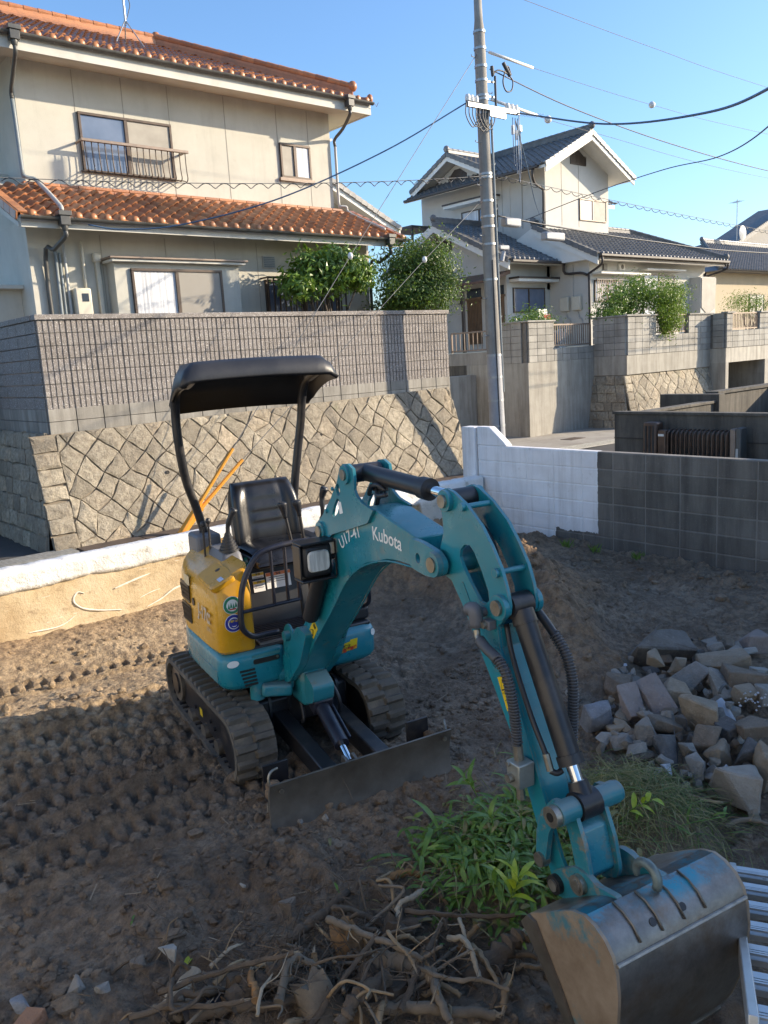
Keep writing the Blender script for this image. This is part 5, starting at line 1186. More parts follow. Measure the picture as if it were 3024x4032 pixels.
# --- dozer blade
bl = EMB(); prof_b = [(1.215, -.01), (1.185, .06), (1.178, .14), (1.19, .215), (1.213, .272), (1.228, .272), (1.206, .21), (1.194, .14), (1.20, .065), (1.232, -.01)]
blade = plate(prof_b, [], -.535, .535, 'dozer_blade', LEVR, EXC)
for v in (-.15, .17):
    EMB().add([(.38, v-.045, .16), (.38, v+.045, .16), (.38, v+.045, .28), (.38, v-.045, .28), (1.185, v-.045, .09), (1.185, v+.045, .09), (1.185, v+.045, .19), (1.185, v-.045, .19)], [(0, 1, 2, 3), (4, 5, 6, 7), (0, 1, 5, 4), (1, 2, 6, 5), (2, 3, 7, 6), (3, 0, 4, 7)]).build('blade_arm', BLK, blade, bevel=.008)
    for dv in (-.06, .06): plate(rnd([(.34, .2), (.40, .19), (.44, .26), (.42, .38), (.34, .40)], .03), [], v+dv-.008, v+dv+.008, 'arm_lug', BLK, blade)
for v0, v1 in ((-.50, -.36), (.36, .50)):
    EMB().box((1.02, v0, .12), (1.035, v1, .285)).build('mud_plate', BLK, blade, bevel=.003)
    EMB().box((1.036, v0 if v0 < 0 else v1-.012, .1), (1.18, v0+.012 if v0 < 0 else v1, .2)).build('mud_gusset', BLK, blade)
    mb = EMB(); vv = (v0+v1)/2
    for k in range(9): mb.ball((rng.uniform(1.06, 1.15), vv+rng.uniform(-.06, .06), .17+rng.uniform(-.02, .035)), rng.uniform(.025, .05), 6, (1, 1, .7))
    mb.build('caked_soil', DIRT, blade, smooth='all')
    hexbolt(1.231, v0+.02 if v0 < 0 else v1-.02, .235, (1, 0, 0), .013, blade)
EMB().tube(smoothpath([(1.19, -.50, .20), (1.17, -.52, .27), (1.16, -.50, .31), (1.15, -.46, .315)], 4), .007, 6).build('hook', PIN, blade, smooth='all')
EMB().tube([(1.19, .52, .26), (1.15, .535, .30)], .007, 6).build('hook', PIN, blade)
EMB().cyl((.55, .02, .40), (.98, -.02, .245), .042, n=18).build('blade_cylinder', NAVY, blade, smooth=True)
EMB().cyl((.97, -.02, .248), (1.10, -.035, .20), .020, n=12).build('blade_rod', CHR, blade, smooth=True)
mb = EMB(); mb.bar((.58, .02, .395), (.70, .012, .352), .12, .10); mb.build('cylinder_guard', NAVY, blade, bevel=.012)
for dv in (-.04, .04): hexbolt(.66, .015+dv, .418, (0, 0, 1), .010, blade)
EMB().tube([(.62, .075, .37), (.94, .05, .25)], .010, 8).build('cylinder_pipe', NAVY, blade)
for dv in (-.055, .0): plate(rnd([(1.05, .15), (1.19, .12), (1.19, .2), (1.07, .24)], .02), [], -.035+dv+.02, -.035+dv+.035, 'clevis', STL, blade)
# --- upper body: teal skirt, left and right halves with the boom gap
def loft(sections, name, mat, parent, smooth=True, caps=True, angle=40):   # list of closed rings (u,v,w)
    mb = EMB(); n = len(sections[0]); vs = [p for s in sections for p in s]
    fs = [(i*n+k, i*n+(k+1) % n, (i+1)*n+(k+1) % n, (i+1)*n+k) for i in range(len(sections)-1) for k in range(n)]
    if caps: fs += [tuple(range(n-1, -1, -1)), tuple(range((len(sections)-1)*n, len(sections)*n))]
    mb.add(vs, fs); return mb.build(name, mat, parent, smooth=smooth, angle=angle)
def body_outline(v_in, v_out, inset=0, r=.13, side=-1):
    # plan polygon (u,v) for one half; rounded outer front corner and big rear radius
    s = side; pts = [(.50-inset, v_in), (.50-inset, s*(abs(v_out)-inset))]
    rear = [(-.20, s*(.5-inset)), (-.42, s*(.44-inset)), (-.56+inset*.5, s*.28), (-.62+inset, s*.10), (-.62+inset, v_in)]
    return rnd(pts+rear, r, 5)
for side, vin, nm in ((-1, -.10, 'left'), (1, .13, 'right')):
    secs = [[(u, v, w) for u, v in body_outline(vin, .5, ins, .10, side)] for w, ins in ((.475, .05), (.50, .015), (.53, 0), (.66, 0), (.685, .008), (.70, .03))]
    sk = loft(secs, 'body_skirt', TEAL, EXC)
    if side < 0:
        for k in range(5): EMB().box((.498, -.40+k*.006, .555-.022*k+.04), (.504, -.31+k*.003, .562-.022*k+.045)).build('vent_slot', DBLK, sk)
        flat(rect(.17, .016), (.5015, -.235, .672), (0, 1, 0), (0, 0, 1), mat_plain('decal_teal', (.05, .22, .24), .4), sk); flat(rnd(rect(.16, .030), .012), (.5018, -.235, .640), (0, 1, 0), (0, 0, 1), DBLK, sk, 'badge'); 
        EMB().cyl((.50, -.17, .645), (.507, -.17, .645), .008, n=12).build('key_lock', PIN, sk)
        flat([(.035*math.cos(a*.2244), .020*math.sin(a*.2244)) for a in range(28)], (.5022, -.435, .655), (0, 1, 0), (0, 0, 1), WHT, sk, 'reflector')
        EMB().box((.05, -.503, .525), (.40, -.499, .60)).build('side_recess', TEALW, sk, bevel=.008)
    else:
        flat([(.013*math.cos(a*.2244), .022*math.sin(a*.2244)) for a in range(28)], (.4995, .462, .655), (0, 1, 0), (0, 0, 1), WHT, sk, 'reflector')
        # anti-theft sticker
        o = Vector((.5025, .275, .60)); flat([(-.075, -.035), (.07, -.022), (.078, .04), (.03, .038), (.026, .028), (-.067, .012)], o, (0, 1, 0), (0, 0, 1), DYEL, sk)
        decal_text('盗難防止', .026, o+Vector((.003, -.022, -.003)), (0, 1, .12), (0, -.1, 1), DBLK, sk, bold=.001); decal_text('装置装着機', .024, o+Vector((.003, .010, -.020)), (0, 1, .14), (0, -.1, 1), DRED, sk, bold=.001)
# black deck on top
EMB().box((-.50, -.40, .69), (.46, .47, .715)).build('deck', BLKP, EXC, bevel=.01)
# right side box on deck
EMB().box((.05, .33, .714), (.42, .49, .80)).build('side_cover', BLKP, EXC, bevel=.02)
tr_ = EMB().box((.22, .22, .80), (.40, .47, .812)).build('foot_plate', BLKP, EXC)
for k in range(6): EMB().box((.24+k*.027, .24, .812), (.252+k*.027, .45, .82)).build('tread_rib', BLK, tr_)
# floor mat
fm = EMB().box((.14, -.25, .716), (.46, .20, .728)).build('floor_mat', GREYP, EXC)
for k in range(10): EMB().box((.16+k*.03, -.24, .728), (.172+k*.03, .19, .735)).build('mat_rib', BLKP, fm)
# --- yellow hood (left)
def hood_ring(w, k):                                   # plan ring (u,v): k shrink
    return rnd([(.475-k*.5, -.272), (.475-k, -.485+k), (.30-k, -.50+k), (-.15, -.50+k), (-.36, -.46+k), (-.48+k, -.30), (-.48+k, -.272)], .05, 4)
secs = []
for w, k in ((.705, .012), (.72, 0), (.85, 0), (.98, .004), (1.04, .012), (1.075, .03), (1.09, .055)):
    ring = hood_ring(w, k); secs.append([(u-(.02 if w > 1 else 0)*(u > .3), v, w+max(0, (v+.5))*.48*max(0, (w-.85)/.24)) for u, v in ring])
hood = loft(secs, 'engine_hood', YEL, EXC, angle=28)
# fuel lid (raised panel with lock) on the sloping top
lid_o = Vector((.27, -.415, 1.118)); lex = Vector((1, 0, -.05)).normalized(); ley = Vector((0, 1, .48)).normalized(); ln = lex.cross(ley)
ln = ln if ln.z > 0 else -ln
mb = EMB(); pl_ = rnd([(-.15, -.075), (.16, -.085), (.18, .065), (.05, .085), (-.15, .075)], .035, 4)
pl2 = [(x*.93, y*.88) for x, y in pl_]
n_ = len(pl_); mb.add([lid_o+lex*x+ley*y-ln*.015 for x, y in pl_]+[lid_o+lex*x+ley*y+ln*.010 for x, y in pl_]+[lid_o+lex*x+ley*y+ln*.018 for x, y in pl2], [(i, (i+1) % n_, n_+(i+1) % n_, n_+i) for i in range(n_)]+[(n_+i, n_+(i+1) % n_, 2*n_+(i+1) % n_, 2*n_+i) for i in range(n_)]+[tuple(range(2*n_, 3*n_))])
lid = mb.build('fuel_lid', YEL, hood, smooth=True, angle=30)
flat(disc(.016), lid_o+ln*.019+ley*.03+lex*(-.02), lex, ley, DBLK, lid, 'lock', th=.004); flat(rect(.03, .055), lid_o+ln*.019+lex*.12+ley*(-.005), ley, lex, mat_plain('decal_pale_blue', (.45, .52, .66), .4), lid)
# grille slots on the side, round lock, lettering
for (pu, pw) in (([-.20, -.02, -.02, -.20], [.91, .90, 1.01, 1.03]), ([-.20, -.02, -.02, -.20], [.77, .77, .885, .895])):
    g = plate(rnd(list(zip(pu, pw)), .02), [], -.5035, -.499, 'side_grille', DBLK, hood)
    mb = EMB()
    for k in range(9): mb.bar((-.19+k*.02, -.505, pw[0]+.01), (-.19+k*.02+.03, -.505, pw[2]-.01), .004, .003, up=(0, 1, 0)); mb.bar((-.19+k*.02+.02, -.5055, pw[0]+.01), (-.19+k*.02-.01, -.5055, pw[2]-.01), .004, .003, up=(0, 1, 0))
    mb.build('mesh_wires', BLK, g)
EMB().cyl((.045, -.500, .93), (.045, -.5035, .93), .024, n=16).build('side_lock', BLKP, hood)
decal_text('J-17α', .115, (.25, -.5035, .905), (1, 0, -.02), (0, 0, 1), DSIL, hood, shear=.2, bold=.003, sx=.9)
decal_text('ZERO', .035, (.33, -.5035, .83), (1, 0, -.02), (0, 0, 1), DSIL, hood, shear=.25)
flat(rect(.10, .06), (-.06, -.5008, 1.045), (1, 0, 0), (0, 0, 1), mat_plain('decal_cream', (.62, .50, .30), .4), hood)
for (w, m, mi) in ((.99, DGRN, WHT), (.885, DBLU, WHT)):
    o = Vector((.4755, -.400, w)); flat(disc(.052), o, (0, 1, 0), (0, 0, 1), WHT, hood, 'round_sticker'); flat(disc(.049), o+Vector((.0017, 0, 0)), (0, 1, 0), (0, 0, 1), m, hood, 'sticker_ring')
    flat(disc(.034), o+Vector((.0034, 0, 0)), (0, 1, 0), (0, 0, 1), WHT, hood, 'sticker_field')
    if m is DGRN:
        for k in range(4): flat([(-.007, 0), (.007, 0), (0, .03)], o+Vector((.0052, -.021+k*.014, -.018+.006*(k % 2))), (0, 1, 0), (0, 0, 1), DGRN, hood, 'printed_tree')
        flat(rect(.04, .006), o+Vector((.0052, 0, -.022)), (0, 1, 0), (0, 0, 1), DRED, hood, 'printed_bar')
    else:
        flat(disc(.029), o+Vector((.0052, 0, 0)), (0, 1, 0), (0, 0, 1), DBLU, hood, 'printed_disc'); decal_text('超低騒音型', .013, o+Vector((.0075, 0, .014)), (0, 1, 0), (0, 0, 1), DYEL, hood, bold=.0006)
        flat([(-.016, 0), (-.008, -.009), (.008, -.009), (.016, 0), (.008, -.005), (-.008, -.005)], o+Vector((.0072, 0, -.01)), (0, 1, 0), (0, 0, 1), WHT, hood, 'printed_arc')
# --- seat pedestal, front panel with labels
ped = loft([[(u, v, w) for u, v in rnd([(.14-.03*k, -.22), (.14-.03*k, .30), (-.50, .34), (-.50, -.26)], .05, 3)] for k, w in enumerate((.715, .9, 1.06, 1.12))], 'seat_pedestal', BLKP, EXC)
for v_, w_, ww, hh, m in ((-.115, 1.125, .11, .05, DGRN), (-.10, 1.03, .075, .035, WHT), (-.10, .965, .075, .07, WHT), (.03, .985, .16, .10, WHT)):
    uu = .145-.03*(w_-.715)/.135*.9+.012; st_ = flat(rect(ww, hh), (uu, v_, w_), (0, 1, 0), (-.2, 0, 1), m, ped, 'label')
    if m is WHT:
        hd = flat(rect(ww, .016 if ww < .1 else .02), (uu+.002, v_, w_+hh/2-.010), (0, 1, 0), (-.2, 0, 1), DYEL if ww < .1 else DORG, ped, 'label_header')
        decal_text('注意' if ww < .1 else '警告', .016, (uu+.0045, v_, w_+hh/2-.010), (0, 1, 0), (-.2, 0, 1), DBLK, ped, bold=.0005)
        for k in range(3 if hh < .06 else 4): flat(rect(ww*.8, .003), (uu+.0035, v_, w_+hh/2-.03-k*.014), (0, 1, 0), (-.2, 0, 1), DBLK, ped, 'print_line')
    else: decal_text('排出ガス', .02, (uu+.003, v_-.01, w_), (0, 1, 0), (-.2, 0, 1), WHT, ped)
# --- seat
def pad(name, cu_, cv, cw, hv, hh, th, tilt, parent, n=12, m=10, lip=.3):
    """upholstered pad: (v,h) surface, facing +u, tilted back"""
    P = []
    for i in range(m+1):
        row = []
        for j in range(n+1):
            a = -1+2*j/n; b = -1+2*i/m
            wv = hv*(1-.16*max(0, b)**2); edge = (1-abs(a)**4)*(1-abs(b)**4)
            side = .055*max(0, abs(a)-.55)/.45*(1-max(0, b)**3)
            groove = -.010*sum(math.exp(-((b-g)/.045)**2) for g in (-.35, .02, .38)) if abs(a) < .5 else 0
            groove += -.012*math.exp(-((abs(a)-.56)/.06)**2)
            d = th*edge**.35+side+groove; h = hh*b
            row.append((cu_+d*math.cos(tilt)-h*math.sin(tilt), cv+wv*a, cw+h*math.cos(tilt)+d*math.sin(tilt)*.4))
        P.append(row)
    mb = EMB().grid(P); Q = [[(p[0]-th*(.5), p[1], p[2]) for p in row] for row in P]
    mb.grid([[ (cu_-.03-(hh*(-1+2*i/m))*math.sin(tilt), cv+hv*(1-.16*max(0, -1+2*i/m)**2)*(-1+2*j/n), cw+hh*(-1+2*i/m)*math.cos(tilt)) for j in range(n+1)] for i in range(m+1)])
    edge = [(0, j) for j in range(n+1)]+[(i, n) for i in range(1, m+1)]+[(m, j) for j in range(n-1, -1, -1)]+[(i, 0) for i in range(m-1, 0, -1)]
    base = (m+1)*(n+1); mb.f += [(edge[k][0]*(n+1)+edge[k][1], edge[(k+1) % len(edge)][0]*(n+1)+edge[(k+1) % len(edge)][1], base+edge[(k+1) % len(edge)][0]*(n+1)+edge[(k+1) % len(edge)][1], base+edge[k][0]*(n+1)+edge[k][1]) for k in range(len(edge))]
    return mb.build(name, SEATM, parent, smooth='all')
seat = EMB().box((-.35, -.10, 1.12), (.05, .27, 1.16)).build('seat', BLKP, EXC, bevel=.02)
pad('seat_back', -.17, .075, 1.37, .225, .205, .055, .22, seat, 20, 24)
# cushion
P = []
for i in range(17):
    row = []
    for j in range(19):
        a = -1+2*j/18; b = i/16
        h = .06*(1-abs(a)**5)*(1-abs(2*b-1)**6)**.5+.03*max(0, abs(a)-.6)/.4*(1-abs(2*b-1)**4)+.012*math.sin(b*math.pi)-.008*math.exp(-((abs(a)-.55)/.06)**2)
        row.append((-.20+.46*b, .075+.235*a*(1-.06*b*b), 1.15+h*(1 if 0 < i < 16 else .3)-.03*max(0, b-.8)/.2))
    P.append(row)
mb = EMB().grid(P); mb.build('seat_cushion', SEATM, seat, smooth='all')
EMB().box((-.19, -.15, 1.10), (.25, .30, 1.158)).build('cushion_base', SEATM, seat, bevel=.02)
# --- control consoles and levers
def console(v, u, w, parent, side):
    b = EMB(); 
    c_ = loft([[(uu, vv, ww) for uu, vv in rnd([(u+.12-.02*k, v-.085+.012*k), (u+.12-.02*k, v+.085-.012*k), (u-.2, v+.085-.012*k), (u-.2, v-.085+.012*k)], .03, 3)] for k, ww in enumerate((w-.22, w-.1, w-.02, w))], 'control_console', GREYP, parent)
    bo = EMB(); prev = None
    for k in range(6):
        r1_ = .062-.008*k; zz_ = w+.018*k; bo.cyl((u+.03, v, zz_), (u+.03, v, zz_+.010), r1_, r1_*.98, 16); bo.cyl((u+.03, v, zz_+.010), (u+.03, v, zz_+.018), r1_*.8, r1_*.78, 16)
    bo.build('lever_boot', BLKP, c_, smooth=True)
    EMB().tube(smoothpath([(u+.03, v, w+.09), (u+.035, v+.005, w+.15), (u+.05, v+.02, w+.20), (u+.06, v+.045, w+.25)], 4), [.014]*5+[.017]*4+[.02]*2+[.024, .022], 10).build('joystick', BLKP, c_, smooth='all') if side < 0 else EMB().tube(smoothpath([(u+.03, v, w+.09), (u+.035, v, w+.16), (u+.03, v+.005, w+.23), (u+.045, v+.02, w+.29)], 4), [.014]*5+[.017]*4+[.022]*2+[.026, .024], 10).build('joystick', BLKP, c_, smooth='all')
    return c_
console(-.27, .08, 1.22, EXC, -1); console(.35, .10, 1.235, EXC, 1)
for (u, v, w0, w1) in ((-.08, -.33, 1.05, 1.38), (-.10, -.36, 1.03, 1.36)):
    lv = EMB().tube([(u, v, w0), (u, v+.005, w1-.02)], .007, 8).build('lever', BLK, EXC); EMB().ball((u, v+.005, w1), .017, 10, (1, 1, 1.2)).build('lever_knob', BLKP, lv, smooth='all')
for (v, dv) in ((.055, -.065), (.11, -.03)):
    lv = EMB().tube([(.42, v, .74), (.42, v+dv*.4, 1.15), (.40, v+dv, 1.44)], .010, 8).build('travel_lever', BLK, EXC); EMB().tube(smoothpath([(.40, v+dv, 1.42), (.40, v+dv-.004, 1.46), (.40, v+dv-.012, 1.50), (.40, v+dv-.012, 1.515)], 3), [.013, .014, .016, .019, .022, .026, .028, .028, .027, .02], 10).build('lever_grip', BLKP, lv, smooth='all')
# --- front guard frame
gf = EMB().tube(smoothpath([(.50, .14, 1.285), (.50, -.02, 1.292), (.50, -.19, 1.275), (.50, -.265, 1.225), (.50, -.335, 1.10), (.50, -.362, .95), (.50, -.358, .85), (.49, -.30, .79), (.48, -.22, .785), (.48, -.14, .78)], 4), .017, 10).build('front_guard', NAVY, EXC, smooth='all')
EMB().tube([(.50, -.35, .945), (.50, .0, .955)], .011, 8).build('guard_rail', NAVY, gf)
for v in (-.158, -.072, .0): EMB().tube([(.50, v, .95), (.50, v+.0, 1.28)], .010, 8).build('guard_bar', NAVY, gf)
rg = EMB().tube(smoothpath([(.44, .47, 1.07), (.47, .475, 1.10), (.48, .46, .95), (.46, .47, .84), (.40, .46, .80), (.30, .44, .80)], 4), .013, 8).build('right_guard', NAVY, EXC, smooth='all')
EMB().tube([(.48, .465, 1.0), (.44, .36, .99)], .009, 6).build('guard_rail', NAVY, rg); EMB().tube(smoothpath([(.44, .47, 1.07), (.43, .40, 1.09), (.43, .34, 1.05), (.43, .33, .82)], 4), .013, 8).build('guard_loop', NAVY, rg, smooth='all')
# --- rear body (engine cover behind the seat) and counterweight
loft([[(u, v, w) for u, v in rnd([(-.30, -.30), (-.30, .44), (-.50, .40), (-.60+.03*k, .15), (-.60+.03*k, -.15), (-.52, -.32)], .06, 4)] for k, w in enumerate((.70, 1.0, 1.12, 1.17))], 'rear_cover', YEL, EXC)
EMB().box((-.46, -.36, 1.10), (-.24, -.20, 1.26)).build('left_rear_box', GREYP, EXC, bevel=.02)
# --- canopy with two posts
posts = []
for pts in ([(-.36, -.27, 1.05), (-.36, -.27, 1.22), (-.36, -.31, 1.42), (-.34, -.365, 1.62), (-.31, -.395, 1.86), (-.29, -.40, 2.05), (-.22, -.40, 2.17), (-.05, -.39, 2.22)],
            [(-.36, .36, 1.05), (-.36, .36, 1.25), (-.36, .375, 1.45), (-.34, .41, 1.70), (-.31, .44, 1.92), (-.28, .45, 2.08), (-.2, .45, 2.19), (-.05, .44, 2.23)]):
    posts.append(EMB().tube(smoothpath(pts, 5), .028, 14).build('canopy_post', BLK, EXC, smooth='all'))
def canopy_z(a, b):                                    # a lateral -1..1, b 0 front .. 1 rear
    return 2.335+.012*(1-a*a)-.010*b
def canopy_rings():
    P = []
    nu, nv = 16, 22
    for i in range(nu+1):
        b = i/nu; u = .235-.665*b; row = []
        drop_end = .0
        lipf = max(0, 1-b/.10); lipr = max(0, (b-.88)/.12)
        for j in range(nv+1):
            a = -1+2*j/nv; hv = .49-.01*lipf-.02*lipr; v = -.01+.10*b+a*hv
            e = max(0, (abs(a)-.80)/.20); z = canopy_z(a, b)-max(.125*e**1.8*(1+1.2*b*b), .10*lipf**1.6, .285*lipr**1.5)
            uu = u; row.append((uu+.02*lipf*(1-abs(a))*0, v*(1+.02*e), z))
        P.append(row)
    return P
P = canopy_rings(); Q = [[((u+.1)*.975-.1, (v-.04)*.97+.04, w-.018) for u, v, w in row] for row in P]
mb = EMB().grid(P); mb.grid([r[::-1] for r in Q]); n = len(P[0]); m = len(P); base = n*m
ring_ = [(0, j) for j in range(n)]+[(i, n-1) for i in range(1, m)]+[(m-1, j) for j in range(n-2, -1, -1)]+[(i, 0) for i in range(m-2, 0, -1)]
for k in range(len(ring_)):
    (i, j), (i2, j2) = ring_[k], ring_[(k+1) % len(ring_)]; mb.f.append((i*n+j, i2*n+j2, base+i2*n+(n-1-j2), base+i*n+(n-1-j)))
can = mb.build('canopy', BLKP, EXC, smooth='all')
for v in (-.37, .43): EMB().cyl((-.10, v, 2.225), (.08, v, 2.27), .045, .04, 14).build('canopy_mount', BLK, can, smooth=True)
EMB().tube([(.06, -.36, 2.28), (.06, .42, 2.28)], .022, 8).build('canopy_crossbar', BLK, can)
# --- boom
FT = [(0.440, 0.545), (0.405, 0.505), (0.43, 0.462), (0.50, 0.465)]
BOOMP = [(0.55, 0.50), (0.70, 0.62), (0.825, 0.766), (0.967, 0.909), (1.125, 1.059), (1.265, 1.205), (1.375, 1.298), (1.525, 1.376), (1.738, 1.435), (1.865, 1.449), (1.983, 1.450), (1.992, 1.573), (1.85, 1.605), (1.69, 1.640), (1.56, 1.645), (1.42, 1.62), (1.27, 1.54), (1.13, 1.40), (1.06, 1.29), (0.967, 1.173), (0.782, 0.933), (0.55, 0.695)]
HB = .085
boom = plate(BOOMP+FT, [], -HB, HB, 'boom', TEAL, EXC)
boom.modifiers.new('bevel', 'BEVEL').width = .006; boom.modifiers['bevel'].segments = 2; boom.modifiers['bevel'].limit_method = 'ANGLE'
for s in (-1, 1): plate(rnd([(0.405, .50), (.43, .45), (.55, .49), (.74, .66), (.86, .86), (.74, .88), (.55, .70), (.43, .57)], .03), [], s*HB, s*(HB+.045), 'foot_cheek', TEAL, boom, bevel=.004)
boss(.455, .515, -.165, .165, .042, TEALW, boom, 'foot_boss'); boss(.455, .515, -.172, .172, .026, PIN, boom, 'foot_pin')
# weld beads along the edges of the box
for s in (-1, 1):
    EMB().tube([(p.x, s*(HB+.002), p.y) for p in catmull([Vector((a, b, 0)) for a, b in [(.86, .80), (.967, .905), (1.125, 1.055), (1.265, 1.20), (1.375, 1.292), (1.525, 1.37), (1.738, 1.43), (1.98, 1.446)]], 3)], .0045, 6).build('weld_bead', TEAL, boom, smooth='all')
# ear plates with cylinder pins
EAR = [(1.225, 1.47), (1.13, 1.415), (1.045, 1.425), (1.028, 1.467), (1.06, 1.51), (1.119, 1.546), (1.228, 1.643), (1.312, 1.732), (1.351, 1.797), (1.385, 1.828), (1.44, 1.834), (1.488, 1.815), (1.495, 1.77), (1.489, 1.717), (1.51, 1.69), (1.56, 1.665), (1.66, 1.645), (1.60, 1.58), (1.40, 1.52)]
H1_ = [(1.322+.020*math.cos(a), 1.700+.030*math.sin(a)) for a in [2*math.pi*i/16 for i in range(16)]]
H2_ = [(1.30, 1.655), (1.325, 1.66), (1.33, 1.63), (1.30, 1.585), (1.255, 1.555), (1.235, 1.565), (1.26, 1.61)]
for s in (-1, 1):
    plate(EAR, [H1_, rnd(H2_, .012, 3)], s*(HB+.002), s*(HB+.017), 'ear_plate', TEAL, boom)
    boss(1.417, 1.782, s*(HB+.017), s*(HB+.030), .045, TEAL, boom, 'ear_boss'); boss(1.417, 1.782, s*(HB+.030), s*(HB+.038), .026, PIN, boom, 'pin')
    boss(1.10, 1.467, s*(HB+.017), s*(HB+.030), .048, TEAL, boom, 'ear_boss'); boss(1.10, 1.467, s*(HB+.030), s*(HB+.040), .028, PIN, boom, 'pin')
    # tip clevis cheeks
    plate(rnd([(1.96, 1.452), (2.10, 1.435), (2.205, 1.46), (2.222, 1.515), (2.18, 1.55), (2.06, 1.572), (1.96, 1.574)], .035, 4), [[(2.03+.018*math.cos(a), 1.50+.022*math.sin(a)) for a in [2*math.pi*i/14 for i in range(14)]]], s*(HB-.002), s*(HB+.022), 'tip_clevis', TEAL, boom)
    boss(2.168, 1.503, s*(HB+.022), s*(HB+.045), .050, TEALW, boom, 'tip_boss'); boss(2.168, 1.503, s*(HB+.045), s*(HB+.052), .030, PIN, boom, 'pin')
for k, (u, w) in enumerate(((1.25, 1.72), (1.16, 1.60))): hexbolt(u+.02, -HB-.017, w-.02, (0, -1, 0), .010, boom, TEAL)
flat(rect(.035, .055), (1.335, -HB-.0175, 1.615), (1, 0, .3), (-.3, 0, 1), WHT, boom)
# lettering on the boom side, following the curve
def on_arc(cu_, cw, r0_, a0):                           # text on an arc in the u,w plane
    def f(x, y): a = a0-x/r0_; rr = r0_+y; return Vector((cu_+rr*math.cos(a), -HB-.0016, cw+rr*math.sin(a)))
    return f
decal_text('U17-41', .078, (0, 0, 0), (1, 0, 0), (0, 0, 1), WHT, boom, curve=on_arc(1.62, .95, .585, R(114.5)), bold=.001, sx=1.04)
decal_text('Kubota', .088, (0, 0, 0), (1, 0, 0), (0, 0, 1), WHT, boom, curve=on_arc(1.70, .35, 1.185, R(88)), bold=.0012, sx=1.0)
# caution sticker low on the boom
o = Vector((.80, -HB-.047, .80)); o = Vector((.865, -HB-.0015, .885)); ex = Vector((.68, 0, .73)); ey = Vector((-.73, 0, .68)); 
flat(rect(.10, .062), o, ex, ey, DYEL, boom); flat([(-.022, -.016), (.022, -.016), (0, .02)], o+Vector((0, -.0022, 0))-ex*.02, ey*-1, ex, DBLK, boom, 'printed_triangle'); flat([(-.014, -.011), (.014, -.011), (0, .012)], o+Vector((0, -.0040, 0))-ex*.02, ey*-1, ex, DYEL, boom, 'printed_triangle')
for k in range(3): flat(rect(.003, .03), o+Vector((0, -.0022, 0))+ex*(.022+k*.008), ex, ey, DBLK, boom, 'print_line')
# swing bracket under the boom foot
sb = EMB(); sb.box((.42, -.075, .34), (.62, .085, .60))
swg = sb.build('swing_bracket', TEALW, EXC, bevel=.03)
for s in (-1, 1): plate(rnd([(.40, .44), (.52, .43), (.56, .60), (.50, .62), (.40, .58)], .03), [], s*.09-(.0 if s > 0 else .02), s*.09+(.02 if s > 0 else 0), 'bracket_ear', TEALW, swg)
plate(rnd([(.60, .36), (.72, .40), (.74, .50), (.62, .56)], .03), [], -.06, .07, 'bracket_nose', TEALW, swg)
EMB().bar((.50, -.10, .44), (.46, -.27, .46), .13, .07).build('swing_arm', TEALW, swg, bevel=.015); EMB().cyl((.45, -.29, .40), (.45, -.29, .53), .042, n=16).build('swing_pivot', TEALW, swg, smooth=True); hexbolt(.45, -.29, .53, (0, 0, 1), .022, swg)
for pts in ([(.6, .03, .40), (.68, .05, .28), (.62, .08, .22), (.5, .06, .3)], [(.55, .10, .5), (.66, .13, .36), (.6, .14, .25), (.45, .12, .3)], [(.5, -.05, .38), (.58, -.07, .25), (.45, -.1, .2)]): EMB().tube(smoothpath(pts, 5), .012, 8).build('hydraulic_hose', BLKP, swg, smooth='all')
# boom cylinder behind the boom (operator side)
EMB().cyl((1.085, -.0, 1.445), (.83, -.0, 1.03), .042, n=18).build('boom_cylinder', NAVY, EXC, smooth=True); EMB().cyl((.83, 0, 1.03), (.60, 0, .72), .021, n=12).build('boom_cylinder_rod', CHR, EXC, smooth=True)
for s in (-1, 1): plate(rnd([(.46, .60), (.60, .56), (.66, .70), (.62, .83), (.56, .85), (.50, .80)], .03), [], s*.105-(.012 if s < 0 else 0), s*.105+(.012 if s > 0 else 0), 'rod_lug', TEAL, swg)
boss(.58, .78, -.15, .15, .030, TEALW, swg, 'lug_pin')
cyl2 = EMB().cyl((1.16, -.135, 1.30), (.93, -.125, .98), .042, n=18).build('side_accumulator', BLKP, EXC, smooth=True)
# --- work lamp
lo = Vector((1.20, -.185, 1.355)); 
lam = EMB().box(lo+Vector((-.05, -.085, -.085)), lo+Vector((.035, .075, .08))).build('work_lamp', BLKP, EXC, bevel=.025)
t = NT('lamp_lens'); p = t.pos(); wv_ = t.noise(1, 2, .5, t.mapped((60, 60, 8), p)); t.set(t.ramp(wv_, [(.3, (.40, .42, .42)), (.7, (.75, .77, .76))]), .12); t.bump(wv_, .4, .004); LENS = t.m
mb = EMB(); mb.prism(rnd(rect(.118, .105), .03, 4), lambda x, y: lo+Vector((.036, -.005+x, -.002+y)), lambda x, y: lo+Vector((.046, -.005+x*.9, -.002+y*.9))); mb.build('lens', LENS, lam, smooth=True)
mb = EMB(); mb.box(lo+Vector((-.06, -.10, .082)), lo+Vector((.05, .085, .095))); mb.box(lo+Vector((-.06, -.10, -.10)), lo+Vector((.05, .085, -.088))); mb.box(lo+Vector((-.06, -.10, -.087)), lo+Vector((.03, -.090, .081))); mb.build('lamp_guard', BLK, lam, bevel=.004)
EMB().tube([lo+Vector((0, .08, 0)), lo+Vector((0, .105, 0))], .014, 8).build('lamp_bracket', BLK, lam); EMB().tube([lo+Vector((.03, .09, .09)), lo+Vector((.03, .09, -.09))], .005, 6).build('guard_rod', BLK, lam)
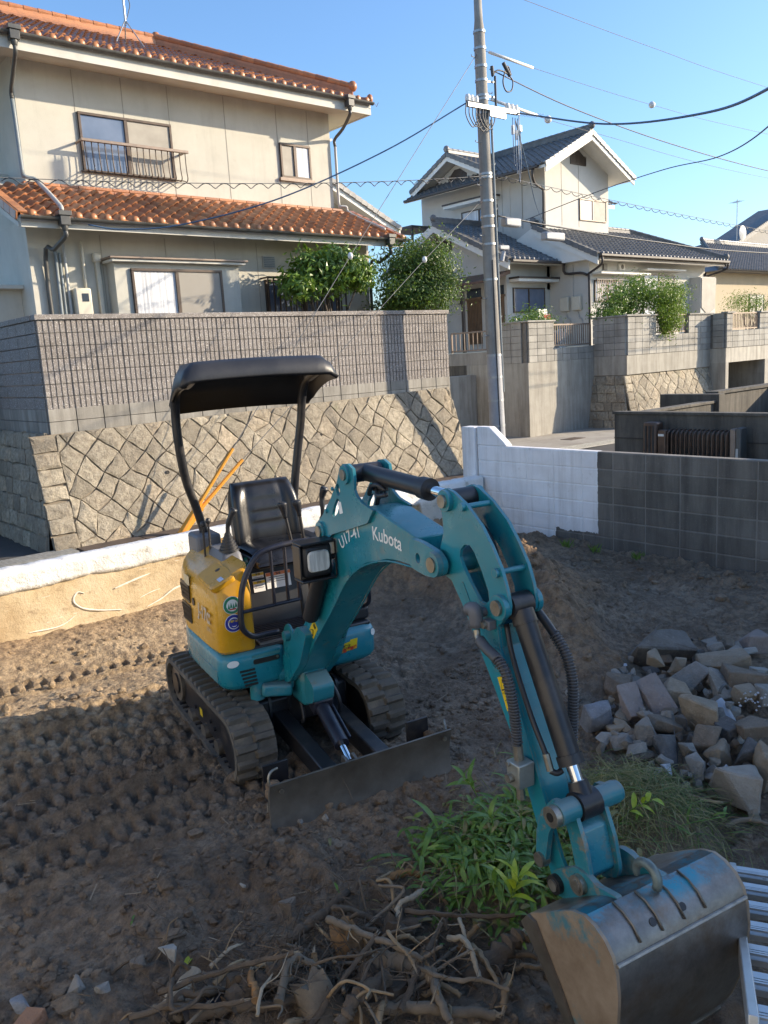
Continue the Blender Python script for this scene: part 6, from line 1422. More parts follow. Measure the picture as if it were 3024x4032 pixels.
# --- arm cylinder on top of the boom
a_, b_ = Vector((1.417, 0, 1.782)), Vector((2.203, 0, 1.752)); d_ = (b_-a_)
EMB().cyl(a_+d_*.02, a_+d_*.70, .040, n=24).build('arm_cylinder', BLK, EXC, smooth=True); EMB().cyl(a_+d_*.64, a_+d_*.715, .047, n=24).build('cylinder_gland', BLKP, EXC, smooth=True); EMB().cyl(a_+d_*.7, b_, .022, n=16).build('arm_cylinder_rod', CHR, EXC, smooth=True)
EMB().cyl((1.417, -.07, 1.782), (1.417, .07, 1.782), .043, n=16).build('cylinder_eye', BLK, EXC, smooth=True); EMB().cyl((2.203, -.05, 1.752), (2.203, .05, 1.752), .042, n=16).build('cylinder_eye', BLK, EXC, smooth=True)
EMB().box(a_+Vector((.10, -.025, -.075)), a_+Vector((.17, .025, -.035))).build('port_block', BLKP, EXC, bevel=.006)
for pts in ([(1.56, -.02, 1.72), (1.62, -.05, 1.70), (1.68, -.04, 1.71)], [(1.50, -.03, 1.69), (1.54, -.04, 1.73), (1.60, -.04, 1.745), (1.64, -.02, 1.72)], [(1.53, .03, 1.72), (1.48, .03, 1.67), (1.46, .02, 1.60)]): EMB().tube(smoothpath(pts, 4), .011, 8).build('hydraulic_hose', BLKP, EXC, smooth='all')
# --- arm: two side plates, box below
ARMP = [(2.149, 1.756), (2.158, 1.786), (2.197, 1.799), (2.246, 1.789), (2.328, 1.75), (2.415, 1.687), (2.477, 1.616), (2.527, 1.545), (2.555, 1.478), (2.568, 1.421), (2.561, 1.385), (2.528, 1.355), (2.494, 1.327), (2.506, 1.245), (2.574, 1.114), (2.648, 0.955), (2.715, 0.80), (2.765, .69), (2.815, .58), (2.86, .52), (2.84, .46), (2.79, .45), (2.76, .49), (2.70, .62), (2.625, .79), (2.55, 0.945), (2.469, 1.073), (2.385, 1.198), (2.331, 1.277), (2.265, 1.37), (2.207, 1.438), (2.14, 1.455), (2.112, 1.502), (2.140, 1.561), (2.166, 1.621), (2.162, 1.678), (2.153, 1.728)]
SLOTP = [(2.279, 1.575), (2.305, 1.597), (2.341, 1.6), (2.368, 1.577), (2.41, 1.515), (2.446, 1.447), (2.449, 1.413), (2.426, 1.394), (2.392, 1.396), (2.337, 1.451), (2.287, 1.512), (2.271, 1.545)]
HA = .066
arm = plate(ARMP, [SLOTP], -HA, -HA+.014, 'arm', TEAL, EXC)
plate(ARMP, [SLOTP], HA-.014, HA, 'arm_side_plate', TEAL, arm)
def web(pts, name):                                     # plate between the two sides along a polyline
    mb = EMB()
    for (a, b) in zip(pts, pts[1:]):
        mb.bar((a[0], 0, a[1]), (b[0], 0, b[1]), 2*HA-.028, .012, up=(-(b[1]-a[1]), 0, b[0]-a[0]))
    return mb.build(name, TEAL, arm)
web([(2.488, 1.318), (2.498, 1.245), (2.566, 1.114), (2.64, 0.955), (2.707, 0.80), (2.755, .69)], 'front_web'); web([(2.21, 1.452), (2.272, 1.378), (2.337, 1.285), (2.391, 1.206), (2.475, 1.081), (2.556, .953), (2.631, .797), (2.705, .63)], 'rear_web'); web([(2.36, 1.30), (2.488, 1.318)], 'cross_web')
for (u, w) in ((2.31, 1.741), (2.506, 1.529)): boss(u, w, -HA-.012, HA+.006, .011, TEAL, arm, 'spacer_rod', 12); boss(u, w, -HA-.016, -HA, .017, TEAL, arm, 'rod_head', 12)
for (u, w, r) in ((2.203, 1.752, .042), (2.525, 1.408, .046)):
    for s in (-1, 1): boss(u, w, s*HA, s*(HA+.020), r, TEAL, arm, 'pin_boss'); boss(u, w, s*(HA+.020), s*(HA+.032), r*.62, PIN, arm, 'pin')
boss(2.168, 1.503, -HA, HA, .05, TEALW, arm, 'pivot_tube')
ring = plate(disc2 := [(2.487+.045*math.cos(a), 1.199+.045*math.sin(a)) for a in [2*math.pi*i/20 for i in range(20)]], [[(2.487+.034*math.cos(a), 1.199+.034*math.sin(a)) for a in [2*math.pi*i/20 for i in range(20)]]], -HA-.006, -HA-.0005, 'embossed_ring', TEAL, arm)
plate(rnd([(2.285, 1.455), (2.265, 1.43), (2.33, 1.34), (2.35, 1.35)], .014, 4), [], -HA-.003, -HA-.0005, 'slot_recess', TEALW, arm)
# caution sticker on the arm
ex = Vector((.80, 0, .1)).normalized(); dwn = Vector((.42, 0, -.90)).normalized(); o = Vector((2.535, -HA-.0015, 1.085))
exn = Vector((-dwn.z, 0, dwn.x)); exn = exn if exn.x > 0 else -exn
flat(rect(.052, .125), o, exn, dwn*-1, DYEL, arm); flat([(-.021, -.018), (.021, -.018), (0, .022)], o+Vector((0, -.002, 0))-dwn*.03, exn, dwn*-1, DBLK, arm, 'printed_triangle'); flat([(-.014, -.013), (.014, -.013), (0, .014)], o+Vector((0, -.0038, 0))-dwn*.03, exn, dwn*-1, DYEL, arm, 'printed_triangle')
decal_text('はね飛ばされ', .0085, o+Vector((0, -.002, 0))-dwn*.002, exn, dwn*-1, DBLK, arm); flat(rect(.012, .03), o+Vector((0, -.002, 0))+dwn*.038-exn*.012, exn, dwn*-1, DBLK, arm, 'printed_box'); flat(rect(.009, .027), o+Vector((0, -.0038, 0))+dwn*.038-exn*.012, exn, dwn*-1, DYEL, arm, 'printed_box')
decal_text('↔', .02, o+Vector((0, -.002, 0))+dwn*.036+exn*.004, exn, dwn*-1, DBLK, arm)
# swivel block, hoses, valve block on the left of the arm
sw_ = EMB().tube(smoothpath([(2.39, -.115, 1.375), (2.42, -.115, 1.385), (2.43, -.115, 1.37), (2.432, -.115, 1.32)], 3), .026, 12).build('swivel_joint', GREYP, arm, smooth='all')
EMB().cyl((2.42, -.06, 1.365), (2.42, -.11, 1.365), .018, n=12).build('swivel_stub', GREYP, sw_); EMB().box((2.45, -.10, 1.315), (2.49, -.066, 1.35)).build('clamp', GREYP, sw_, bevel=.004); hexbolt(2.465, -.10, 1.333, (0, -1, 0), .014, sw_)
hp = smoothpath([(2.433, -.115, 1.31), (2.445, -.118, 1.285), (2.50, -.125, 1.262), (2.565, -.13, 1.245), (2.61, -.13, 1.215), (2.635, -.128, 1.16), (2.645, -.122, 1.09), (2.648, -.116, 1.02), (2.650, -.112, .945)], 10)
EMB().tube(hp[:14], .013, 10).build('hose_fitting', PIN, arm, smooth='all'); EMB().tube(hp[13:33], .020, 12).build('hose_sleeve', HOSE, arm, smooth='all')
def spiral(path, r, parent, pitch=.011, name='hose_spring'):
    pts = []; S = 0
    for i in range(len(path)-1):
        a, b = path[i], path[i+1]; d = (b-a); L = d.length; a1, b1 = MB().frame(d, (0, 1, 0)); k = max(2, int(L/.0016))
        for j in range(k): ph = 2*math.pi*(S+L*j/k)/pitch; pts.append(a+d*(j/k)+(a1*math.cos(ph)+b1*math.sin(ph))*r)
        S += L
    return EMB().tube(pts, .0036, 5).build(name, HOSE, parent, smooth='all')
EMB().tube(hp[32:], .016, 10).build('hydraulic_hose', BLKP, arm, smooth='all'); spiral(hp[32:], .018, arm)
EMB().cyl(hp[-1], hp[-1]+Vector((.002, .003, -.055)), .018, n=8).build('hose_fitting', PIN, arm); vb = EMB().box((2.625, -.145, .80), (2.695, -.075, .89)).build('valve_block', mat_plain('bare_steel', (.33, .34, .31), .4, .6, var=.15, scale=15), arm, bevel=.005)
EMB().cyl((2.655, -.145, .835), (2.655, -.165, .835), .016, n=14).build('valve_cap', PIN, vb); hexbolt(2.64, -.145, .88, (0, -1, 0), .009, vb); EMB().cyl((2.655, -.11, .80), (2.66, -.11, .745), .014, .017, 8).build('hose_fitting', PIN, vb)
hr = smoothpath([(2.50, .10, 1.37), (2.56, .12, 1.30), (2.63, .13, 1.22), (2.665, .13, 1.12), (2.675, .12, 1.0), (2.68, .11, .90)], 8); EMB().tube(hr, .017, 10).build('hydraulic_hose', BLKP, arm, smooth='all'); spiral(hr[10:], .019, arm)
EMB().tube(smoothpath([(2.50, -.03, 1.33), (2.56, -.05, 1.22), (2.66, -.06, 1.05), (2.735, -.058, .93), (2.745, -.056, .90)], 6), .010, 8).build('hydraulic_hose', BLKP, arm, smooth='all'); EMB().cyl((2.735, -.057, .93), (2.755, -.055, .875), .013, n=8).build('hose_fitting', PIN, arm)
EMB().tube(smoothpath([(2.755, -.055, .875), (2.77, -.04, .868), (2.775, -.02, .875)], 4), .011, 8).build('hose_elbow', BLKP, arm, smooth='all')
for pts in ([(2.26, .0, 1.70), (2.36, .01, 1.62), (2.43, .0, 1.50), (2.47, -.01, 1.38)], [(2.24, .02, 1.68), (2.33, .03, 1.58), (2.38, .02, 1.46), (2.44, .02, 1.36)]): EMB().tube(smoothpath(pts, 5), .014, 8).build('hydraulic_hose', BLKP, arm, smooth='all')
# --- bucket cylinder in front of the arm
a_, b_ = Vector((2.545, 0, 1.40)), Vector((2.862, .0, .785)); d_ = (b_-a_)
EMB().cyl(a_+d_*.06, a_+d_*.80, .040, n=24).build('bucket_cylinder', BLK, EXC, smooth=True); EMB().cyl(a_+d_*.76, a_+d_*.81, .046, n=24).build('cylinder_gland', BLKP, EXC, smooth=True); EMB().cyl(a_+d_*.8, a_+d_*.93, .023, n=16).build('bucket_cylinder_rod', CHR, EXC, smooth=True)
EMB().cyl((2.53, -.045, 1.405), (2.53, .045, 1.405), .046, n=18).build('cylinder_eye', BLK, EXC, smooth=True); EMB().cyl(a_+d_*.02, a_+d_*.09, .043, .045, n=20).build('cylinder_neck', BLK, EXC, smooth=True)
EMB().cyl(a_+d_*.89, a_+d_*.99, .034, .046, n=16).build('rod_neck', BLK, EXC, smooth=True); EMB().cyl((2.862, -.042, .785), (2.862, .042, .785), .050, n=18).build('rod_eye', BLK, EXC, smooth=True)
# --- bucket linkage
lk = EMB().cyl((2.862, -.125, .785), (2.862, -.045, .785), .040, n=18)
LK = lk.build('bucket_link', TEALW, EXC, smooth=True)
EMB().cyl((2.862, .045, .785), (2.862, .135, .785), .040, n=18).build('link_barrel', TEALW, LK, smooth=True)
for s in (-1, 1): boss(2.862, .785, s*.125, s*.150, .036, PIN if s < 0 else TEALW, LK, 'link_pin'); boss(2.862, .785, s*.150, s*.153, .016, DBLK, LK, 'pin_bore')
for s in (-1, 1):
    plate(rnd([(2.835, .80), (2.885, .80), (2.94, .68), (2.965, .57), (2.95, .53), (2.905, .52), (2.89, .60), (2.86, .70)], .02), [], s*.055-(.016 if s < 0 else 0), s*.055+(.016 if s > 0 else 0), 'link_arm', TEALW, LK)
    cres = [(2.862, .825), (2.82, .815), (2.765, .75), (2.735, .66), (2.73, .57), (2.745, .535), (2.775, .54), (2.785, .60), (2.80, .68), (2.835, .745), (2.885, .76)]
    plate(cres, [], s*.085-(.022 if s < 0 else 0), s*.085+(.022 if s > 0 else 0), 'side_link', TEALW, LK); boss(2.755, .56, s*.085, s*.118, .026, PIN, LK, 'link_pin')
plate(rnd([(2.87, .74), (2.905, .72), (2.945, .58), (2.925, .55), (2.885, .66)], .01), [], -.054, .054, 'link_web', TEAL, LK)
# --- bucket: left plate at v -.22, right plate at v .28
VB0, VB1 = -.22, .37
BK = [(2.80, .395), (2.825, .437), (2.90, .487), (2.97, .535), (3.04, .578), (3.092, .594), (3.136, .587), (3.178, .565), (3.21, .528), (3.226, .478), (3.234, .405), (3.228, .31), (3.205, .20), (3.17, .10), (3.14, .045), (3.10, .02), (3.06, .09), (3.00, .185), (2.93, .275), (2.86, .345)]
t = NT('bucket_steel'); p = t.pos(); n1 = t.noise(2.6, 6, .65, p); xyz = t.sep(p)
st = t.ramp(t.noise(9, 6, .7, p), [(.3, (.16, .15, .138)), (.7, (.32, .30, .275))])
rust = t.ramp(t.noise(5, 7, .72, p), [(.5, 0.0), (.68, .6)]); st = t.mix(rust, st, (.19, .115, .06))
zt = t.math('ADD', xyz[2], t.math('MULTIPLY', t.math('SUBTRACT', n1, .5), .30)); m_ = t.ramp(zt, [(.545, 0.0), (.60, 1.0)])
pf = t.math('MULTIPLY', m_, t.ramp(t.noise(16, 6, .75, p), [(.44, .12), (.53, 1.0)]))
c = t.mix(pf, st, (.01, .27, .37)); t.set(c, t.mix(pf, (.42, .42, .42), (.40, .40, .40)), t.math('SUBTRACT', .75, t.math('MULTIPLY', pf, .75))); t.bump(t.noise(24, 5, .7, p), .25, .005); BKM = t.m
t = NT('bucket_side_steel'); p = t.pos(); st = t.ramp(t.noise(7, 6, .7, p), [(.3, (.25, .175, .115)), (.7, (.42, .32, .23))]); g_ = t.noise(3.2, 5, .65, p); xyz = t.sep(p); vv = t.math('ADD', t.math('MULTIPLY', xyz[1], 1.0), t.math('MULTIPLY', t.math('SUBTRACT', g_, .5), .35))
pf = t.ramp(vv, [(-.01, 0.0), (.0, 0.0)]); gr_ = t.ramp(t.math('ADD', t.math('MULTIPLY', xyz[1], .77), t.math('ADD', t.math('MULTIPLY', xyz[2], .9), t.math('ADD', 1.93, t.math('MULTIPLY', t.math('SUBTRACT', g_, .5), .12)))), [(.0, 0.0), (.02, 0.0)])
c = t.mix(t.ramp(t.noise(4.5, 6, .7, p), [(.56, 0.0), (.66, .8)]), st, (.02, .22, .29)); t.set(c, .5, .3); t.bump(t.noise(30, 5, .7, p), .2, .004); BKS = t.m
bsp = BK[4:16]
P = [[(u, v, w) for u, w in bsp] for v in (VB0+.012, -.1, .03, .16, VB1-.012)]; Pi = [[(u-.012*(1 if True else 0), v, w-.010) for u, w in bsp] for v in (VB0+.012, VB1-.012)]
mb = EMB().grid(P); mb.grid(Pi); bucket = mb.build('bucket', BKM, EXC, smooth=True, angle=25, fix=False)
for v0_, v1_ in ((VB0, VB0+.014), (VB1-.014, VB1)): plate(BK, [], v0_, v1_, 'side_plate', BKS, bucket)
# reinforcing side cutter with a bright teal inner edge
SC = [(2.795, .395), (2.83, .44), (2.865, .435), (2.93, .345), (3.0, .25), (3.06, .15), (3.125, .03), (3.10, .0), (3.05, .085), (2.99, .18), (2.92, .272), (2.85, .345)]
for v0_, v1_ in ((VB0-.012, VB0-.001), (VB1+.001, VB1+.012)): plate(SC, [], v0_, v1_, 'side_cutter', STL, bucket)
EMB().bar((2.86, VB0-.004, .42), (3.09, VB0-.004, .09), .010, .014, up=(0, 1, 0)).build('cutter_paint_edge', mat_plain('bright_teal', (.01, .24, .36), .4, var=.2, scale=8), bucket)
# top plate (closes the upper front), wear strips, cutting edge, weld line
P = [[(u, v, w) for u, w in BK[1:6]] for v in (VB0+.012, .03, VB1-.012)]; EMB().grid(P).build('top_plate', BKM, bucket, smooth=True, fix=False)
for v in (-.105, -.01, .085, .18):
    pts = [(u+.004, w+.004) for u, w in BK[5:9]]; EMB().tube([(u, v, w) for u, w in pts], .0038, 6).build('wear_weld', STL, bucket, smooth='all')
EMB().tube([(3.222, VB0+.01, .502), (3.222, VB1-.01, .502)], .007, 6).build('weld_line', mat_plain('bright_scraped_steel', (.36, .34, .31), .5, .5, var=.3, scale=30), bucket)
for v in (-.03, .10): EMB().cyl((3.17, v, .535), (3.190, v, .556), .013, n=14).build('drain_hole', DBLK, bucket)
EMB().bar((3.10, VB0, .02), (3.10, VB1, .02), .06, .018, up=(.5, 0, 1)).build('cutting_edge', STL, bucket, bevel=.003)
for v in (-.18, -.01, .15, .31): EMB().add([(3.12, v-.03, .04), (3.12, v+.03, .04), (3.08, v+.03, .05), (3.08, v-.03, .05), (3.06, v-.012, -.06), (3.06, v+.012, -.06), (3.05, v+.012, -.055), (3.05, v-.012, -.055)], [(0, 1, 2, 3), (4, 5, 6, 7), (0, 1, 5, 4), (1, 2, 6, 5), (2, 3, 7, 6), (3, 0, 4, 7)]).build('tooth', STL, bucket)
# hinge ears on the bucket top and lifting hook
for s in (-1, 1):
    vv = .03+s*.10
    plate(rnd([(2.775, .50), (2.80, .535), (2.90, .60), (2.955, .60), (3.0, .585), (3.09, .60), (3.10, .57), (2.98, .50), (2.90, .455), (2.80, .44)], .02), [], vv-.011, vv+.011, 'hinge_ear', TEALW, bucket)
    for (u, w) in ((2.81, .487), (2.925, .552)): boss(u, w, vv-.03 if s < 0 else vv, vv if s < 0 else vv+.03, .034, DBLK if u < 2.9 else PIN, bucket, 'hinge_boss'); boss(u, w, vv+s*.011, vv+s*.036, .021, PIN, bucket, 'hinge_pin')
hk = []
for i in range(13): a = R(-25+i*19); hk.append((3.085+.045*math.cos(a), .60, .618+.045*math.sin(a)))
EMB().tube([(u, .055, w) for u, _, w in hk], [.016]*10+[.014, .012, .010], 10).build('lifting_hook', mat_plain('hook_steel', (.16, .20, .19), .5, .4, var=.3, scale=20, dirt=(.6, (.16, .09, .05))), bucket, smooth='all')
# ================================================================== UTILITY POLE, WIRES, GUYS
t = NT('pole_concrete'); p = t.pos('world'); c = t.ramp(t.noise(2.4, 5, .6, p), [(.3, (.24, .225, .20)), (.7, (.36, .34, .305))]); c = t.mix(t.ramp(t.noise(1, 5, .7, t.mapped((9, 9, .5), p)), [(.5, 0.0), (.7, .5)]), c, (.16, .14, .12)); t.set(c, .85); t.bump(t.noise(70, 3), .2, .004); MATS['pole'] = t.m
MATS['sleeve'] = mat_plain('grey_sleeve', (.34, .35, .37), .55, var=.15, scale=3, dirt=(.4, (.2, .19, .17)))
MATS['wire'] = mat_plain('dark_wire', (.03, .036, .045), .5); MATS['bluewire'] = mat_plain('blue_wire', (.03, .075, .15), .4); MATS['greywire'] = mat_plain('grey_wire', (.13, .135, .14), .6); MATS['porcelain'] = mat_plain('porcelain', (.75, .75, .73), .25); MATS['zinc'] = mat_plain('zinc_steel', (.40, .42, .43), .45, .7, var=.2, scale=12)
def polep(z): k = (z-1.02)/7.51; return Vector((12.38-.15*k, 11.0, z))
PO = thing('utility_pole', 'grey concrete utility pole with crossarm and cables beyond the white wall', 'utility pole', (12.4, 11, -.15))
def pr(z): return .152-.0065*z
MB().tube([polep(z) for z in (-.3, 1, 3, 5, 7, 8, 8.2, 8.75)], [pr(z) for z in (-.3, 1, 3, 5, 7, 8)]+[.075, .07], 24).build('pole', MATS['pole'], PO, smooth='all')
MB().tube([polep(z) for z in (-.2, 1.0, 2.25)], [pr(z)+.006 for z in (-.2, 1, 2.25)], 24).build('cable_guard_sleeve', MATS['sleeve'], PO, smooth=True)
for z in (.45, .85, 1.35, 1.8, 2.22, 3.65, 4.30, 4.62, 4.80, 5.08, 5.50, 5.56, 6.62, 6.72, 6.86, 6.92, 7.18, 7.42, 7.72, 8.0):
    MB().cyl(polep(z-.02), polep(z+.02), pr(z)+.012, n=20).build('band', MATS['zinc'], PO, smooth=True)
for k, z in enumerate((2.6, 2.95, 3.3, 3.95, 4.45, 4.95, 5.35, 5.75, 6.1, 7.0, 7.55)):
    c = polep(z); s = 1 if k % 2 else -1; MB().tube([c+Vector((s*.10, 0, 0)), c+Vector((s*.26, -.02, 0)), c+Vector((s*.26, -.02, .03))], .008, 6).build('step_bolt', MATS['zinc'], PO)
MB().tube([polep(z)+Vector((.09, -.12, 0)) for z in (1.5, 3, 4.6, 6.5)], .022, 8).build('riser_conduit', MATS['bluepipe'], PO)
MB().tube([polep(z)+Vector((-.07, -.13, 0)) for z in (.2, 2.2, 4.0)], .014, 6).build('riser_cable', MATS['wire'], PO)
# crossarm with insulators
ca = MB().bar((11.68, 10.84, 6.66), (13.08, 10.84, 6.70), .07, .07).build('crossarm', MATS['zinc'], PO)
for x in (11.70, 11.80, 11.92, 12.78, 12.90, 13.02):
    i_ = MB(); i_.cyl((x, 10.84, 6.72), (x, 10.84, 6.78), .045, .05, 12); i_.cyl((x, 10.84, 6.78), (x, 10.84, 6.83), .05, .035, 12); i_.build('insulator', MATS['porcelain'], ca, smooth=True)
MB().bar((12.27, 10.84, 6.60), (12.7, 10.84, 6.60), .05, .12).build('arm_tie', MATS['zinc'], ca)
def loopwire(pts, r, mat, parent, name='jumper_wire'): return MB().tube(smoothpath(pts, 6), r, 6).build(name, mat, parent, smooth='all')
for k in range(6):
    x = 11.66+k*.09; d = .28+.12*rng.random(); loopwire([(x, 10.84, 6.72), (x-.06, 10.8, 6.62-d*.5), (x+.1, 10.8, 6.60-d), (x+.26, 10.82, 6.62-d*.6), (x+.32, 10.84, 6.62)], .010, MATS['wire'], PO)
for k in range(3): x = 12.92+k*.07; loopwire([(x, 10.84, 6.6), (x-.05, 10.8, 6.3), (x-.03, 10.8, 5.75-.15*k), (x+.05, 10.82, 5.9), (x+.07, 10.84, 6.4)], .008, MATS['bluewire'], PO)
for x, z in ((12.90, 6.30), (13.0, 6.22)): MB().cyl((x, 10.83, z), (x, 10.83, z+.16), .03, n=10).build('fuse_holder', MATS['porcelain'], PO, smooth=True)
# upper bracket with cable termination
for z in (6.92, 7.18): MB().bar(polep(z), polep(z)+Vector((.34, 0, .03)), .03, .03).build('bracket', MATS['zinc'], PO)
MB().tube([(12.58, 10.95, 6.6), (12.58, 10.95, 7.30)], .022, 8).build('termination_post', MATS['wire'], PO)
loopwire([(12.50, 10.95, 7.28), (12.62, 10.93, 7.40), (12.85, 10.93, 7.40), (13.05, 10.93, 7.30), (13.02, 10.93, 7.12), (12.86, 10.93, 7.08), (12.78, 10.93, 7.25), (12.92, 10.93, 7.52), (13.02, 10.93, 7.38)], .014, MATS['wire'], PO)
MB().cyl((12.80, 10.93, 7.56), (12.98, 10.93, 7.36), .035, n=10).build('cable_joint', MATS['wire'], PO, smooth=True); MB().cyl((12.52, 10.95, 7.30), (12.50, 10.95, 7.46), .032, n=10).build('cable_joint', MATS['wire'], PO, smooth=True)
# closures hung on the cable, small grey lamp arm
for (x, z, w) in ((12.95, 4.74, .45), (14.25, 4.54, .62)):
    MB().box((x-w/2, 10.90, z-.09), (x+w/2, 11.06, z+.07)).build('cable_closure', MATS['sleeve'], PO, bevel=.03)
MB().box((12.52, 10.9, 4.20), (12.80, 10.98, 4.29)).build('lamp_arm', MATS['sleeve'], PO, bevel=.02)
MB().cyl((12.5, 10.86, 3.98), (12.55, 10.84, 4.16), .05, .04, 10).build('photo_cell', MATS['sleeve'], PO)
# --- wires: each one a thing
def wire(label, pts, r, mat, sag=0, name='overhead_wire', group='overhead wires', n=24):
    p = [Vector(q) for q in pts]
    if len(p) == 2:
        a, b = p; p = [a.lerp(b, i/n)-Vector((0, 0, sag*4*(i/n)*(1-i/n))) for i in range(n+1)]
    else: p = catmull(p, 10)
    o = MB().tube(p, r, 6).build(name, mat, None, smooth='all'); root_at(o, p[0]); return tag(o, label, 'wire')
wire('thick blue cable from the crossarm sagging to the upper right edge', [(13.06, 10.84, 6.70), (12.0, 8.2, 5.75), (10.4, 5.75, 5.08), (8.59, 4.0, 4.65), (5.5, 1.6, 4.2)], .016, MATS['bluewire'])
w2 = wire('twisted grey cable from below the pole top down to the right edge', [(12.5, 11, 7.42), (15.03, 11, 7.09), (18.8, 11, 6.83), (23.74, 11, 6.70), (30, 11, 6.75), (45, 11, 7.6)], .011, MATS['greywire'])
wire('thin wire crossing the top right corner of the sky', [(10.5, 11, 8.86), (13.56, 11, 8.81), (18, 11, 8.77), (23.61, 11, 8.79), (45, 11, 9.2)], .005, MATS['greywire'])
wire('faint wire carrying the higher white ball marker', [(12.4, 11, 7.71), (13.75, 11, 7.65), (17.96, 11, 7.57), (23.68, 11, 7.63), (45, 11, 8.2)], .0045, MATS['greywire'])
wire('faint wire carrying the lower white ball marker', [(12.45, 11, 6.88), (13.79, 11, 6.79), (16, 11, 6.70), (23.75, 11, 6.51), (45, 11, 6.8)], .0045, MATS['greywire'])
wire('dark cable rising to the right edge from the white house front', [(23.19, 19.0, 6.64), (22.0, 15.2, 6.80), (20.2, 12.0, 6.60), (17.6, 9.2, 6.05), (12.91, 6.0, 5.31), (9, 3.6, 5.0)], .012, MATS['wire'])
wire('green service wire dropping from the crossarm to the white house', [(13.0, 10.84, 6.55), (16, 13, 6.35), (20, 16, 6.4), (26.0, 20.44, 6.91)], .012, MATS['bluewire'])
wire('dark service drop from the crossarm to the first house eave', [(11.70, 10.84, 6.70), (10.2, 11.4, 5.85), (8.4, 12.1, 5.05), (6.9, 12.75, 4.64), (5.95, 13.05, 4.55), (5.42, 13.12, 4.60)], .013, MATS['bluewire'])
wire('heavy cable carrying the grey closures to the right of the pole', [(12.45, 10.95, 4.83), (14.59, 10.95, 4.71), (18, 11, 4.6), (23.87, 11, 4.54), (45, 11, 4.9)], .016, MATS['wire'])
# messenger wires with a spiral hanger
def spiral_wire(label, a, b, sag, turns, amp):
    a = Vector(a); b = Vector(b); n = turns*8; o = thing('spiral_hung_cable', label, 'wire', a)
    f = lambda k: a.lerp(b, k)-Vector((0, 0, sag*4*k*(1-k)))
    MB().tube([f(i/30) for i in range(31)], .006, 5).build('messenger', MATS['greywire'], o, smooth='all')
    MB().tube([f(i/n)+Vector((0, .03*math.sin(i*math.pi/4), -amp+amp*math.cos(i*math.pi/4))) for i in range(n+1)], .007, 5).build('spiral', MATS['wire'], o, smooth='all'); return o
spiral_wire('wavy hung cable crossing in front of the first house to the pole', (12.3, 10.9, 5.52), (-1.5, 11, 4.62), .25, 46, .035)
spiral_wire('wavy hung cable running right from the pole past the white house', (12.45, 10.9, 5.54), (36, 11, 4.9), .12, 70, .035)
for lab, x, z, x2 in (('white tube sleeve on the upper wire right of the pole', 12.5, 7.71, 13.75), ('white tube sleeve on the lower wire right of the pole', 12.52, 6.90, 13.85)):
    o = MB().tube([(x, 11, z), (x2, 11, z-.06 if z > 7 else z-.10)], .028, 8).build('wire_sleeve', MATS['porcelain'], None, smooth='all'); root_at(o, (x, 11, z)); tag(o, lab, 'wire sleeve')
for lab, c in (('higher white ball marker on a faint wire', (17.96, 11, 7.57)), ('lower white ball marker on a faint wire', (14.19, 11, 6.77))):
    o = MB().ball((0, 0, 0), .075, 12).build('wire_marker', MATS['porcelain'], None, smooth='all'); o.location = c; tag(o, lab, 'wire marker')
# --- guy wires with orange guards
GUARD = mat_plain('orange_guard', (.74, .30, .03), .45, var=.12, scale=6, dirt=(.25, (.4, .2, .06)))
for lab, top, ins, mid, base in (('steeper guy wire with orange guard and round insulator', polep(7.61)+Vector((-.1, 0, 0)), (8.91, 11, 3.98), (6.38, 11, 1.08), (5.50, 11.0, .06)), ('flatter guy wire with orange guard and round insulator', polep(5.10)+Vector((-.12, 0, 0)), (10.60, 11, 3.97), (6.53, 11, .89), (5.46, 11.0, .02))):
    g = thing('guy_wire', lab, 'guy wire', base)
    MB().tube([top, ins, mid, base], .006, 5).build('steel_wire', MATS['greywire'], g)
    MB().ball(ins, .045, 10, (1, 1, 1.3)).build('insulator', MATS['porcelain'], g, smooth='all')
    MB().tube([mid, Vector(mid).lerp(Vector(base), .75), base], [.026, .030, .040], 10).build('orange_guard', GUARD, g, smooth=True)
    MB().tube([Vector(mid).lerp(Vector(base), .72), Vector(base)+Vector((-.08, 0, -.1))], [.045, .06], 10).build('guard_boot', GUARD, g, smooth=True)

# ================================================================== TREES AND BUSHES
def mat_leaf(name, a, b, c_, rough=.42, sc=2.0):
    t = NT(name); p = t.pos('world'); n = t.noise(sc, 4, .6, p); f = t.noise(23, 3, .6, p)
    c = t.ramp(n, [(.3, a), (.7, b)]); c = t.mix(t.ramp(f, [(.45, 0.0), (.7, .75)]), c, c_); t.set(c, rough)
    t.b.inputs['Subsurface Weight'].default_value = 0
    # thin leaves let some light through
    tr = t.node('ShaderNodeBsdfTranslucent'); t.l.new(t.mix(.5, c, (.25, .38, .03)), tr.inputs['Color']); mx = t.node('ShaderNodeMixShader'); mx.inputs[0].default_value = .30
    t.l.new(t.b.outputs[0], mx.inputs[1]); t.l.new(tr.outputs[0], mx.inputs[2]); t.l.new(mx.outputs[0], t.n['Material Output'].inputs['Surface']); return t.m
LF1 = mat_leaf('broad_leaf', (.06, .13, .022), (.14, .25, .04), (.24, .35, .06), .35); LF2 = mat_leaf('dense_leaf', (.035, .08, .02), (.085, .165, .032), (.18, .26, .05), .45); LF3 = mat_leaf('yellow_green_leaf', (.10, .19, .022), (.19, .29, .03), (.26, .34, .05), .45); LFD = mat_leaf('dark_leaf', (.012, .03, .012), (.025, .05, .018), (.04, .075, .02), .5)
BARK = mat_plain('bark', (.10, .075, .055), .9, var=.3, scale=12, bump=.6)
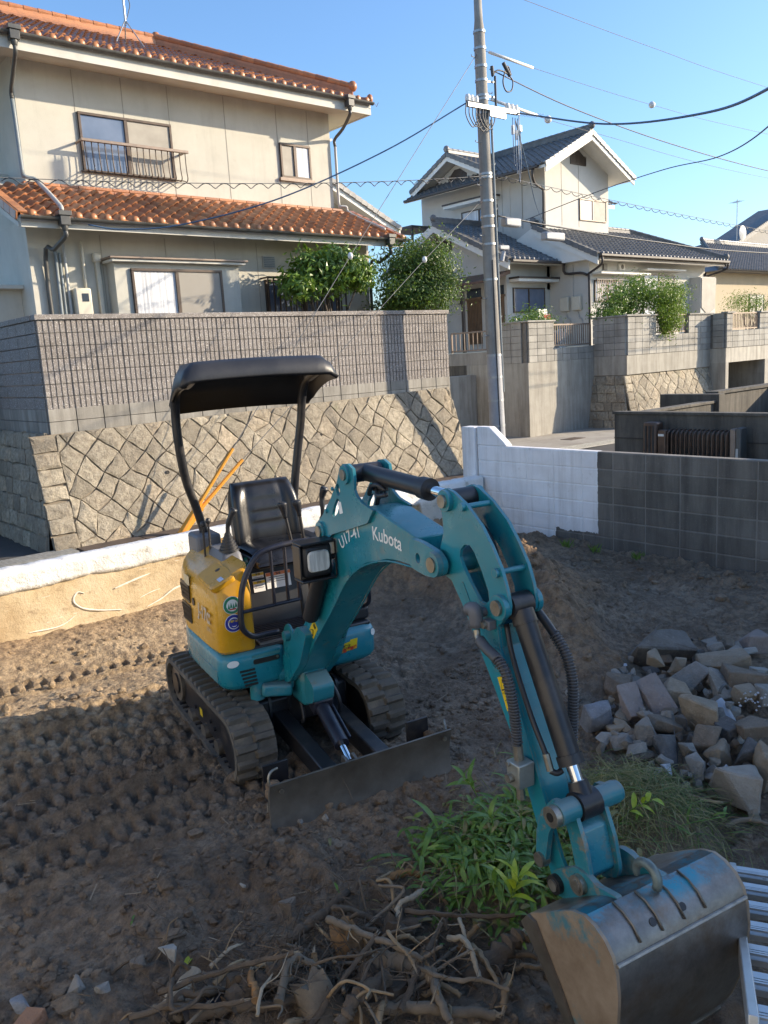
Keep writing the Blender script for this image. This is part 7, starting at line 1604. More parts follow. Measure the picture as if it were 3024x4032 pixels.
def tree(name, label, cat, base, lobes, nleaf, size, leafmat, seed, trunk=.05, asp=.45, droop=.3, branches=8, inner=.35, group=None):
    """lobes: list of (centre, radii); leaves spread through and over each lobe"""
    q = random.Random(seed); o = thing(name, label, cat, base, group=group); base = Vector(base)
    vs, fs = [], []; tot = sum(l[1][0]*l[1][1]*l[1][2] for l in lobes)**1
    wts = [(l[1][0]*l[1][1]*l[1][2])**.67 for l in lobes]; sw_ = sum(wts)
    inv = MATW[o.name].inverted()
    for (c, r), w in zip(lobes, wts):
        c = Vector(c); m = int(nleaf*w/sw_); clumps = [Vector((q.gauss(0, 1), q.gauss(0, 1), q.gauss(0, 1))).normalized()*q.uniform(.75, 1.12) for _ in range(30)]
        for k in range(m):
            if q.random() < inner: d = Vector((q.gauss(0, 1), q.gauss(0, 1), q.gauss(0, 1))).normalized(); rad = q.random()**.5
            else: cl = q.choice(clumps); d = cl+Vector((q.gauss(0, .24), q.gauss(0, .24), q.gauss(0, .24))); rad = q.uniform(.8, 1.12)
            p = c+Vector((d.x*r[0]*rad, d.y*r[1]*rad, d.z*r[2]*rad)) - base
            n = (d+Vector((q.gauss(0, .55), q.gauss(0, .55), q.gauss(0, .55)+.25))).normalized(); ax = n.cross(Vector((q.gauss(0, 1), q.gauss(0, 1), q.gauss(0, 1)))).normalized(); ax = (ax-Vector((0, 0, droop))*q.random()).normalized(); sd = n.cross(ax).normalized()
            L = size*q.uniform(.7, 1.25); W_ = L*asp; b = len(vs); up = n*L*.10
            vs += [p, p+ax*L*.45+sd*W_*.5-up*.3, p+ax*L, p+ax*L*.45-sd*W_*.5-up*.3, p+ax*L*.5+up]
            fs += [(b, b+1, b+4), (b+1, b+2, b+4), (b+2, b+3, b+4), (b+3, b, b+4)]
    me = bpy.data.meshes.new('crown'); me.from_pydata([tuple(v) for v in vs], [], fs); me.materials.append(leafmat); cr_ = bpy.data.objects.new('crown', me); COL.objects.link(cr_); cr_.parent = o
    if trunk:
        mb = MB(); top = Vector(lobes[0][0])
        for k in range(branches):
            c, r = lobes[k % len(lobes)]; e = Vector(c)+Vector((q.uniform(-.7, .7)*r[0], q.uniform(-.7, .7)*r[1], q.uniform(-.2, .6)*r[2])); m_ = base.lerp(e, .45)+Vector((q.uniform(-.1, .1), q.uniform(-.1, .1), .05))
            mb.tube(smoothpath([base+Vector((q.uniform(-1, 1)*trunk, q.uniform(-1, 1)*trunk, -.05)), m_, e], 4), [trunk*.8, trunk*.75, trunk*.7, trunk*.6, trunk*.5, trunk*.4, trunk*.3, trunk*.22, trunk*.15], 6)
        mb.build('trunk', BARK, o, smooth='all')
    return o
tree('small_tree', 'glossy broad-leaved small tree in front of the barred window of the first house', 'tree', (9.85, 13.0, 1.88), [((9.68, 13.0, 3.93), (.62, .5, .38)), ((10.3, 13.0, 4.02), (.55, .45, .34)), ((9.25, 13.0, 3.72), (.32, .35, .24)), ((10.7, 13.0, 3.88), (.30, .35, .22)), ((10.0, 12.9, 4.2), (.42, .36, .2))], 3600, .14, LF1, 3, .05, .42, droop=.6, inner=.15)
tree('round_tree', 'dense dark round clipped tree at the right end of the ribbed wall', 'tree', (12.0, 12.95, 1.88), [((12.22, 12.95, 3.95), (.85, .8, .68)), ((12.15, 12.9, 3.5), (.8, .75, .48)), ((12.5, 12.9, 3.85), (.55, .55, .52))], 15000, .08, LF2, 4, .06, .45, inner=.3)
tree('garden_bush', 'low round bush on the grey block pillar of the corner wall', 'bush', (20.4, 16.7, 2.6), [((20.45, 16.6, 3.15), (.85, .5, .36))], 1600, .085, LF1, 5, .03, .45)
tree('garden_bush', 'larger bushy shrub above the stone-footed wall left of the hanging bush', 'bush', (24.0, 15.6, 2.3), [((23.9, 15.6, 3.55), (1.05, .7, .62)), ((24.6, 15.5, 4.0), (.7, .6, .42)), ((23.2, 15.6, 3.25), (.6, .5, .3))], 6500, .10, LF1, 6, .05, .42)
tree('hanging_bush', 'bright yellow-green bush hanging over the block wall opening', 'bush', (25.0, 14.9, 2.4), [((25.0, 14.75, 3.35), (.65, .5, .65)), ((24.85, 14.55, 2.85), (.5, .3, .38)), ((25.4, 14.8, 3.7), (.5, .4, .4))], 4500, .10, LF3, 7, .04, .32, droop=.5)
tree('garden_bush', 'dark tall shrub right of the hanging bush above the wall', 'bush', (26.4, 15.6, 2.3), [((26.4, 15.6, 3.85), (.8, .6, .6)), ((26.6, 15.5, 3.4), (.7, .5, .5))], 2600, .09, LF2, 8, .05, .45)
tree('garden_bush', 'feathery bush above the garage wall at the right edge', 'bush', (33.2, 16.0, 2.3), [((33.2, 16, 3.55), (1.2, .7, .45))], 1600, .10, LF3, 9, .03, .25)
tree('dark_shrub', 'dark evergreen beside the side door at the left edge', 'bush', (3.3, 15.9, 1.8), [((3.2, 15.6, 3.0), (.75, .5, .7)), ((3.0, 15.5, 2.6), (.8, .5, .5))], 2600, .08, LFD, 10, .05, .4)
tree('garden_bush', 'pale green bush glimpsed between the first house and the round tree', 'bush', (12.3, 15.6, .6), [((12.2, 15.5, 2.9), (.7, .5, .9))], 1400, .10, LF3, 11, .04, .4)
# tv antennas
def yagi(name, label, base, h, els, ln, yaw):
    o = thing(name, label, 'antenna', base); b = Vector(base); MB().tube([b, b+Vector((0, 0, h))], .025, 8).build('mast', MATS['zinc'], o)
    d = Vector((math.cos(yaw), math.sin(yaw), 0)); s = Vector((-d.y, d.x, 0)); t_ = b+Vector((0, 0, h-.12)); MB().tube([t_-d*ln*.4, t_+d*ln*.6], .012, 6).build('boom', MATS['zinc'], o)
    for k in range(els): c = t_-d*ln*.4+d*ln*k/(els-1); MB().tube([c-s*.28, c+s*.28], .007, 5).build('element', MATS['zinc'], o)
    return o
yagi('tv_antenna', 'tall antenna with small booster on the white house roof behind the pole', (26.6, 22.0, 9.4), 1.95, 14, 1.7, R(-10)); 
bx = MB().box((26.52, 21.92, 10.55), (26.68, 22.08, 10.8)).build('antenna_booster', MATS['porcelain'], None, bevel=.02); tag(root_at(bx, (26.6, 22, 10.55)), 'white booster box on the antenna mast of the white house', 'booster')
yagi('tv_antenna', 'slender antenna above the tiled house at the far right', (48.1, 24.0, 7.7), 2.3, 6, .7, R(60))
dsh = thing('satellite_dish', 'pale satellite dish on the ridge of the tiled house', 'dish', (48.0, 23.8, 7.7))
P = [[(48.0+.42*r*math.cos(a), 23.6-.12*(1-r*r), 8.1+.42*r*math.sin(a)) for a in [2*math.pi*i/16 for i in range(17)]] for r in (0.02, .5, 1)]; MB().grid(P).build('reflector', MATS['white_plastic'], dsh, smooth='all'); MB().tube([(48, 23.6, 8.0), (48, 23.85, 7.7)], .04, 8).build('bracket', MATS['zinc'], dsh)
# sign board and clutter on the terrace
sg = MB().add([(20.95, 16.6, 2.3), (21.45, 16.6, 2.3), (21.35, 16.75, 3.5), (20.9, 16.75, 3.5), (20.95, 16.63, 2.3), (21.45, 16.63, 2.3), (21.35, 16.78, 3.5), (20.9, 16.78, 3.5)], [(0, 1, 2, 3), (4, 5, 6, 7), (0, 1, 5, 4), (1, 2, 6, 5), (2, 3, 7, 6), (3, 0, 4, 7)]).build('sign_board', MATS['white_plastic']); tag(root_at(sg, (21.1, 16.6, 2.3)), 'white board with red print leaning behind the corner railing', 'board')
MB().box((20.98, 16.575, 3.12), (21.3, 16.59, 3.32)).build('red_print', DRED, sg)
for k, (x, c) in enumerate(((21.0, 'white_plastic'), (21.5, 'bluepipe'), (22.0, 'white_plastic'))):
    o = MB().box((x, 16.8, 2.28), (x+.38, 17.1, 2.72+.08*k)).build('storage_box', MATS[c], None, bevel=.02); tag(root_at(o, (x, 16.8, 2.28)), ('low white box behind the corner railing', 'blue-grey box behind the corner railing', 'taller white box behind the corner railing')[k], 'box')
# parked car in the garage
cr2 = thing('parked_car', 'dark car front just visible inside the garage opening', 'car', (28.6, 15.6, -.3))
MB().prism([(14.7, 0), (14.65, .35), (14.75, .55), (15.4, .68), (16.0, 1.05), (17.5, 1.1), (17.5, 0)], lambda y, z: (28.0, y, z-.1), lambda y, z: (29.5, y, z-.1)).build('body', mat_plain('grey_car_paint', (.10, .11, .12), .25, .3), cr2, bevel=.05); MB().box((28.15, 14.62, .2), (28.45, 14.66, .34)).build('headlight', LENS, cr2, bevel=.02); MB().box((29.0, 14.62, .2), (29.35, 14.66, .34)).build('headlight', LENS, cr2, bevel=.02)
# ================================================================== ROCK PILE, ROOTS, WEEDS, LADDER
ROCKS = [
  (5.02, 2.98, 0.16, 0.575, 0.309, 'boulder', 'dark', 'largest dark boulder at the back of the rock pile'),
  (4.6, 2.78, 0.24, 0.163, 0.123, 'boulder', 'tan', 'tan lump resting on the front of the largest boulder'),
  (4.78, 2.72, 0.16, 0.127, 0.127, 'boulder', 'tan', 'small tan wedge of stone just right of the largest boulder'),
  (4.76, 2.64, 0.13, 0.331, 0.151, 'boulder', 'grey', 'long grey-brown rock below the largest boulder'),
  (4.38, 2.93, 0.06, 0.187, 0.167, 'block', 'brown', 'brown block at the left rim of the pile half under a tilted slab'),
  (4.09, 2.64, 0.15, 0.237, 0.21, 'slab', 'mauve', 'left one of two tilted mauve slabs lying side by side'),
  (4.23, 2.56, 0.17, 0.231, 0.268, 'slab', 'mauve', 'right one of two tilted mauve slabs lying side by side'),
  (4.39, 2.51, 0.14, 0.198, 0.179, 'boulder', 'tan', 'tan rock right of the two tilted slabs'),
  (3.9, 2.76, 0.08, 0.235, 0.199, 'boulder', 'slate', 'blue-grey slate rock at the left end of the pile'),
  (4.17, 2.24, 0.17, 0.249, 0.205, 'boulder', 'tan', 'big rounded tan rock in the middle of the pile'),
  (4.01, 2.38, 0.11, 0.239, 0.133, 'boulder', 'brown', 'flat brown rock in the middle left of the pile'),
  (3.86, 2.4, 0.1, 0.13, 0.182, 'boulder', 'grey', 'upright grey rock near the grass heap'),
  (3.81, 2.2, 0.09, 0.186, 0.228, 'boulder', 'charcoal', 'charcoal pointed rock at the front of the pile'),
  (4.01, 2.12, 0.11, 0.181, 0.173, 'boulder', 'brown', 'brown-grey rock right behind the charcoal one'),
  (3.97, 2.02, 0.08, 0.128, 0.111, 'block', 'tan', 'squarish tan block at the front right of the pile'),
  (4.18, 2.08, 0.1, 0.115, 0.133, 'block', 'charcoal', 'dark upright block left of the pebble-covered slab'),
  (4.63, 2.36, 0.17, 0.212, 0.221, 'slab', 'grey', 'long grey slab leaning diagonally on the right of the pile'),
  (4.99, 2.52, 0.16, 0.349, 0.123, 'block', 'tan', 'long tan stone bar at the back right of the pile'),
  (5.13, 2.51, 0.17, 0.199, 0.12, 'boulder', 'grey', 'grey rock behind the long tan stone bar'),
  (5.66, 2.64, 0.1, 0.193, 0.148, 'block', 'mauve', 'lone mauve block at the far right behind the pile'),
  (4.79, 2.28, 0.18, 0.274, 0.127, 'block', 'brown', 'brown split block near the right edge, upper layer'),
  (4.63, 2.2, 0.15, 0.172, 0.143, 'boulder', 'tan', 'small tan rock tucked below the brown split block'),
  (4.23, 1.95, 0.17, 0.211, 0.132, 'slab2', 'brown', 'wide brown slab covered with white pebbles'),
  (4.02, 1.9, 0.09, 0.153, 0.239, 'boulder', 'charcoal', 'tall dark rock at the front right of the pile'),
  (3.96, 1.78, 0.09, 0.083, 0.217, 'block', 'tan', 'tan upright block cut by the right picture edge'),
  (3.73, 1.82, 0.06, 0.235, 0.202, 'block', 'taupe', 'big taupe block lying alone in front of the pile'),
  (3.76, 2.02, 0.07, 0.157, 0.173, 'boulder', 'grey', 'knobbly grey rock just left of the big front block'),
  (3.72, 2.07, 0.06, 0.074, 0.099, 'boulder', 'brown', 'small brown rock between charcoal rock and knobbly grey rock'),
  (3.64, 2.18, 0.04, 0.087, 0.078, 'boulder', 'pale', 'pale chip by the grass heap in front of the charcoal rock'),
  (3.89, 2.0, 0.05, 0.059, 0.059, 'block', 'tan', 'tiny tan cube under the squarish tan block'),
  (3.72, 2.3, 0.06, 0.101, 0.076, 'boulder', 'brown', 'brown lump beside the grass heap'),
  (4.07, 3.05, 0.06, 0.105, 0.143, 'boulder', 'pale', 'pale grey broken rock left of the slate rock beside the arm hose'),
  (3.87, 2.59, 0.06, 0.133, 0.097, 'boulder', 'tan', 'tan rock below the slate rock'),
  (3.81, 2.49, 0.05, 0.209, 0.087, 'boulder', 'grey', 'long grey rock along the grass heap'),
  (4.39, 2.22, 0.12, 0.138, 0.175, 'boulder', 'marble', 'bluish white broken marble piece right of the big tan rock'),
  (4.94, 2.26, 0.18, 0.11, 0.06, 'block', 'pale', 'pale tile offcut at the right edge of the pile'),
  (4.01, 2.19, 0.09, 0.096, 0.096, 'boulder', 'charcoal', 'dark chunk behind the charcoal pointed rock'),
  (4.18, 2.44, 0.1, 0.109, 0.073, 'boulder', 'brown', 'small brown rock between the tilted slabs and big tan rock'),
  (4.42, 2.19, 0.15, 0.065, 0.055, 'boulder', 'grey', 'small grey chip left of the pebble-covered slab'),
  (4.22, 2.03, 0.08, 0.08, 0.098, 'boulder', 'marble', 'small bluish white chunk under the pebble-covered slab'),
  (4.67, 2.1, 0.16, 0.095, 0.124, 'block', 'grey', 'grey block at the right picture edge'),
  (5.41, 2.55, 0.12, 0.109, 0.065, 'boulder', 'pale', 'pale flat rock behind the grey rocks at the back right'),
  (3.78, 2.6, 0.05, 0.131, 0.053, 'boulder', 'pale', 'pale flat sliver in front of the slate rock'),
  (5.28, 2.75, 0.13, 0.141, 0.12, 'boulder', 'grey', 'grey wedge behind the left end of the tan stone bar'),
]
BRANCHES = [
  ([(1.477, 2.54, 0.05), (1.581, 2.524, 0.05), (1.687, 2.543, 0.05), (1.805, 2.571, 0.05), (1.878, 2.601, 0.05)], 0.0196, 'bark', 'thick dark branch lying diagonally in front of the root pile'),
  ([(1.865, 2.557, 0.07), (1.915, 2.568, 0.07), (1.954, 2.528, 0.07), (1.94, 2.464, 0.07), (1.943, 2.409, 0.07)], 0.0103, 'bark', 'hooked brown root behind the thick dark branch'),
  ([(1.622, 2.4, 0.16), (1.627, 2.307, 0.16), (1.662, 2.185, 0.16), (1.697, 2.068, 0.16), (1.733, 1.979, 0.16)], 0.0123, 'grey', 'long smooth grey branch slanting across the root pile'),
  ([(1.659, 2.144, 0.1), (1.689, 2.074, 0.1), (1.718, 2.007, 0.1), (1.732, 1.917, 0.1)], 0.0344, 'grey', 'fat grey log in the middle of the root pile'),
  ([(1.487, 2.024, 0.08), (1.586, 1.904, 0.08), (1.67, 1.809, 0.08), (1.788, 1.688, 0.08)], 0.019, 'grey', 'straight grey branch along the bottom of the root pile'),
  ([(1.594, 2.024, 0.14), (1.474, 2.011, 0.14), (1.397, 1.985, 0.14), (1.355, 1.972, 0.14)], 0.0255, 'bark', 'stubby forked brown trunk piece below the fat log'),
  ([(1.73, 2.078, 0.12), (1.715, 1.963, 0.12), (1.761, 1.843, 0.12), (1.825, 1.78, 0.12), (1.874, 1.695, 0.12)], 0.0085, 'grey', 'wavy thin grey branch reaching towards the bucket'),
  ([(1.915, 2.032, 0.12), (1.93, 1.96, 0.12), (1.885, 1.871, 0.12), (1.846, 1.808, 0.12)], 0.0101, 'pale', 'bent pale twig arching in front of the leaves'),
  ([(1.968, 1.958, 0.1), (1.926, 1.864, 0.1), (1.889, 1.761, 0.1)], 0.0094, 'tan', 'peeled tan stick with frayed end near the bucket'),
  ([(1.723, 2.158, 0.18), (1.689, 2.068, 0.18), (1.679, 1.998, 0.18), (1.675, 1.964, 0.18)], 0.0066, 'tan', 'splintered tan stick crossing the long grey branch'),
  ([(1.405, 2.199, 0.2), (1.466, 2.151, 0.2), (1.547, 2.095, 0.2), (1.635, 2.086, 0.2)], 0.0044, 'bark', 'thin wiry root above the split stump'),
  ([(1.243, 2.173, 0.16), (1.339, 2.27, 0.16), (1.399, 2.287, 0.16), (1.436, 2.236, 0.16)], 0.0137, 'grey', 'arched grey root at the left of the split stump'),
  ([(1.955, 1.829, 0.05), (2.016, 1.847, 0.05), (2.07, 1.84, 0.05), (2.132, 1.785, 0.05)], 0.0119, 'bark', 'dark root curling behind the bucket plate'),
  ([(1.723, 1.905, 0.12), (1.668, 1.84, 0.12), (1.626, 1.737, 0.12)], 0.0159, 'grey', 'grey limb standing down from the end of the fat log'),
  ([(2.044, 1.827, 0.03), (2.075, 1.783, 0.03), (2.127, 1.738, 0.03)], 0.0101, 'grey', 'short grey root touching the bucket side'),
  ([(2.021, 2.536, 0.05), (2.114, 2.506, 0.05), (2.176, 2.442, 0.05)], 0.0164, 'rot', 'broken orange-brown root stub furthest back'),
  ([(2.103, 2.423, 0.06), (2.155, 2.352, 0.06), (2.112, 2.274, 0.06), (2.086, 2.184, 0.06)], 0.0089, 'bark', 'curved dark root right of the broken stub'),
  ([(2.015, 2.186, 0.08), (1.992, 2.131, 0.08), (1.98, 2.099, 0.08)], 0.0084, 'bark', 'short dark stick poking up by the leaves'),
  ([(2.054, 2.322, 0.1), (1.973, 2.303, 0.1), (1.906, 2.306, 0.1), (1.871, 2.278, 0.1)], 0.0115, 'pale', 'pale snapped root in the centre back of the pile'),
  ([(1.445, 1.99, 0.2), (1.532, 2.035, 0.2), (1.618, 2.077, 0.2)], 0.0049, 'bark', 'upright thin brown root by the fat log'),
  ([(1.955, 1.767, 0.08), (1.886, 1.724, 0.08), (1.831, 1.685, 0.08)], 0.013, 'tan', 'pale torn root end beside the bucket'),
  ([(1.92, 1.788, 0.08), (1.844, 1.73, 0.08), (1.794, 1.71, 0.08)], 0.0078, 'bark', 'thin dark root hanging beside the torn root end'),
  ([(2.019, 2.075, 0.12), (1.969, 2.006, 0.12), (1.928, 1.948, 0.12)], 0.0069, 'pale', 'pale vertical twig above the bent twig'),
  ([(1.762, 2.154, 0.13), (1.786, 2.118, 0.13), (1.806, 2.094, 0.13)], 0.008, 'tan', 'short tan dowel-like stick in the pile centre'),
  ([(0.932, 2.417, 0.12), (0.983, 2.479, 0.12), (1.035, 2.584, 0.12)], 0.0075, 'bark', 'thin stick standing up at the left of the pile'),
  ([(0.884, 2.556, 0.06), (0.959, 2.529, 0.06), (1.016, 2.46, 0.06)], 0.0194, 'grey', 'low grey root at the bottom left of the pile'),
  ([(0.988, 2.474, 0.12), (1.03, 2.474, 0.12), (1.09, 2.415, 0.12), (1.154, 2.422, 0.12)], 0.0137, 'bark', 'wavy brown root over the pale bark plank'),
  ([(1.191, 2.568, 0.1), (1.278, 2.576, 0.1), (1.335, 2.593, 0.1)], 0.0071, 'pale', 'peeled white stick at the left back of the pile'),
  ([(1.143, 2.445, 0.13), (1.22, 2.457, 0.13), (1.277, 2.477, 0.13)], 0.0092, 'tan', 'tan root fork left of the arched grey root'),
  ([(1.064, 2.846, 0.03), (1.152, 2.859, 0.03), (1.244, 2.872, 0.03)], 0.0067, 'bark', 'dark stick lying on the soil left of the pile'),
  ([(0.94, 2.906, 0.02), (1.003, 2.891, 0.02), (1.074, 2.87, 0.02)], 0.005, 'bark', 'thin dark stick beside the pale rocks'),
  ([(1.007, 2.428, 0.06), (1.081, 2.409, 0.06), (1.153, 2.4, 0.06)], 0.029, 'black', 'charred black log at the bottom edge'),
  ([(1.136, 2.138, 0.2), (1.192, 2.199, 0.2), (1.262, 2.254, 0.2)], 0.0057, 'pale', 'straw-coloured split stick at the centre left'),
  ([(1.277, 2.445, 0.14), (1.31, 2.351, 0.14), (1.332, 2.3, 0.14)], 0.007, 'tan', 'thin tan root running into the arched root'),
  ([(3.358, 1.905, 0.08), (3.473, 1.917, 0.08), (3.493, 1.854, 0.08), (3.554, 1.803, 0.08)], 0.0093, 'tan', 'orange-tan root on the grass heap by the rocks'),
  ([(3.439, 1.713, 0.04), (3.52, 1.665, 0.04), (3.596, 1.586, 0.04)], 0.0112, 'grey', 'grey stick lying at the right edge by the rocks'),
  ([(3.399, 1.897, 0.06), (3.422, 1.847, 0.06), (3.44, 1.815, 0.06)], 0.0075, 'pale', 'short pale stick in front of the knobbly rock'),
]

def mat_rock(name, a, b, spot, rough=.9):
    t = NT(name); p = t.pos('world'); r_ = t.rand(); c = t.ramp(t.noise(11, 6, .68, p), [(.3, a), (.7, b)]); c = t.mix(t.math('MULTIPLY', r_, .3), c, tuple(k*.7 for k in a))
    c = t.mix(t.ramp(t.noise(34, 5, .7, p), [(.58, 0.0), (.72, .6)]), c, spot); geo = t.node('ShaderNodeNewGeometry'); up = t.sep(geo.outputs['Normal'])[2]
    c = t.mix(t.math('MULTIPLY', t.ramp(t.math('ADD', up, t.math('MULTIPLY', t.noise(15, 5, .7, p), .6)), [(.9, 0.0), (1.25, 1.0)]), .15), c, (.24, .185, .13))
    t.set(c, rough); b1 = t.bump(t.noise(20, 6, .7, p), .7, .02); t.bump(t.noise(80, 4, .7, p), .5, .006, b1); return t.m
RM = {'dark': mat_rock('dark_rock', (.115, .105, .095), (.21, .195, .175), (.33, .30, .27)), 'tan': mat_rock('tan_rock', (.25, .195, .135), (.42, .34, .255), (.52, .45, .36)), 'grey': mat_rock('grey_rock', (.20, .185, .165), (.36, .335, .30), (.5, .46, .41)), 'brown': mat_rock('brown_rock', (.15, .115, .085), (.27, .215, .165), (.38, .31, .24)),
  'mauve': mat_rock('mauve_slab', (.25, .205, .185), (.36, .30, .275), (.45, .38, .35)), 'slate': mat_rock('slate_rock', (.16, .175, .20), (.30, .32, .35), (.42, .43, .45), .6), 'charcoal': mat_rock('charcoal_rock', (.075, .074, .075), (.16, .157, .155), (.28, .27, .26)), 'taupe': mat_rock('taupe_block', (.31, .265, .215), (.43, .375, .315), (.4, .36, .31)), 'pale': mat_rock('pale_rock', (.30, .29, .265), (.44, .43, .40), (.55, .54, .5)), 'marble': mat_rock('marble_rock', (.42, .45, .50), (.62, .65, .70), (.75, .77, .8), .6)}
def rock_mesh(kind, w, h, d, q):
    bm = bmesh.new()
    if kind == 'boulder':
        for k in range(12):
            v = Vector((q.gauss(0, 1), q.gauss(0, 1), q.gauss(0, 1))).normalized(); s = q.uniform(.80, 1.12); pw = .6
            v = Vector([math.copysign(abs(c)**pw, c) for c in v]); bm.verts.new((v.x*w*.5*s, v.y*d*.5*s, v.z*h*.5*s))
        r = bmesh.ops.convex_hull(bm, input=list(bm.verts)); bmesh.ops.delete(bm, geom=list({e for e in r['geom_interior']+r['geom_unused'] if isinstance(e, bmesh.types.BMVert)}), context='VERTS')
        bmesh.ops.dissolve_limit(bm, angle_limit=R(14), verts=bm.verts, edges=bm.edges)
        bmesh.ops.bevel(bm, geom=list(bm.edges), offset=min(w, h, d)*.03, segments=1, affect='EDGES')
    else:
        bmesh.ops.create_cube(bm, size=1)
        for v in bm.verts: v.co = Vector((v.co.x*w*q.uniform(.86, 1.03), v.co.y*d*q.uniform(.86, 1.03), v.co.z*h*q.uniform(.86, 1.03)))
        for k in range(2):                             # knock a corner off
            n = Vector((q.choice((-1, 1)), q.choice((-1, 1)), q.choice((-.6, 1)))).normalized(); c = Vector((n.x*w, n.y*d, n.z*h))*.5*q.uniform(.62, .8)
            r = bmesh.ops.bisect_plane(bm, geom=bm.verts[:]+bm.edges[:]+bm.faces[:], plane_co=c, plane_no=Vector((n.x/w, n.y/d, n.z/h)).normalized(), clear_outer=True)
            ed = [e for e in r['geom_cut'] if isinstance(e, bmesh.types.BMEdge)]
            if ed: bmesh.ops.edgeloop_fill(bm, edges=ed)
        bmesh.ops.bevel(bm, geom=list(bm.edges), offset=min(w, h, d)*.05, segments=1, affect='EDGES')
    bmesh.ops.triangulate(bm, faces=bm.faces); bmesh.ops.subdivide_edges(bm, edges=bm.edges, cuts=1, use_grid_fill=True)
    sd = q.random()*50
    for v in bm.verts:
        n = mnoise.noise_vector(v.co*9+Vector((sd, 0, 0))); v.co += n*min(w, h, d)*.035
    bmesh.ops.recalc_face_normals(bm, faces=bm.faces)
    me = bpy.data.meshes.new('rock'); bm.to_mesh(me); bm.free(); me.shade_smooth(); me.set_sharp_from_angle(angle=R(24)); return me
def put_rock(name, label, x, y, z, w, h, kind, col, seed, cat='rock', group=None, rz=None):
    q = random.Random(seed); d = (w+h)/2*q.uniform(.85, 1.1); hh = h*.95
    if kind == 'slab': me = rock_mesh('block', w*.62, .075, h*1.05, q)
    elif kind == 'slab2': me = rock_mesh('block', w, h*.55, d*1.1, q)
    else: me = rock_mesh(kind, w, hh, d, q)
    me.materials.append(RM[col]); o = bpy.data.objects.new(name, me); COL.objects.link(o)
    a = R(-40)+q.uniform(-.5, .5) if rz is None else rz
    o.rotation_euler = (q.uniform(-.25, .25), q.uniform(-.25, .25), a) if kind != 'slab' else (R(38)+q.uniform(-.08, .08), R(q.uniform(-6, 6)), R(-25)+q.uniform(-.1, .1))
    if kind == 'slab2': o.rotation_euler = (.05, -.03, R(-42))
    o.location = (x, y, max(z+.03, ground_z(x, y)+hh*.3) if seed != 100 else ground_z(x, y)+hh*.2); return tag(o, label, cat, group)
for i, (x, y, z, w, h, kind, col, lab) in enumerate(ROCKS):
    if i == 0: h *= 1.35; z -= .09
    put_rock('stone_block' if kind != 'boulder' else 'rock', lab, x, y, z, w*.98, h*1.02, kind, col, 100+i)
for i, (lab, x, y, w, h, kind, col) in enumerate((('brown rounded stone on the soil left of the root pile', 1.02, 2.83, .065, .06, 'boulder', 'brown'), ('pale split stone beside the yellow leaf', 1.12, 2.78, .10, .07, 'boulder', 'pale'), ('small pale cube stone in the lower left soil', .80, 2.88, .05, .055, 'block', 'grey'), ('flat grey stone right of the small pale cube stone', .86, 2.78, .06, .045, 'boulder', 'grey'), ('grey half-buried stone near the bottom left corner', .63, 2.97, .10, .06, 'boulder', 'slate'), ('brown squarish stone left of the thick dark branch', 1.62, 2.70, .07, .065, 'block', 'brown'), ('rounded brown stone on the soil in front of the blade', 1.80, 3.01, .06, .045, 'boulder', 'brown'), ('small dark stone close in front of the blade', 2.03, 3.18, .035, .03, 'boulder', 'grey'), ('small grey stone right of the dark one before the blade', 2.13, 3.10, .045, .04, 'boulder', 'grey'), ('white chip on the soil left of the thick branch', 1.56, 2.95, .035, .02, 'boulder', 'pale'))):
    put_rock('stone', lab, x, y, ground_z(x, y)+h*.3, w, h, kind, col, 300+i, 'stone')
br = put_rock('brick', 'orange-pink brick at the bottom left corner', .60, 2.84, ground_z(.6, 2.84)+.02, .13, .06, 'block', 'tan', 333, 'brick', rz=R(25)); br.data.materials.clear(); br.data.materials.append(mat_rock('brick_red', (.33, .16, .09), (.42, .22, .13), (.5, .3, .2)))
q = random.Random(5)                                    # small rubble that nobody could tell apart
small = [rock_mesh('boulder', 1, .75, .85, random.Random(900+i)) for i in range(6)]
for m_ in small: m_.materials.append(RM['grey'])
small2 = [m_.copy() for m_ in small]
for i, m_ in enumerate(small2): m_.materials.clear(); m_.materials.append(RM[('brown', 'tan', 'pale', 'charcoal', 'brown', 'marble')[i]])
USED = set(); ANCH = {0: 'largest dark boulder', 2: 'small tan wedge stone', 5: 'left tilted mauve slab', 6: 'right tilted mauve slab', 8: 'blue-grey slate rock', 9: 'big rounded tan rock', 11: 'upright grey rock', 12: 'charcoal pointed rock', 16: 'leaning grey slab', 17: 'long tan stone bar', 19: 'lone mauve block', 22: 'pebble-covered slab', 23: 'tall dark rock', 25: 'big taupe block', 26: 'knobbly grey rock', 31: 'pale broken rock by the hose', 34: 'bluish white marble piece'}
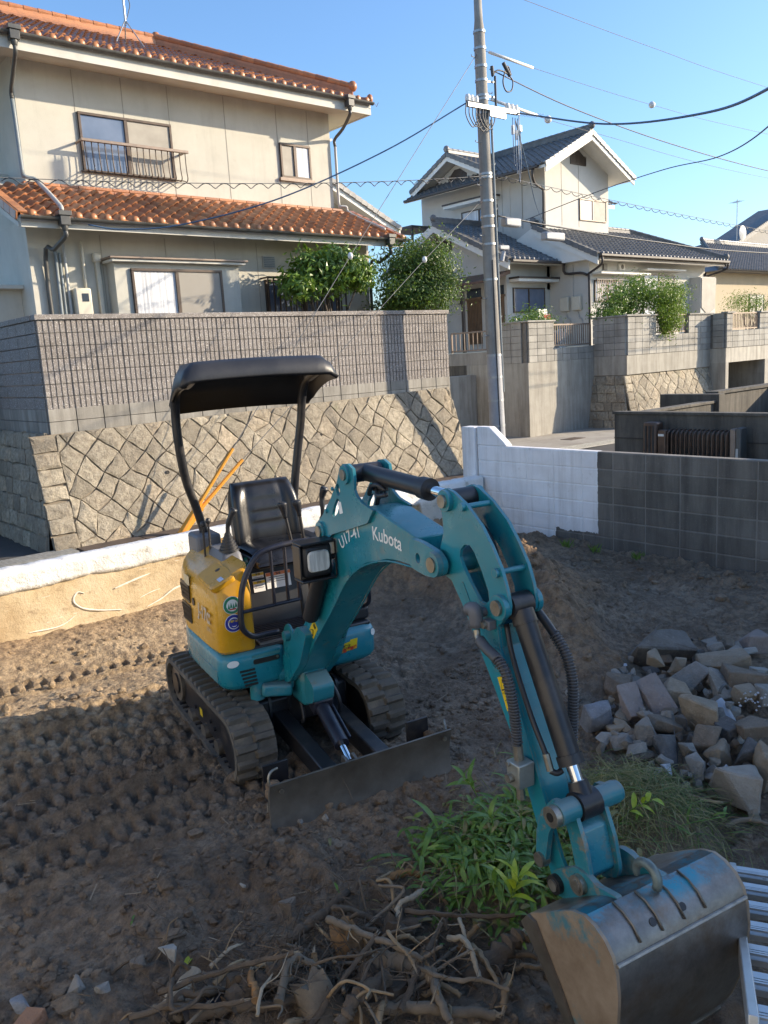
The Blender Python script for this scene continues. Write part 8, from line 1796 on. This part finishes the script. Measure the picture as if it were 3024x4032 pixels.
for k in range(230):
    a = q.random(); x = 3.55+2.0*q.random(); y = 1.75+(x-3.55)*.55+q.uniform(-.15, .75)
    if y > 3.1: continue
    mi = q.randrange(12); s = q.uniform(.03, .14); col_ = 'grey' if mi < 6 else ('brown', 'tan', 'pale', 'black', 'brown', 'white')[mi-6]
    an_ = min(ANCH, key=lambda i: (ROCKS[i][0]-x)**2+(ROCKS[i][1]-y)**2); dd = Vector((x-ROCKS[an_][0], y-ROCKS[an_][1], 0)); a_, b_ = dd.dot(r0), dd.dot(Vector((fw.x, fw.y, 0)))
    lab_ = '%s %s rubble stone %s the %s' % ('tiny' if s < .05 else 'small' if s < .08 else 'fist-sized' if s < .11 else 'chunky', col_, ('right of' if a_ > 0 else 'left of') if abs(a_) > abs(b_) else ('behind' if b_ > 0 else 'in front of'), ANCH[an_])
    if lab_ in USED: continue
    USED.add(lab_); o = bpy.data.objects.new('rubble_stone', (small+small2)[mi]); COL.objects.link(o); o.scale = (s, s, s); o.rotation_euler = (q.random()*6, q.random()*6, q.random()*6); o.location = (x, y, ground_z(x, y)+s*.25+q.uniform(0, .09)); tag(o, lab_, 'stone', 'small rubble of the rock pile')
mb = MB()
for k in range(28): c = (4.42+q.uniform(-.12, .12), 2.05+q.uniform(-.1, .1), .25); mb.ball((c[0], c[1], c[2]+q.uniform(-.005, .01)), q.uniform(.004, .010), 5)
tag(mb.build('white_pebbles', RM['marble'], None), 'white pebbles scattered on the wide brown slab', 'pebbles', kind='stuff')
hp_ = []
for i in range(10): a = R(20+i*16); hp_.append((4.36+.05*math.cos(a), 2.2, .27+.05*math.sin(a)))
o = MB().tube(hp_, .010, 8).build('pipe_offcut', MATS['gutter'], None, smooth='all'); tag(root_at(o, hp_[0]), 'curved black pipe offcut on the pebble-covered slab', 'pipe')

# ---- soil clods and crumbs over the whole lot (uncountable)
q = random.Random(11); vs, fs = [], []
ico = bmesh.new(); bmesh.ops.create_icosphere(ico, subdivisions=1, radius=1); iv = [v.co.copy() for v in ico.verts]; jf = [tuple(v.index for v in f.verts) for f in ico.faces]; ico.free()
for k in range(11000):
    if k < 8000: x = q.uniform(.2, 4.4); y = q.uniform(1.6, 4.2)
    else: x = q.uniform(.6, 7.4); y = q.uniform(2.2, 6.9)
    if mnoise.noise((x*1.5, y*1.5, 3)) < -.05 and q.random() < .75: continue
    s = min(.036, .005+.009*abs(q.gauss(0, 1))**1.5); s *= .8 if k < 8000 else 1.3; b = len(vs); z = ground_z(x, y)+s*.15; sc = (q.uniform(.7, 1.3), q.uniform(.7, 1.3), q.uniform(.6, 1))
    for v in iv: j = 1+q.uniform(-.35, .3); vs.append((x+v.x*s*sc[0]*j, y+v.y*s*sc[1]*j, z+v.z*s*sc[2]*j))
    fs += [tuple(b+i for i in f) for f in jf]
me = bpy.data.meshes.new('soil_clods'); me.from_pydata(vs, [], fs); me.materials.append(MATS['soil']); o = bpy.data.objects.new('soil_clods', me); COL.objects.link(o); tag(o, 'crumbs and clods of turned soil all over the lot', 'soil', kind='stuff')

# ---- roots and branches
WM = {'bark': mat_plain('root_bark', (.115, .08, .052), .92, var=.4, scale=18, bump=.8, dirt=(.5, (.17, .13, .09))), 'grey': mat_plain('grey_wood', (.19, .145, .10), .88, var=.35, scale=14, bump=.6, dirt=(.4, (.10, .08, .06))), 'pale': mat_plain('peeled_wood', (.36, .28, .19), .8, var=.25, scale=14, bump=.4), 'tan': mat_plain('tan_wood', (.30, .205, .115), .85, var=.3, scale=14, bump=.5), 'rot': mat_plain('rotten_wood', (.26, .14, .06), .9, var=.4, scale=16, bump=.7), 'black': mat_plain('charred_wood', (.022, .021, .026), .7, var=.4, scale=12, bump=.6)}
def branch_mesh(pts, r, q, rag=.35):
    P = catmull(pts, 7); n = len(P); out = MB(); k = 9 if r > .012 else 7; rings = []
    a = None
    for i, c in enumerate(P):
        d = (P[min(i+1, n-1)]-P[max(i-1, 0)]).normalized()
        if a is None: a, _ = out.frame(d)
        a = (a-d*a.dot(d)).normalized(); b = d.cross(a); rr = r*(1.08-.35*i/n)*(1+.18*mnoise.noise((i*.7, r*900, 1)))
        cc = c+Vector((mnoise.noise((i*.55, 2, r*500)), mnoise.noise((i*.55, 9, r*500)), mnoise.noise((i*.55, 5, r*500))))*r*.55
        rings.append([cc+(a*math.cos(2*math.pi*j/k)+b*math.sin(2*math.pi*j/k))*rr*(1+.16*mnoise.noise((j*1.3, i*.4, r*300))) for j in range(k)])
    vs = [p for r_ in rings for p in r_]; fs = [(i*k+j, i*k+(j+1) % k, (i+1)*k+(j+1) % k, (i+1)*k+j) for i in range(n-1) for j in range(k)]+[tuple(range(k-1, -1, -1)), tuple(range((n-1)*k, n*k))]
    out.add(vs, fs); return out, P
q = random.Random(21)
for i, (pts, r, m_, lab) in enumerate(BRANCHES):
    r *= 1.12
    big = r > .014
    pts = [(x, y, max(z, ground_z(x, y)+r*.6)+(.02 if 0 < j < len(pts)-1 else 0)) for j, (x, y, z) in enumerate(pts)]
    mb, P = branch_mesh(pts, r, q); o = mb.build('branch' if m_ != 'bark' else 'root', WM[m_], None, smooth=True, angle=50); root_at(o, pts[0]); tag(o, lab, 'branch' if m_ != 'bark' else 'root')
    for k in range(q.choice((1, 2, 3, 4)) if r > .006 else 0):   # side rootlets
        c = P[q.randrange(2, len(P)-1)]; d = Vector((q.uniform(-1, 1), q.uniform(-1, 1), q.uniform(-.4, .7))).normalized(); L = q.uniform(.05, .16)
        s_, _ = branch_mesh([c, c+d*L*.5+Vector((q.uniform(-.02, .02),)*3), c+d*L+Vector((q.uniform(-.03, .03), q.uniform(-.03, .03), -.02))], max(.0022, r*.22), q); s_.build('rootlet', WM[q.choice(('bark', 'tan', m_))], o, smooth='all')
    if m_ in ('tan', 'pale', 'rot') or big:              # frayed broken end
        e = P[-1]; d = (P[-1]-P[-3]).normalized(); mb2 = MB()
        for k in range(5): mb2.cyl(e+Vector((q.uniform(-1, 1), q.uniform(-1, 1), q.uniform(-1, 1)))*r*.5-d*.01, e+d*q.uniform(.012, .035)+Vector((q.uniform(-1, 1), q.uniform(-1, 1), q.uniform(-1, 1)))*r*.6, r*.28, r*.05, 5)
        mb2.build('splinters', WM['pale' if m_ != 'rot' else 'rot'], o)
q = random.Random(404); WHERE = ('left edge', 'left part', 'centre', 'right part', 'right edge'); n_l = 0
for i in range(5):
    for j, (adj, m_, rr) in enumerate((('straight dark', 'bark', .021), ('thick rough', 'bark', .042), ('thin straight', 'grey', .008), ('short broken', 'rot', .014), ('long dark', 'bark', .011))):
        c = Vector((.95+i*.27+q.uniform(-.06, .06), 2.42-.16*i*.55+q.uniform(-.22, .10), 0)); a = q.uniform(-.9, .9)+(.4 if j % 2 else -.3); L = (.34, .26, .32, .15, .46)[j]*q.uniform(.8, 1.15); d = Vector((math.cos(a), math.sin(a), q.uniform(-.12, .25)))
        z = ground_z(c.x, c.y)+rr*.7+.025*j; P0 = [c+d*L*k+Vector((q.uniform(-.012, .012), q.uniform(-.012, .012), z)) for k in (-.5, -.15, .2, .5)]
        mb, P = branch_mesh(P0, rr, q); o = mb.build('root' if m_ == 'bark' else 'branch', WM[m_], None, smooth=True, angle=50); root_at(o, P0[0]); tag(o, '%s %s in the %s of the root pile' % (adj, 'root' if m_ == 'bark' else 'stick', WHERE[i]), 'root' if m_ == 'bark' else 'branch')
        e = P[-1]; dd = (P[-1]-P[-3]).normalized(); mb2 = MB()
        for k in range(4): mb2.cyl(e+Vector((q.uniform(-1, 1), q.uniform(-1, 1), q.uniform(-1, 1)))*rr*.5-dd*.01, e+dd*q.uniform(.01, .03)+Vector((q.uniform(-1, 1), q.uniform(-1, 1), q.uniform(-1, 1)))*rr*.6, rr*.28, rr*.05, 5)
        mb2.build('splinters', WM['pale'], o)
def stump(label, c, r, h, seed, m_, nroot=9, tilt=(0, 0)):
    q = random.Random(seed); o = thing('tree_stump', label, 'stump', c); c = Vector(c); ax = Vector((tilt[0], tilt[1], 1)).normalized(); P = []
    a, b = MB().frame(ax, (1, 0, 0))
    for i in range(9):
        k = i/8; rr = r*(1.25-.45*k if k < .9 else .78); P.append([c+ax*(h*k-.03)+(a*math.cos(t_)+b*math.sin(t_))*rr*(1+.35*mnoise.noise((math.cos(t_)*1.6+seed, math.sin(t_)*1.6, k*1.5)))+(ax*.05*q.random() if i == 8 else Vector()) for t_ in [2*math.pi*j/16 for j in range(17)]])
    P.append([c+ax*h*.93]*17); MB().grid(P).build('body', WM[m_], o, smooth=True, angle=50)
    for k in range(nroot):
        t_ = 2*math.pi*k/nroot+q.uniform(-.3, .3); d = (a*math.cos(t_)+b*math.sin(t_)); L = q.uniform(.12, .3); s_ = c+d*r*.8+ax*q.uniform(0, h*.6)
        mb, _ = branch_mesh([s_, s_+d*L*.4+Vector((0, 0, q.uniform(-.03, .08))), s_+d*L*.8+Vector((q.uniform(-.08, .08), q.uniform(-.08, .08), q.uniform(-.06, .1))), s_+d*L+Vector((q.uniform(-.1, .1), q.uniform(-.1, .1), q.uniform(-.08, .1)))], q.uniform(.004, .014), q); mb.build('root', WM[q.choice(('bark', 'grey', 'tan'))], o, smooth='all')
    return o
stump('soil-caked stump with upright roots at the left of the pile', (1.22, 2.40, .02), .07, .13, 31, 'bark', 12, (.2, .2)); stump('split pale stump at the bottom centre of the root pile', (1.39, 2.14, .02), .08, .16, 32, 'grey', 10, (-.2, .3)); stump('knotted brown root ball behind the fat log', (1.84, 2.28, 0), .075, .11, 33, 'bark', 9, (.3, -.3)); stump('dark gnarled stump left of the long grey branch', (1.64, 2.30, .02), .06, .14, 34, 'rot', 8, (0, .3)); stump('crumbling dark stump low between the logs', (1.62, 2.05, .0), .085, .10, 35, 'bark', 10)
mb, _ = branch_mesh([(.93, 2.50, .05), (1.03, 2.56, .09), (1.16, 2.62, .09)], .035, random.Random(3)); o = mb.build('bark_plank', WM['pale'], None, smooth=True); root_at(o, (1.03, 2.56, .05)); o.scale = (1, 1, .45); o.location.z = .055; tag(o, 'pale curved slab of bark at the left front of the root pile', 'bark')
q = random.Random(77); mb = MB()                         # tangle of hair roots and splinters (uncountable)
for k in range(1100):
    c = Vector((q.gauss(1.60, .34), q.gauss(2.30, .24), 0)); c.z = ground_z(c.x, c.y)+q.uniform(0, .12); d = Vector((q.uniform(-1, 1), q.uniform(-1, 1), q.uniform(-.4, .5))).normalized(); L = q.uniform(.03, .15)
    mb.tube([c, c+d*L*.5+Vector((q.uniform(-.015, .015), q.uniform(-.015, .015), q.uniform(-.01, .02))), c+d*L], q.uniform(.0008, .0022), 3, caps=False)
tag(mb.build('root_tangle', WM['bark'], None, fix=False), 'tangle of hair roots and splinters among the branches', 'roots', kind='stuff')
mb = MB()
for k in range(260):
    c = Vector((q.uniform(.4, 6.9), q.uniform(2.0, 6.6), 0)); c.z = ground_z(c.x, c.y)+.006; d = Vector((q.uniform(-1, 1), q.uniform(-1, 1), q.uniform(-.1, .25))).normalized(); L = q.uniform(.02, .11); mb.bar(c, c+d*L, q.uniform(.002, .005), .0015)
tag(mb.build('straw_litter', WM['pale'], None, fix=False), 'bits of straw and dry stalks lying on the soil', 'litter', kind='stuff')

# ---- heap of pulled weeds
BAM = mat_leaf('bamboo_leaf', (.08, .17, .03), (.15, .27, .05), (.25, .37, .08), .4, 6); BAMY = mat_leaf('yellow_bamboo_leaf', (.30, .42, .03), (.45, .52, .04), (.55, .58, .07), .4, 6); DRY = mat_leaf('dry_grass', (.24, .20, .09), (.42, .36, .18), (.15, .17, .05), .7, 8); GRN = mat_leaf('green_grass', (.06, .11, .028), (.12, .18, .045), (.26, .25, .10), .6, 8)
def blade(vs, fs, p, d, up, L, W_, bend):
    s = d.cross(up).normalized(); b = len(vs); n = 5
    for i in range(n+1):
        k = i/n; w = W_*(math.sin(math.pi*min(.98, .12+.88*k))**.8)*.5 if i < n else 0; c = p+d*L*k+up*(L*(.35*k-bend*k*k)); f = up*w*.25
        vs += [c+s*w+f, c, c-s*w+f]
    for i in range(n):
        a = b+i*3; fs += [(a, a+1, a+4, a+3), (a+1, a+2, a+5, a+4)]
def heap_h(x, y): return .18*math.exp(-((x-2.65)/.38)**2-((y-2.33)/.30)**2)+.19*math.exp(-((x-3.22)/.32)**2-((y-2.12)/.26)**2)+.10*math.exp(-((x-2.3)/.25)**2-((y-2.0)/.2)**2)+.16*math.exp(-((x-3.15)/.25)**2-((y-1.85)/.2)**2)
mbh = MB().grid([[(x, y, ground_z(x, y)-.03+heap_h(x, y)*.85+.02*mnoise.noise((x*9, y*9, 2))) for y in [1.5+i*.035 for i in range(42)]] for x in [1.95+i*.035 for i in range(50)]]); hb = mbh.build('weed_heap_core', MATS['soil'], None, smooth='all'); tag(hb, 'soil-matted core of the weed heap beside the arm', 'soil', kind='stuff')
q = random.Random(51)
def strands(name, label, n, cx, cy, sx, sy, L0, L1, W0, W1, mat, lift=.05, bend=.5):
    vs, fs = [], []
    for k in range(n):
        x = q.gauss(cx, sx); y = q.gauss(cy, sy); z = ground_z(x, y)+heap_h(x, y)*q.uniform(.6, 1.05)+q.uniform(-.01, lift); d = Vector((q.uniform(-1, 1), q.uniform(-1, 1), q.uniform(-.45, .12))).normalized(); up = Vector((q.gauss(0, .4), q.gauss(0, .4), 1)).normalized(); up = (up-d*up.dot(d)).normalized()
        blade(vs, fs, Vector((x, y, z)), d, up, q.uniform(L0, L1), q.uniform(W0, W1), bend*q.uniform(.6, 1.5))
    me = bpy.data.meshes.new(name); me.from_pydata([tuple(v) for v in vs], [], fs); me.materials.append(mat); o = bpy.data.objects.new(name, me); COL.objects.link(o); return tag(o, label, 'weeds', kind='stuff')
strands('bamboo_grass_leaves', 'matted bamboo grass leaves of the weed heap', 1500, 2.52, 2.24, .19, .19, .05, .12, .012, .026, BAM, .07)
strands('dead_leaves', 'dead curled leaves mixed through the weed heap', 330, 2.62, 2.2, .26, .22, .04, .10, .012, .024, DRY, .07)
strands('green_weed_blades', 'thin green weed blades through the heap', 1000, 2.75, 2.22, .32, .24, .06, .18, .003, .007, DRY, .05)
strands('dry_grass_blades', 'dry straw-coloured grass on the right half of the heap', 1900, 3.18, 2.12, .22, .22, .10, .28, .002, .0045, DRY, .06)
strands('dark_grass_blades', 'dark matted grass at the right foot of the heap', 900, 3.25, 2.02, .26, .22, .08, .20, .003, .007, GRN, .05)
def sprig(label, base, d, L, nleaf, mat, seed, leaf=.16, w=.026, group=None):
    q = random.Random(seed); o = thing('bamboo_sprig', label, 'sprig', base, group=group); b = Vector(base); d = Vector(d).normalized(); pts = [b, b+d*L*.5+Vector((0, 0, .02)), b+d*L]; MB().tube(smoothpath(pts, 4), .0028, 6).build('stem', BAM, o, smooth='all')
    for k in range(nleaf):
        f = .35+.65*k/max(1, nleaf-1); c = b+d*L*f+Vector((0, 0, .02*math.sin(f*3))); a = k*2.4+q.uniform(-.3, .3); s1, s2 = MB().frame(d); dd = (d*.55+(s1*math.cos(a)+s2*math.sin(a))*.85+Vector((0, 0, .1))).normalized(); up = Vector((q.gauss(0, .15), q.gauss(0, .15), 1)); up = (up-dd*up.dot(dd)).normalized(); vs, fs = [], []
        blade(vs, fs, c, dd, up, leaf*q.uniform(.75, 1.15), w*q.uniform(.85, 1.15), .55); MB().add(vs, fs).build('leaf', mat, o, smooth='all', fix=False)
    return o
SP = [('bright yellow-green sprig at the front of the weed heap near the bucket', (2.18, 1.98, .10), (.35, -.15, .75), .20, 9, BAMY, .19, .034), ('green sprig at the upper left of the weed heap', (2.62, 2.52, .20), (-.3, .3, .7), .16, 7, BAM, .17, .028), ('upright green sprig in the middle of the weed heap', (2.60, 2.27, .26), (.05, .0, 1), .15, 8, BAM, .17, .026), ('broad-leaved sprig hanging out at the left of the heap', (2.50, 2.48, .12), (-.8, .35, .15), .26, 6, BAM, .22, .034), ('fresh light green sprig behind the bucket linkage', (2.95, 1.98, .16), (.4, -.35, .35), .24, 6, BAMY, .11, .034), ('long stalked sprig pointing right behind the bucket', (3.02, 1.86, .10), (.75, -.55, .2), .45, 5, BAM, .13, .018), ('drooping sprig at the lower left of the weed heap', (2.36, 2.12, .12), (-.5, -.2, .2), .2, 7, BAM, .15, .025), ('low green sprig beside the bucket side plate', (2.16, 1.86, .06), (.1, -.3, .45), .18, 7, BAM, .16, .026), ('leafy sprig in the left centre of the heap', (2.48, 2.30, .2), (-.35, -.2, .6), .16, 7, BAM, .16, .026), ('pale flower-like dry sprig in the middle of the heap', (2.55, 2.20, .22), (.1, .1, .9), .10, 6, DRY, .08, .014), ('grassy sprig at the top of the heap beside the arm', (2.80, 2.38, .26), (.1, .4, .7), .18, 7, BAM, .15, .02), ('single arching bamboo stalk crossing towards the arm', (2.12, 1.95, .16), (.7, .42, .3), .42, 3, BAM, .13, .016)]
for i, (lab, b, d, L, n, m_, lf, w) in enumerate(SP): sprig(lab, b, d, L*.8, n, m_, 60+i, lf*.7, w*.85)
for i, (lab, x, y, a, L, w, m_) in enumerate((('long green leaf lying on the soil at the left of the heap', 2.22, 2.60, 2.6, .2, .03, BAM), ('white dry leaf on the soil before the blade', 2.02, 2.92, 1.0, .07, .016, DRY), ('yellow leaf among the pale stones at the lower left', 1.16, 2.72, .5, .06, .03, BAMY), ('green leaf blade on the soil at the middle left', 1.10, 3.08, .9, .08, .010, BAM), ('green leaf on the far soil near the rock pile', 5.55, 3.30, .4, .16, .07, BAM), ('narrow leaf on the soil by the thick branch', 1.84, 2.62, 1.2, .09, .012, BAM))):
    vs, fs = [], []; p_ = Vector((x, y, ground_z(x, y)+.015)); blade(vs, fs, p_, Vector((math.cos(a), math.sin(a), .08)).normalized(), Vector((0, .1, 1)).normalized(), L, w, .4); o = MB().add(vs, fs).build('fallen_leaf', m_, None, smooth='all', fix=False); root_at(o, p_); tag(o, lab, 'leaf')
# few weeds at the foot of the right wall
for i, (x, y) in enumerate(((7.45, 5.25), (7.5, 4.75), (7.4, 5.6))): 
    vs, fs = [], []; q = random.Random(i)
    for k in range(26): a = q.random()*6.3; blade(vs, fs, Vector((x+q.uniform(-.05, .05), y+q.uniform(-.06, .06), ground_z(x, y))), Vector((math.cos(a)*.5, math.sin(a)*.5, .8)).normalized(), Vector((math.cos(a+1.5), math.sin(a+1.5), .3)).normalized(), q.uniform(.05, .12), .012, .3)
    o = MB().add(vs, fs).build('weed_tuft', BAM, None, fix=False); root_at(o, (x, y, 0)); tag(o, ('green weed tuft at the foot of the dark wall by the paint edge', 'small weed tuft further right along the dark wall foot', 'weed tuft under the white painted wall')[i], 'weed')

# ---- aluminium ladder at the right picture edge
ALU = mat_plain('aluminium', (.55, .56, .56), .5, .8, var=.1, scale=14)
ld = thing('aluminium_ladder', 'aluminium ladder with ribbed rungs at the lower right edge', 'ladder', (3.2, 1.42, .03))
a0, a1 = Vector((3.13, 1.525, .05)), Vector((1.88, .85, .52)); dv = (a1-a0).normalized(); sv = Vector((.476, -.88, 0)).normalized()
for s in (0, .36): MB().bar(a0+sv*s, a1+sv*s, .028, .07, up=(0, 0, 1)).build('rail', ALU, ld, bevel=.004)
for k in range(7):
    c = a0.lerp(a1, .02+k*.155); rg_ = MB().bar(c+sv*.0, c+sv*.36, .075, .022).build('rung', ALU, ld)
    for j in range(4): MB().bar(c+sv*.0+dv*(-.028+j*.018)+Vector((0, 0, .014)), c+sv*.36+dv*(-.028+j*.018)+Vector((0, 0, .014)), .006, .008).build('grip_rib', ALU, rg_)
dk = thing('veranda_deck', 'timber veranda edge outside the picture that carries the top of the ladder', 'deck', (.3, -.2, -.1))
for k in range(8): MB().box((-1.5, -1.2+k*.25, .46), (1.86, -.96+k*.25, .50)).build('deck_board', WM['tan'], dk)
for x in (-1.3, .3, 1.7): MB().box((x-.06, .55, -.2), (x+.06, .67, .458)).build('deck_post', WM['tan'], dk)
